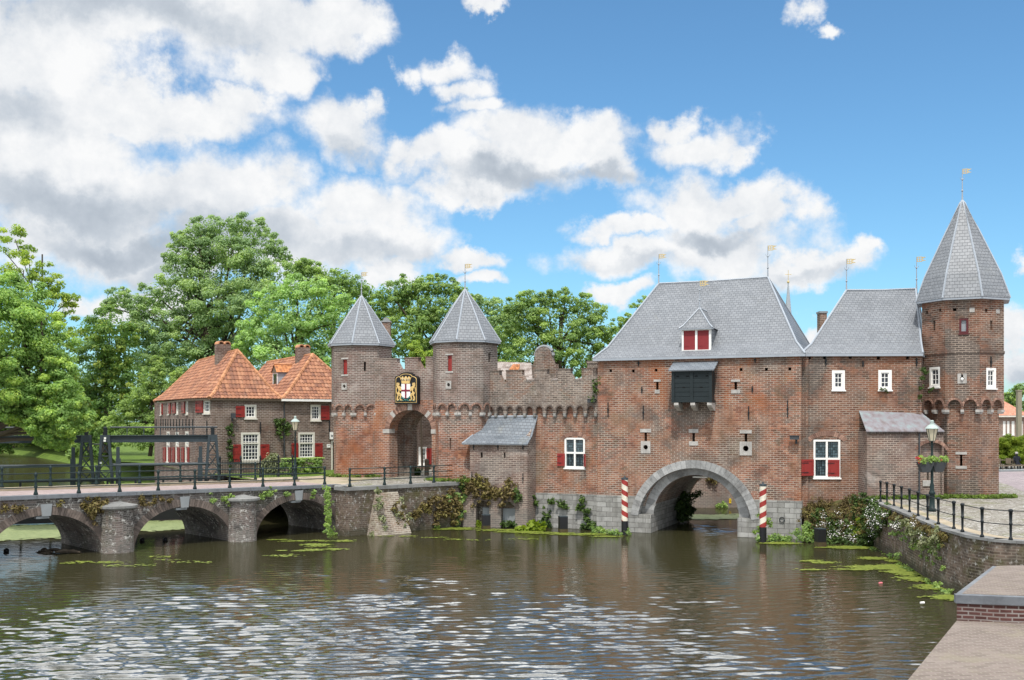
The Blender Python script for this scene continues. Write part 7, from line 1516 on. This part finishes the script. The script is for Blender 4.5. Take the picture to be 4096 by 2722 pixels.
# house garden
hx = [at(1135, 1860, 66.5), at(1285, 1860, 68.0)]; q = MB(); L = Leaves(91)
for k in range(70):
    f = rg.random(); c = hx[0].lerp(hx[1], f); L.cluster((c.x, c.y + rg.uniform(-.4, .4), rg.uniform(2.75, 3.6)), .22, 55, 0.075, rg.uniform(.3, .8), up=.4, flat=.6)
for k in range(60):
    f = k / 59; c = hx[0].lerp(hx[1], f); L.cluster((c.x, c.y, 3.66), .2, 40, 0.07, .8, up=1.2, flat=.2)
tag(L.build('hedge', LF_MID, None, tuple(hx[0].lerp(hx[1], .5).xy) + (2.6,)), 'square clipped green hedge below the right house windows', 'hedge')
c = at(1085, 1830, 66.8); plants('shrub', 'round pale flowering shrub in front of the left house windows', 'shrub', [((c.x + dx, c.y, 3.0 + dz), .38, 170, .5) for dx, dz in ((0, .5), (-.45, .2), (.45, .2), (0, 0), (-.3, -.2), (.35, -.1), (.2, .7))], LF_PALE, 0.085, 92)
plants('climbing_plant', 'thin climber up the left house front beside the ground floor window', 'plant', on_wall(HF, [(*z6(x, y), r) for x, y, r in ((885, 1290, .2), (880, 1220, .2), (885, 1150, .18), (880, 1080, .18), (875, 1000, .18), (865, 950, .18), (900, 920, .14))], d=.12), LF_IVY, 0.085, 93)
plants('climbing_plant', 'round green climber at the rainwater pipe between the two houses', 'plant', on_wall(HB, [(*z6(x, y), r) for x, y, r in ((1380, 900, .28), (1400, 960, .28), (1360, 870, .2), (1460, 930, .24), (1500, 930, .2), (1420, 870, .18), (1390, 1000, .2), (1470, 985, .18))], d=.15), LF_IVY, 0.09, 94)
# garden fence of iron bars
gf = thing('garden_fence', 'black iron bar fence around the front garden of the left house', 'fence', (*at(1000, 1900, 62).xy, 2.6))
GF = Wall(at(880, 1900, 63.0).xy, at(1170, 1900, 65.0).xy); q = MB()
for k in range(46): u = GF.L * (k + .5) / 46; q.wbox(GF, u - .012, u + .012, 2.6, 3.72, -.01, .01)
q.wbox(GF, 0, GF.L, 3.55, 3.59, -.015, .015); q.wbox(GF, 0, GF.L, 2.8, 2.84, -.015, .015); q.build('bars', IRON, gf)
for f in (0, .28, .55, .8, 1.0): q = MB(); p = GF.pt(GF.L * f, 2.6, 0); post_bm(q, p, 1.4, .05); q.build('post', IRON, gf)
bo_ = thing('bollard', 'weathered wooden bollard under the archway', 'bollard', (*at(1707, 1890, 66).xy, 2.61)); q = MB(); q.lathe(ORG[bo_.name], [(.14, 0), (.15, .3), (.14, .95), (.10, 1.05), (.02, 1.08)], 10); q.build('shaft', WOOD, bo_)
fl_ = thing('floodlight', 'small grey floodlight on the left house front', 'light', HF.pt(*HF.uz(*z6(905, 840)), 0)); u, z = HF.uz(*z6(905, 840)); q = MB(); q.wbox(HF, u - .03, u + .03, z - .25, z, .01, .2); q.build('bracket', PLASTIC_GREY, fl_); q = MB(); q.wbox(HF, u - .12, u + .14, z - .05, z + .3, .15, .35); q.build('housing', PLASTIC_GREY, fl_)
# canal wall behind the gatehouse with the yellow sign
cwall = thing('canal_wall', 'weathered brick canal wall seen through the water gate', 'wall', (13, 68, 0)); CWL = Wall((10.0, 71.7), (30, 73.65)); mb = MB(); strips(mb, CWL, 0, CWL.L, -.7, 3.4, [], .5); W = Wall((4.9, 57.7), (8.6, 67.1))
mb.build('brick_wall', BR_SHED, cwall)
Wc = Wall((8.7, 67.0), (5.0, 57.6)); cw2 = thing('canal_wall', 'side wall of the canal pocket behind the water gate', 'wall', (7, 62, 0)); mb = MB(); strips(mb, Wall((10.15, 71.6), (4.95, 57.7)), 0, 14.8, -.7, 2.6, [], .3); mb.build('brick_wall', BR_QUAY, cw2)
u, z = CWL.uz(2440 + 1665 / 3.47, 1820 + 640 / 3.47); ys_ = thing('sign', 'small yellow number sign on the canal wall behind the water gate', 'sign', CWL.pt(u, z, 0)); q = MB(); q.wbox(CWL, u - .075, u + .075, z - .16, z + .16, .02, .05); pl_ = q.build('plate', YELLOW, ys_)
def text_mesh(s, name, W, u, z, size, d, mat, parent):
    cu = bpy.data.curves.new('t', 'FONT'); cu.body = s; cu.size = size; cu.align_x = 'CENTER'; cu.align_y = 'CENTER'; ob = bpy.data.objects.new('t', cu); COL.objects.link(ob)
    bpy.context.view_layer.update(); dg = bpy.context.evaluated_depsgraph_get(); me = bpy.data.meshes.new_from_object(ob.evaluated_get(dg)); q = MB()
    q.v = [W.pt(u + v.co.x, z + v.co.y, d) for v in me.vertices]; q.f = [tuple(p.vertices) for p in me.polygons]; bpy.data.objects.remove(ob); bpy.data.meshes.remove(me); return q.build(name, mat, parent)
text_mesh('2', 'number', CWL, u, z, .24, .056, BLACK, pl_)
plants('waterside_weeds', 'weeds at the foot of the canal wall behind the water gate', 'plant', [(tuple(CWL.pt(CWL.uz(x, 2055)[0], .12, .2)), .2, 70, .6) for x in (2870, 2885, 2897)], LF_MID, 0.10, 95)
plants('wall_plant', 'creeper hanging from the top of the canal wall behind the water gate', 'plant', [(tuple(CWL.pt(CWL.uz(x, y)[0], z, .1)), .3, 70, .5) for x, y, z in ((2830, 1950, 2.6), (2845, 1950, 2.2), (2860, 1950, 2.9), (2850, 1950, 1.9), (2870, 1930, 3.4), (2850, 1930, 3.5))], LF_DRY, 0.10, 96)

# ------------------------------------------------------------------ duckweed
def pads(name, label_kind, patches, mat, seed, z=0.02, rmin=.03, rmax=.075, dense=2.2):
    rng = np.random.default_rng(seed); V = []; F = []; T = []
    for (x, y, rx, ry, n) in patches:
        if n < 1: continue
        m_ = max(3, n // 26); sub = []
        for i in range(m_):
            a = rng.uniform(0, 6.28); r = rng.random() ** 0.6; sub.append((x + rx * r * math.cos(a), y + ry * r * math.sin(a), rng.uniform(.25, 1.0)))
        for i in range(int(n * dense)):
            sx, sy, sw = sub[int(rng.integers(m_))]; cx = sx + rng.normal(0, 0.30 * sw + rx * 0.05); cy = sy + rng.normal(0, 0.10 * sw + ry * 0.08)
            rr = rng.uniform(rmin, rmax); b0 = len(V); m = 6; ph = rng.uniform(0, 1)
            for j in range(m): t = 6.283 * j / m + ph; q = rr * rng.uniform(.6, 1.2); V.append((cx + q * 1.5 * math.cos(t), cy + q * math.sin(t), z + rng.uniform(0, .01)))
            F.append(tuple(range(b0, b0 + m))); T.append(np.clip(.5 + rng.normal(0, .25), 0, 1))
    me = bpy.data.meshes.new(name); me.from_pydata(V, [], F); at_ = me.attributes.new('tone', 'FLOAT', 'FACE'); at_.data.foreach_set('value', np.array(T, np.float32)); me.materials.append(mat); ob = bpy.data.objects.new(name, me); COL.objects.link(ob); return struct(ob, label_kind)
def wp(px, py, rx, ry, n): p = onz(px, py); s = p.y / FPX; return (p.x, p.y, rx * s, ry * p.y / (py - HY), n)
pads('duckweed', 'stuff', [wp(3390, 2192, 100, 5, 700), wp(3450, 2193, 50, 5, 300), wp(3500, 2237, 40, 5, 200), wp(3530, 2270, 120, 9, 900), wp(3620, 2290, 40, 12, 500), wp(3680, 2320, 35, 10, 300), wp(3740, 2350, 45, 10, 350), wp(3800, 2390, 40, 12, 350), wp(3420, 2280, 60, 3, 110), wp(3600, 2250, 30, 6, 160), wp(3230, 2245, 30, 3, 50), wp(3300, 2252, 50, 3, 80), wp(3250, 2282, 40, 3, 40), wp(3130, 2175, 90, 3, 300), wp(2800, 2150, 0, 0, 0)], WEED, 1)
pads('duckweed', 'stuff', [wp(1830, 2117, 80, 4, 420), wp(2000, 2122, 60, 4, 300), wp(2100, 2130, 80, 4, 420), wp(2200, 2136, 70, 5, 380), wp(2350, 2140, 70, 4, 300), wp(2450, 2148, 60, 3, 200), wp(1250, 2185, 90, 9, 160), wp(1280, 2200, 60, 8, 110), wp(1180, 2205, 50, 6, 50), wp(1100, 2165, 90, 5, 80), wp(1350, 2165, 40, 5, 80), wp(1250, 2165, 60, 3, 60), wp(600, 2245, 190, 22, 40), wp(440, 2252, 100, 18, 26), wp(780, 2240, 160, 16, 24), wp(1150, 2220, 160, 12, 30), wp(1650, 2150, 200, 5, 50), wp(1950, 2160, 300, 6, 40), wp(300, 2252, 60, 6, 30)], WEED, 2, rmin=.035, rmax=.09, dense=1.7)
cov = []
rngc = np.random.default_rng(8)
V = []
pads('duckweed', 'stuff', [(-27.5, 56.2, 4.6, 3.6, 6500), (-21.5, 59.8, 3.6, 2.6, 3600), (-34, 52.5, 4, 3.2, 2500), (12.2, 65.3, 2.4, 1.35, 1500), (16, 66, 2.5, 1.2, 500)], WEED_PALE, 3, rmin=.08, rmax=.20, dense=1.3)

# ------------------------------------------------------------------ planters on the right lamp, street background
for k, (dx, dy, lab) in enumerate(((-.36, -.16, 'grey flower planter with red geraniums on the left of the quay lamp post'), (.30, .1, 'grey flower planter with trailing green plants on the right of the quay lamp post'))):
    c = Vector((RLP.x + dx, RLP.y + dy, 2.2 + 1.72)); pt = thing('flower_planter', lab, 'planter', c, 'planters on the quay lamp post')
    q = MB(); hw, tw_ = .17, .33
    q.hexa([c + Vector(v) for v in ((-hw, -.13, 0), (hw, -.13, 0), (hw, .13, 0), (-hw, .13, 0), (-tw_, -.2, .45), (tw_, -.2, .45), (tw_, .2, .45), (-tw_, .2, .45))]); q.build('box', PLASTIC_GREY, pt)
    L = Leaves(200 + k)
    for i in range(14): L.cluster((c.x + random.uniform(-.4, .4), c.y + random.uniform(-.2, .2), c.z + random.uniform(.42, .66)), .12, 40, .05, random.uniform(.3, .8))
    L.build('plants', LF_MID if k else LF_YOUNG, pt)
    L = Leaves(210 + k)
    for i in range(9 if k == 0 else 2): L.cluster((c.x + random.uniform(-.45, .1), c.y - .15, c.z + random.uniform(.4, .66)), .06, 18, .03)
    L.build('blossom', PETAL_RED, pt)
sh_ = thing('street_house', 'brick street house with faded red tile roof and tall white windows', 'house', (55, 112, 2.2))
SHO = Wall((53.2, 110.0), (at(4112, 1700, 109.4).x, 109.4)); sops = []
for x0, x1 in ((1313, 1341), (1360, 1386), (1413, 1444), (1517, 1538)): sops.append(window(SHO, wbx(SHO, zr, x0, 365, x1, 524), sh_, 2, 4, .08, .01, inner=.03))
mb = MB(); zE = SHO.uz(*zr(1400, 298))[1]; strips(mb, SHO, -1.8, SHO.L, 2.0, zE, sops, .4); strips(mb, Wall(SHO.pt(-1.8, 0, -9).xy, SHO.pt(-1.8, 0, 0).xy), 0, 9, 2.0, zE, [], .4); mb.build('brick_wall', BR_FAR, sh_)
q = MB(); ua2 = SHO.uz(3992, 1600)[0]; za = HCAM + (HY - 1578) / FPX * (SHO.pt(ua2, 0, -4.4).y); U1 = SHO.L + .3
ra, rb2 = SHO.pt(min(-0.2, ua2 - 1.0), za, -4.4), SHO.pt(ua2, za, -4.4); ee = [SHO.pt(-2.1, zE, .4), SHO.pt(U1, zE, .4), SHO.pt(U1, zE, -9.2), SHO.pt(-2.1, zE, -9.2)]
roof_faces(q, [(ee[0], ee[1]), (ee[1], ee[2]), (ee[2], ee[3]), (ee[3], ee[0])], [(ra, rb2), (rb2, rb2), (rb2, ra), (ra, ra)], drop=0.03); q.build('roof', TILE_FAR, sh_)
q = MB(); q.wbox(SHO, -2, SHO.L + .2, zE - .18, zE - .02, .02, .4); q.build('gutter', CREAM, sh_)
mp = thing('utility_mast', 'tall pale mast in front of the street house', 'mast', (*at(zr(1497, 0)[0], 0, 100).xy, 2.2)); q = MB(); p = ORG[mp.name]; q.box((p.x, p.y, 5.6), (.40, .40, 6.8)); q.build('shaft', TAN, mp); q = MB(); q.box((p.x, p.y, 9.05), (.48, .48, .12)); q.build('cap', TAN, mp)
fe = thing('terrace_fence', 'low wooden terrace fence across the street below the clipped trees', 'fence', (*at(4000, 1900, 80).xy, 2.2)); FE = Wall(at(3960, 1900, 79.5).xy, at(4200, 1900, 82).xy); q = MB(); q.wbox(FE, 0, FE.L, 2.55, 2.66, -.03, .03); q.build('rail', WOOD, fe)
for k in range(6): q = MB(); u = .2 + (FE.L - .4) * k / 5; q.wbox(FE, u - .05, u + .05, 2.2, 2.62, -.06, -.035); q.build('post', WOOD, fe)
q = MB(); q.wbox(FE, 0, FE.L, 2.2, 2.33, .3, 1.0); q.build('kerb', CONCRETE, fe)
f2 = thing('canal_fence', 'black bar fence behind the clipped street trees', 'fence', (*at(4020, 1850, 92).xy, 2.2)); F2 = Wall(at(3970, 1850, 92).xy, at(4250, 1850, 94).xy); q = MB()
for z in (2.6, 3.0, 3.4): q.wbox(F2, 0, F2.L, z, z + .06, -.02, .02)
q.build('rail', IRON, f2)
for k in range(8): q = MB(); u = .1 + (F2.L - .2) * k / 7; q.wbox(F2, u - .04, u + .04, 2.2, 3.5, -.06, -.025); q.build('post', IRON, f2)
def cafe(c, label, cat, kind):
    root = thing(kind, label, cat, c); q = MB()
    if kind == 'terrace_table':
        q.lathe(c, [(.4, .72), (.4, .75)], 12); q.build('table_top', WOOD, root); q = MB(); q.lathe(c, [(.22, 0), (.05, .04), (.04, .72)], 8); q.build('leg', IRON, root)
    else:
        q.box((c[0], c[1], c[2] + .45), (.42, .42, .04)); q.build('seat', WOOD, root); q = MB(); q.box((c[0], c[1] + .19, c[2] + .7), (.42, .03, .4)); q.build('backrest', WOOD, root)
        for dx in (-.18, .18):
            for dy in (-.18, .18): q = MB(); q.tube([(c[0] + dx, c[1] + dy, c[2]), (c[0] + dx, c[1] + dy, c[2] + .43)], .02, 5); q.build('leg', IRON, root)
for x, Y, k, lab in ((4004, 83, 'terrace_table', 'cafe table beside the trunk of the nearest clipped tree'), (3996, 82, 'terrace_chair', 'cafe chair half hidden behind the octagonal tower'), (4014, 84, 'terrace_chair', 'cafe chair between the first table and the tree trunk'), (4046, 83, 'terrace_table', 'cafe table in front of the seated person'), (4038, 82.4, 'terrace_chair', 'cafe chair left of the table at the seated person')):
    cafe((*at(x, 1900, Y).xy, 2.2), lab, 'table' if 'table' in k else 'chair', k)
# seated person with grey hair, seen from behind
def person(c):
    root = thing('person', 'seated person in dark jacket with grey hair at the cafe terrace on the right edge', 'person', c)
    sk = [((0, 0, .52), .17), ((0, .02, .75), .17), ((0, .0, 1.0), .19), ((0, -.02, 1.12), .07), ((0, -.03, 1.24), .095), ((0, -.03, 1.36), .08), ((-.2, 0, 1.03), .075), ((-.25, -.1, .8), .055), ((-.15, -.3, .74), .045), ((.2, 0, 1.03), .075), ((.25, -.1, .8), .055), ((.15, -.3, .74), .045), ((-.1, -.35, .5), .09), ((-.1, -.42, .08), .06), ((-.1, -.55, .05), .045), ((.1, -.35, .5), .09), ((.1, -.42, .08), .06), ((.1, -.55, .05), .045)]
    ed = [(0, 1), (1, 2), (2, 3), (3, 4), (4, 5), (2, 6), (6, 7), (7, 8), (2, 9), (9, 10), (10, 11), (0, 12), (12, 13), (13, 14), (0, 15), (15, 16), (16, 17)]
    me = bpy.data.meshes.new('body'); me.from_pydata([s[0] for s in sk], ed, []); ob = bpy.data.objects.new('body', me); COL.objects.link(ob); ob.modifiers.new('skin', 'SKIN')
    for v, s in zip(me.skin_vertices[0].data, sk): v.radius = (s[1], s[1])
    me.skin_vertices[0].data[0].use_root = True; sb = ob.modifiers.new('sub', 'SUBSURF'); sb.levels = 1; sb.render_levels = 2
    me.materials.append(CLOTH); ob.parent = root; ORG[ob.name] = Vector(c)
    q = MB(); q.ball(Vector(c) + Vector((0, 0.0, 1.33)), .125, 10, 7); q.build('hair', HAIR, root, smooth=True)
    q = MB(); q.box((c[0], c[1] + .02, c[2] + .40), (.45, .45, .05)); q.build('stool_seat', WOOD, None) if False else None
pc_ = (*at(4066, 1900, 81.5).xy, 2.2)
person(pc_); cafe((pc_[0], pc_[1] + .05, 2.2), 'cafe chair under the seated person', 'chair', 'terrace_chair')
# church spire behind the roofs
sp_ = thing('church_spire', 'thin grey church spire with a gold cross far behind the gatehouse roof', 'spire', (*at(3153, 1400, 260).xy, 2.2))
p = at(3153, 1260, 260); q = MB(); q.lathe((p.x, p.y, 0), [(2.6, 2.2), (2.6, 24), (1.0, 31.5), (.15, 40.8), (.02, 41.0)], 8); q.build('spire', LEAD, sp_)
q = MB(); c = Vector((p.x, p.y, 41.2)); q.ball(c, .35, 10, 6); q.tube([c, c + Vector((0, 0, 3.0))], .07, 5); q.tube([c + Vector((-.8, 0, 1.9)), c + Vector((.8, 0, 1.9))], .07, 5); q.build('cross', GOLD, sp_)
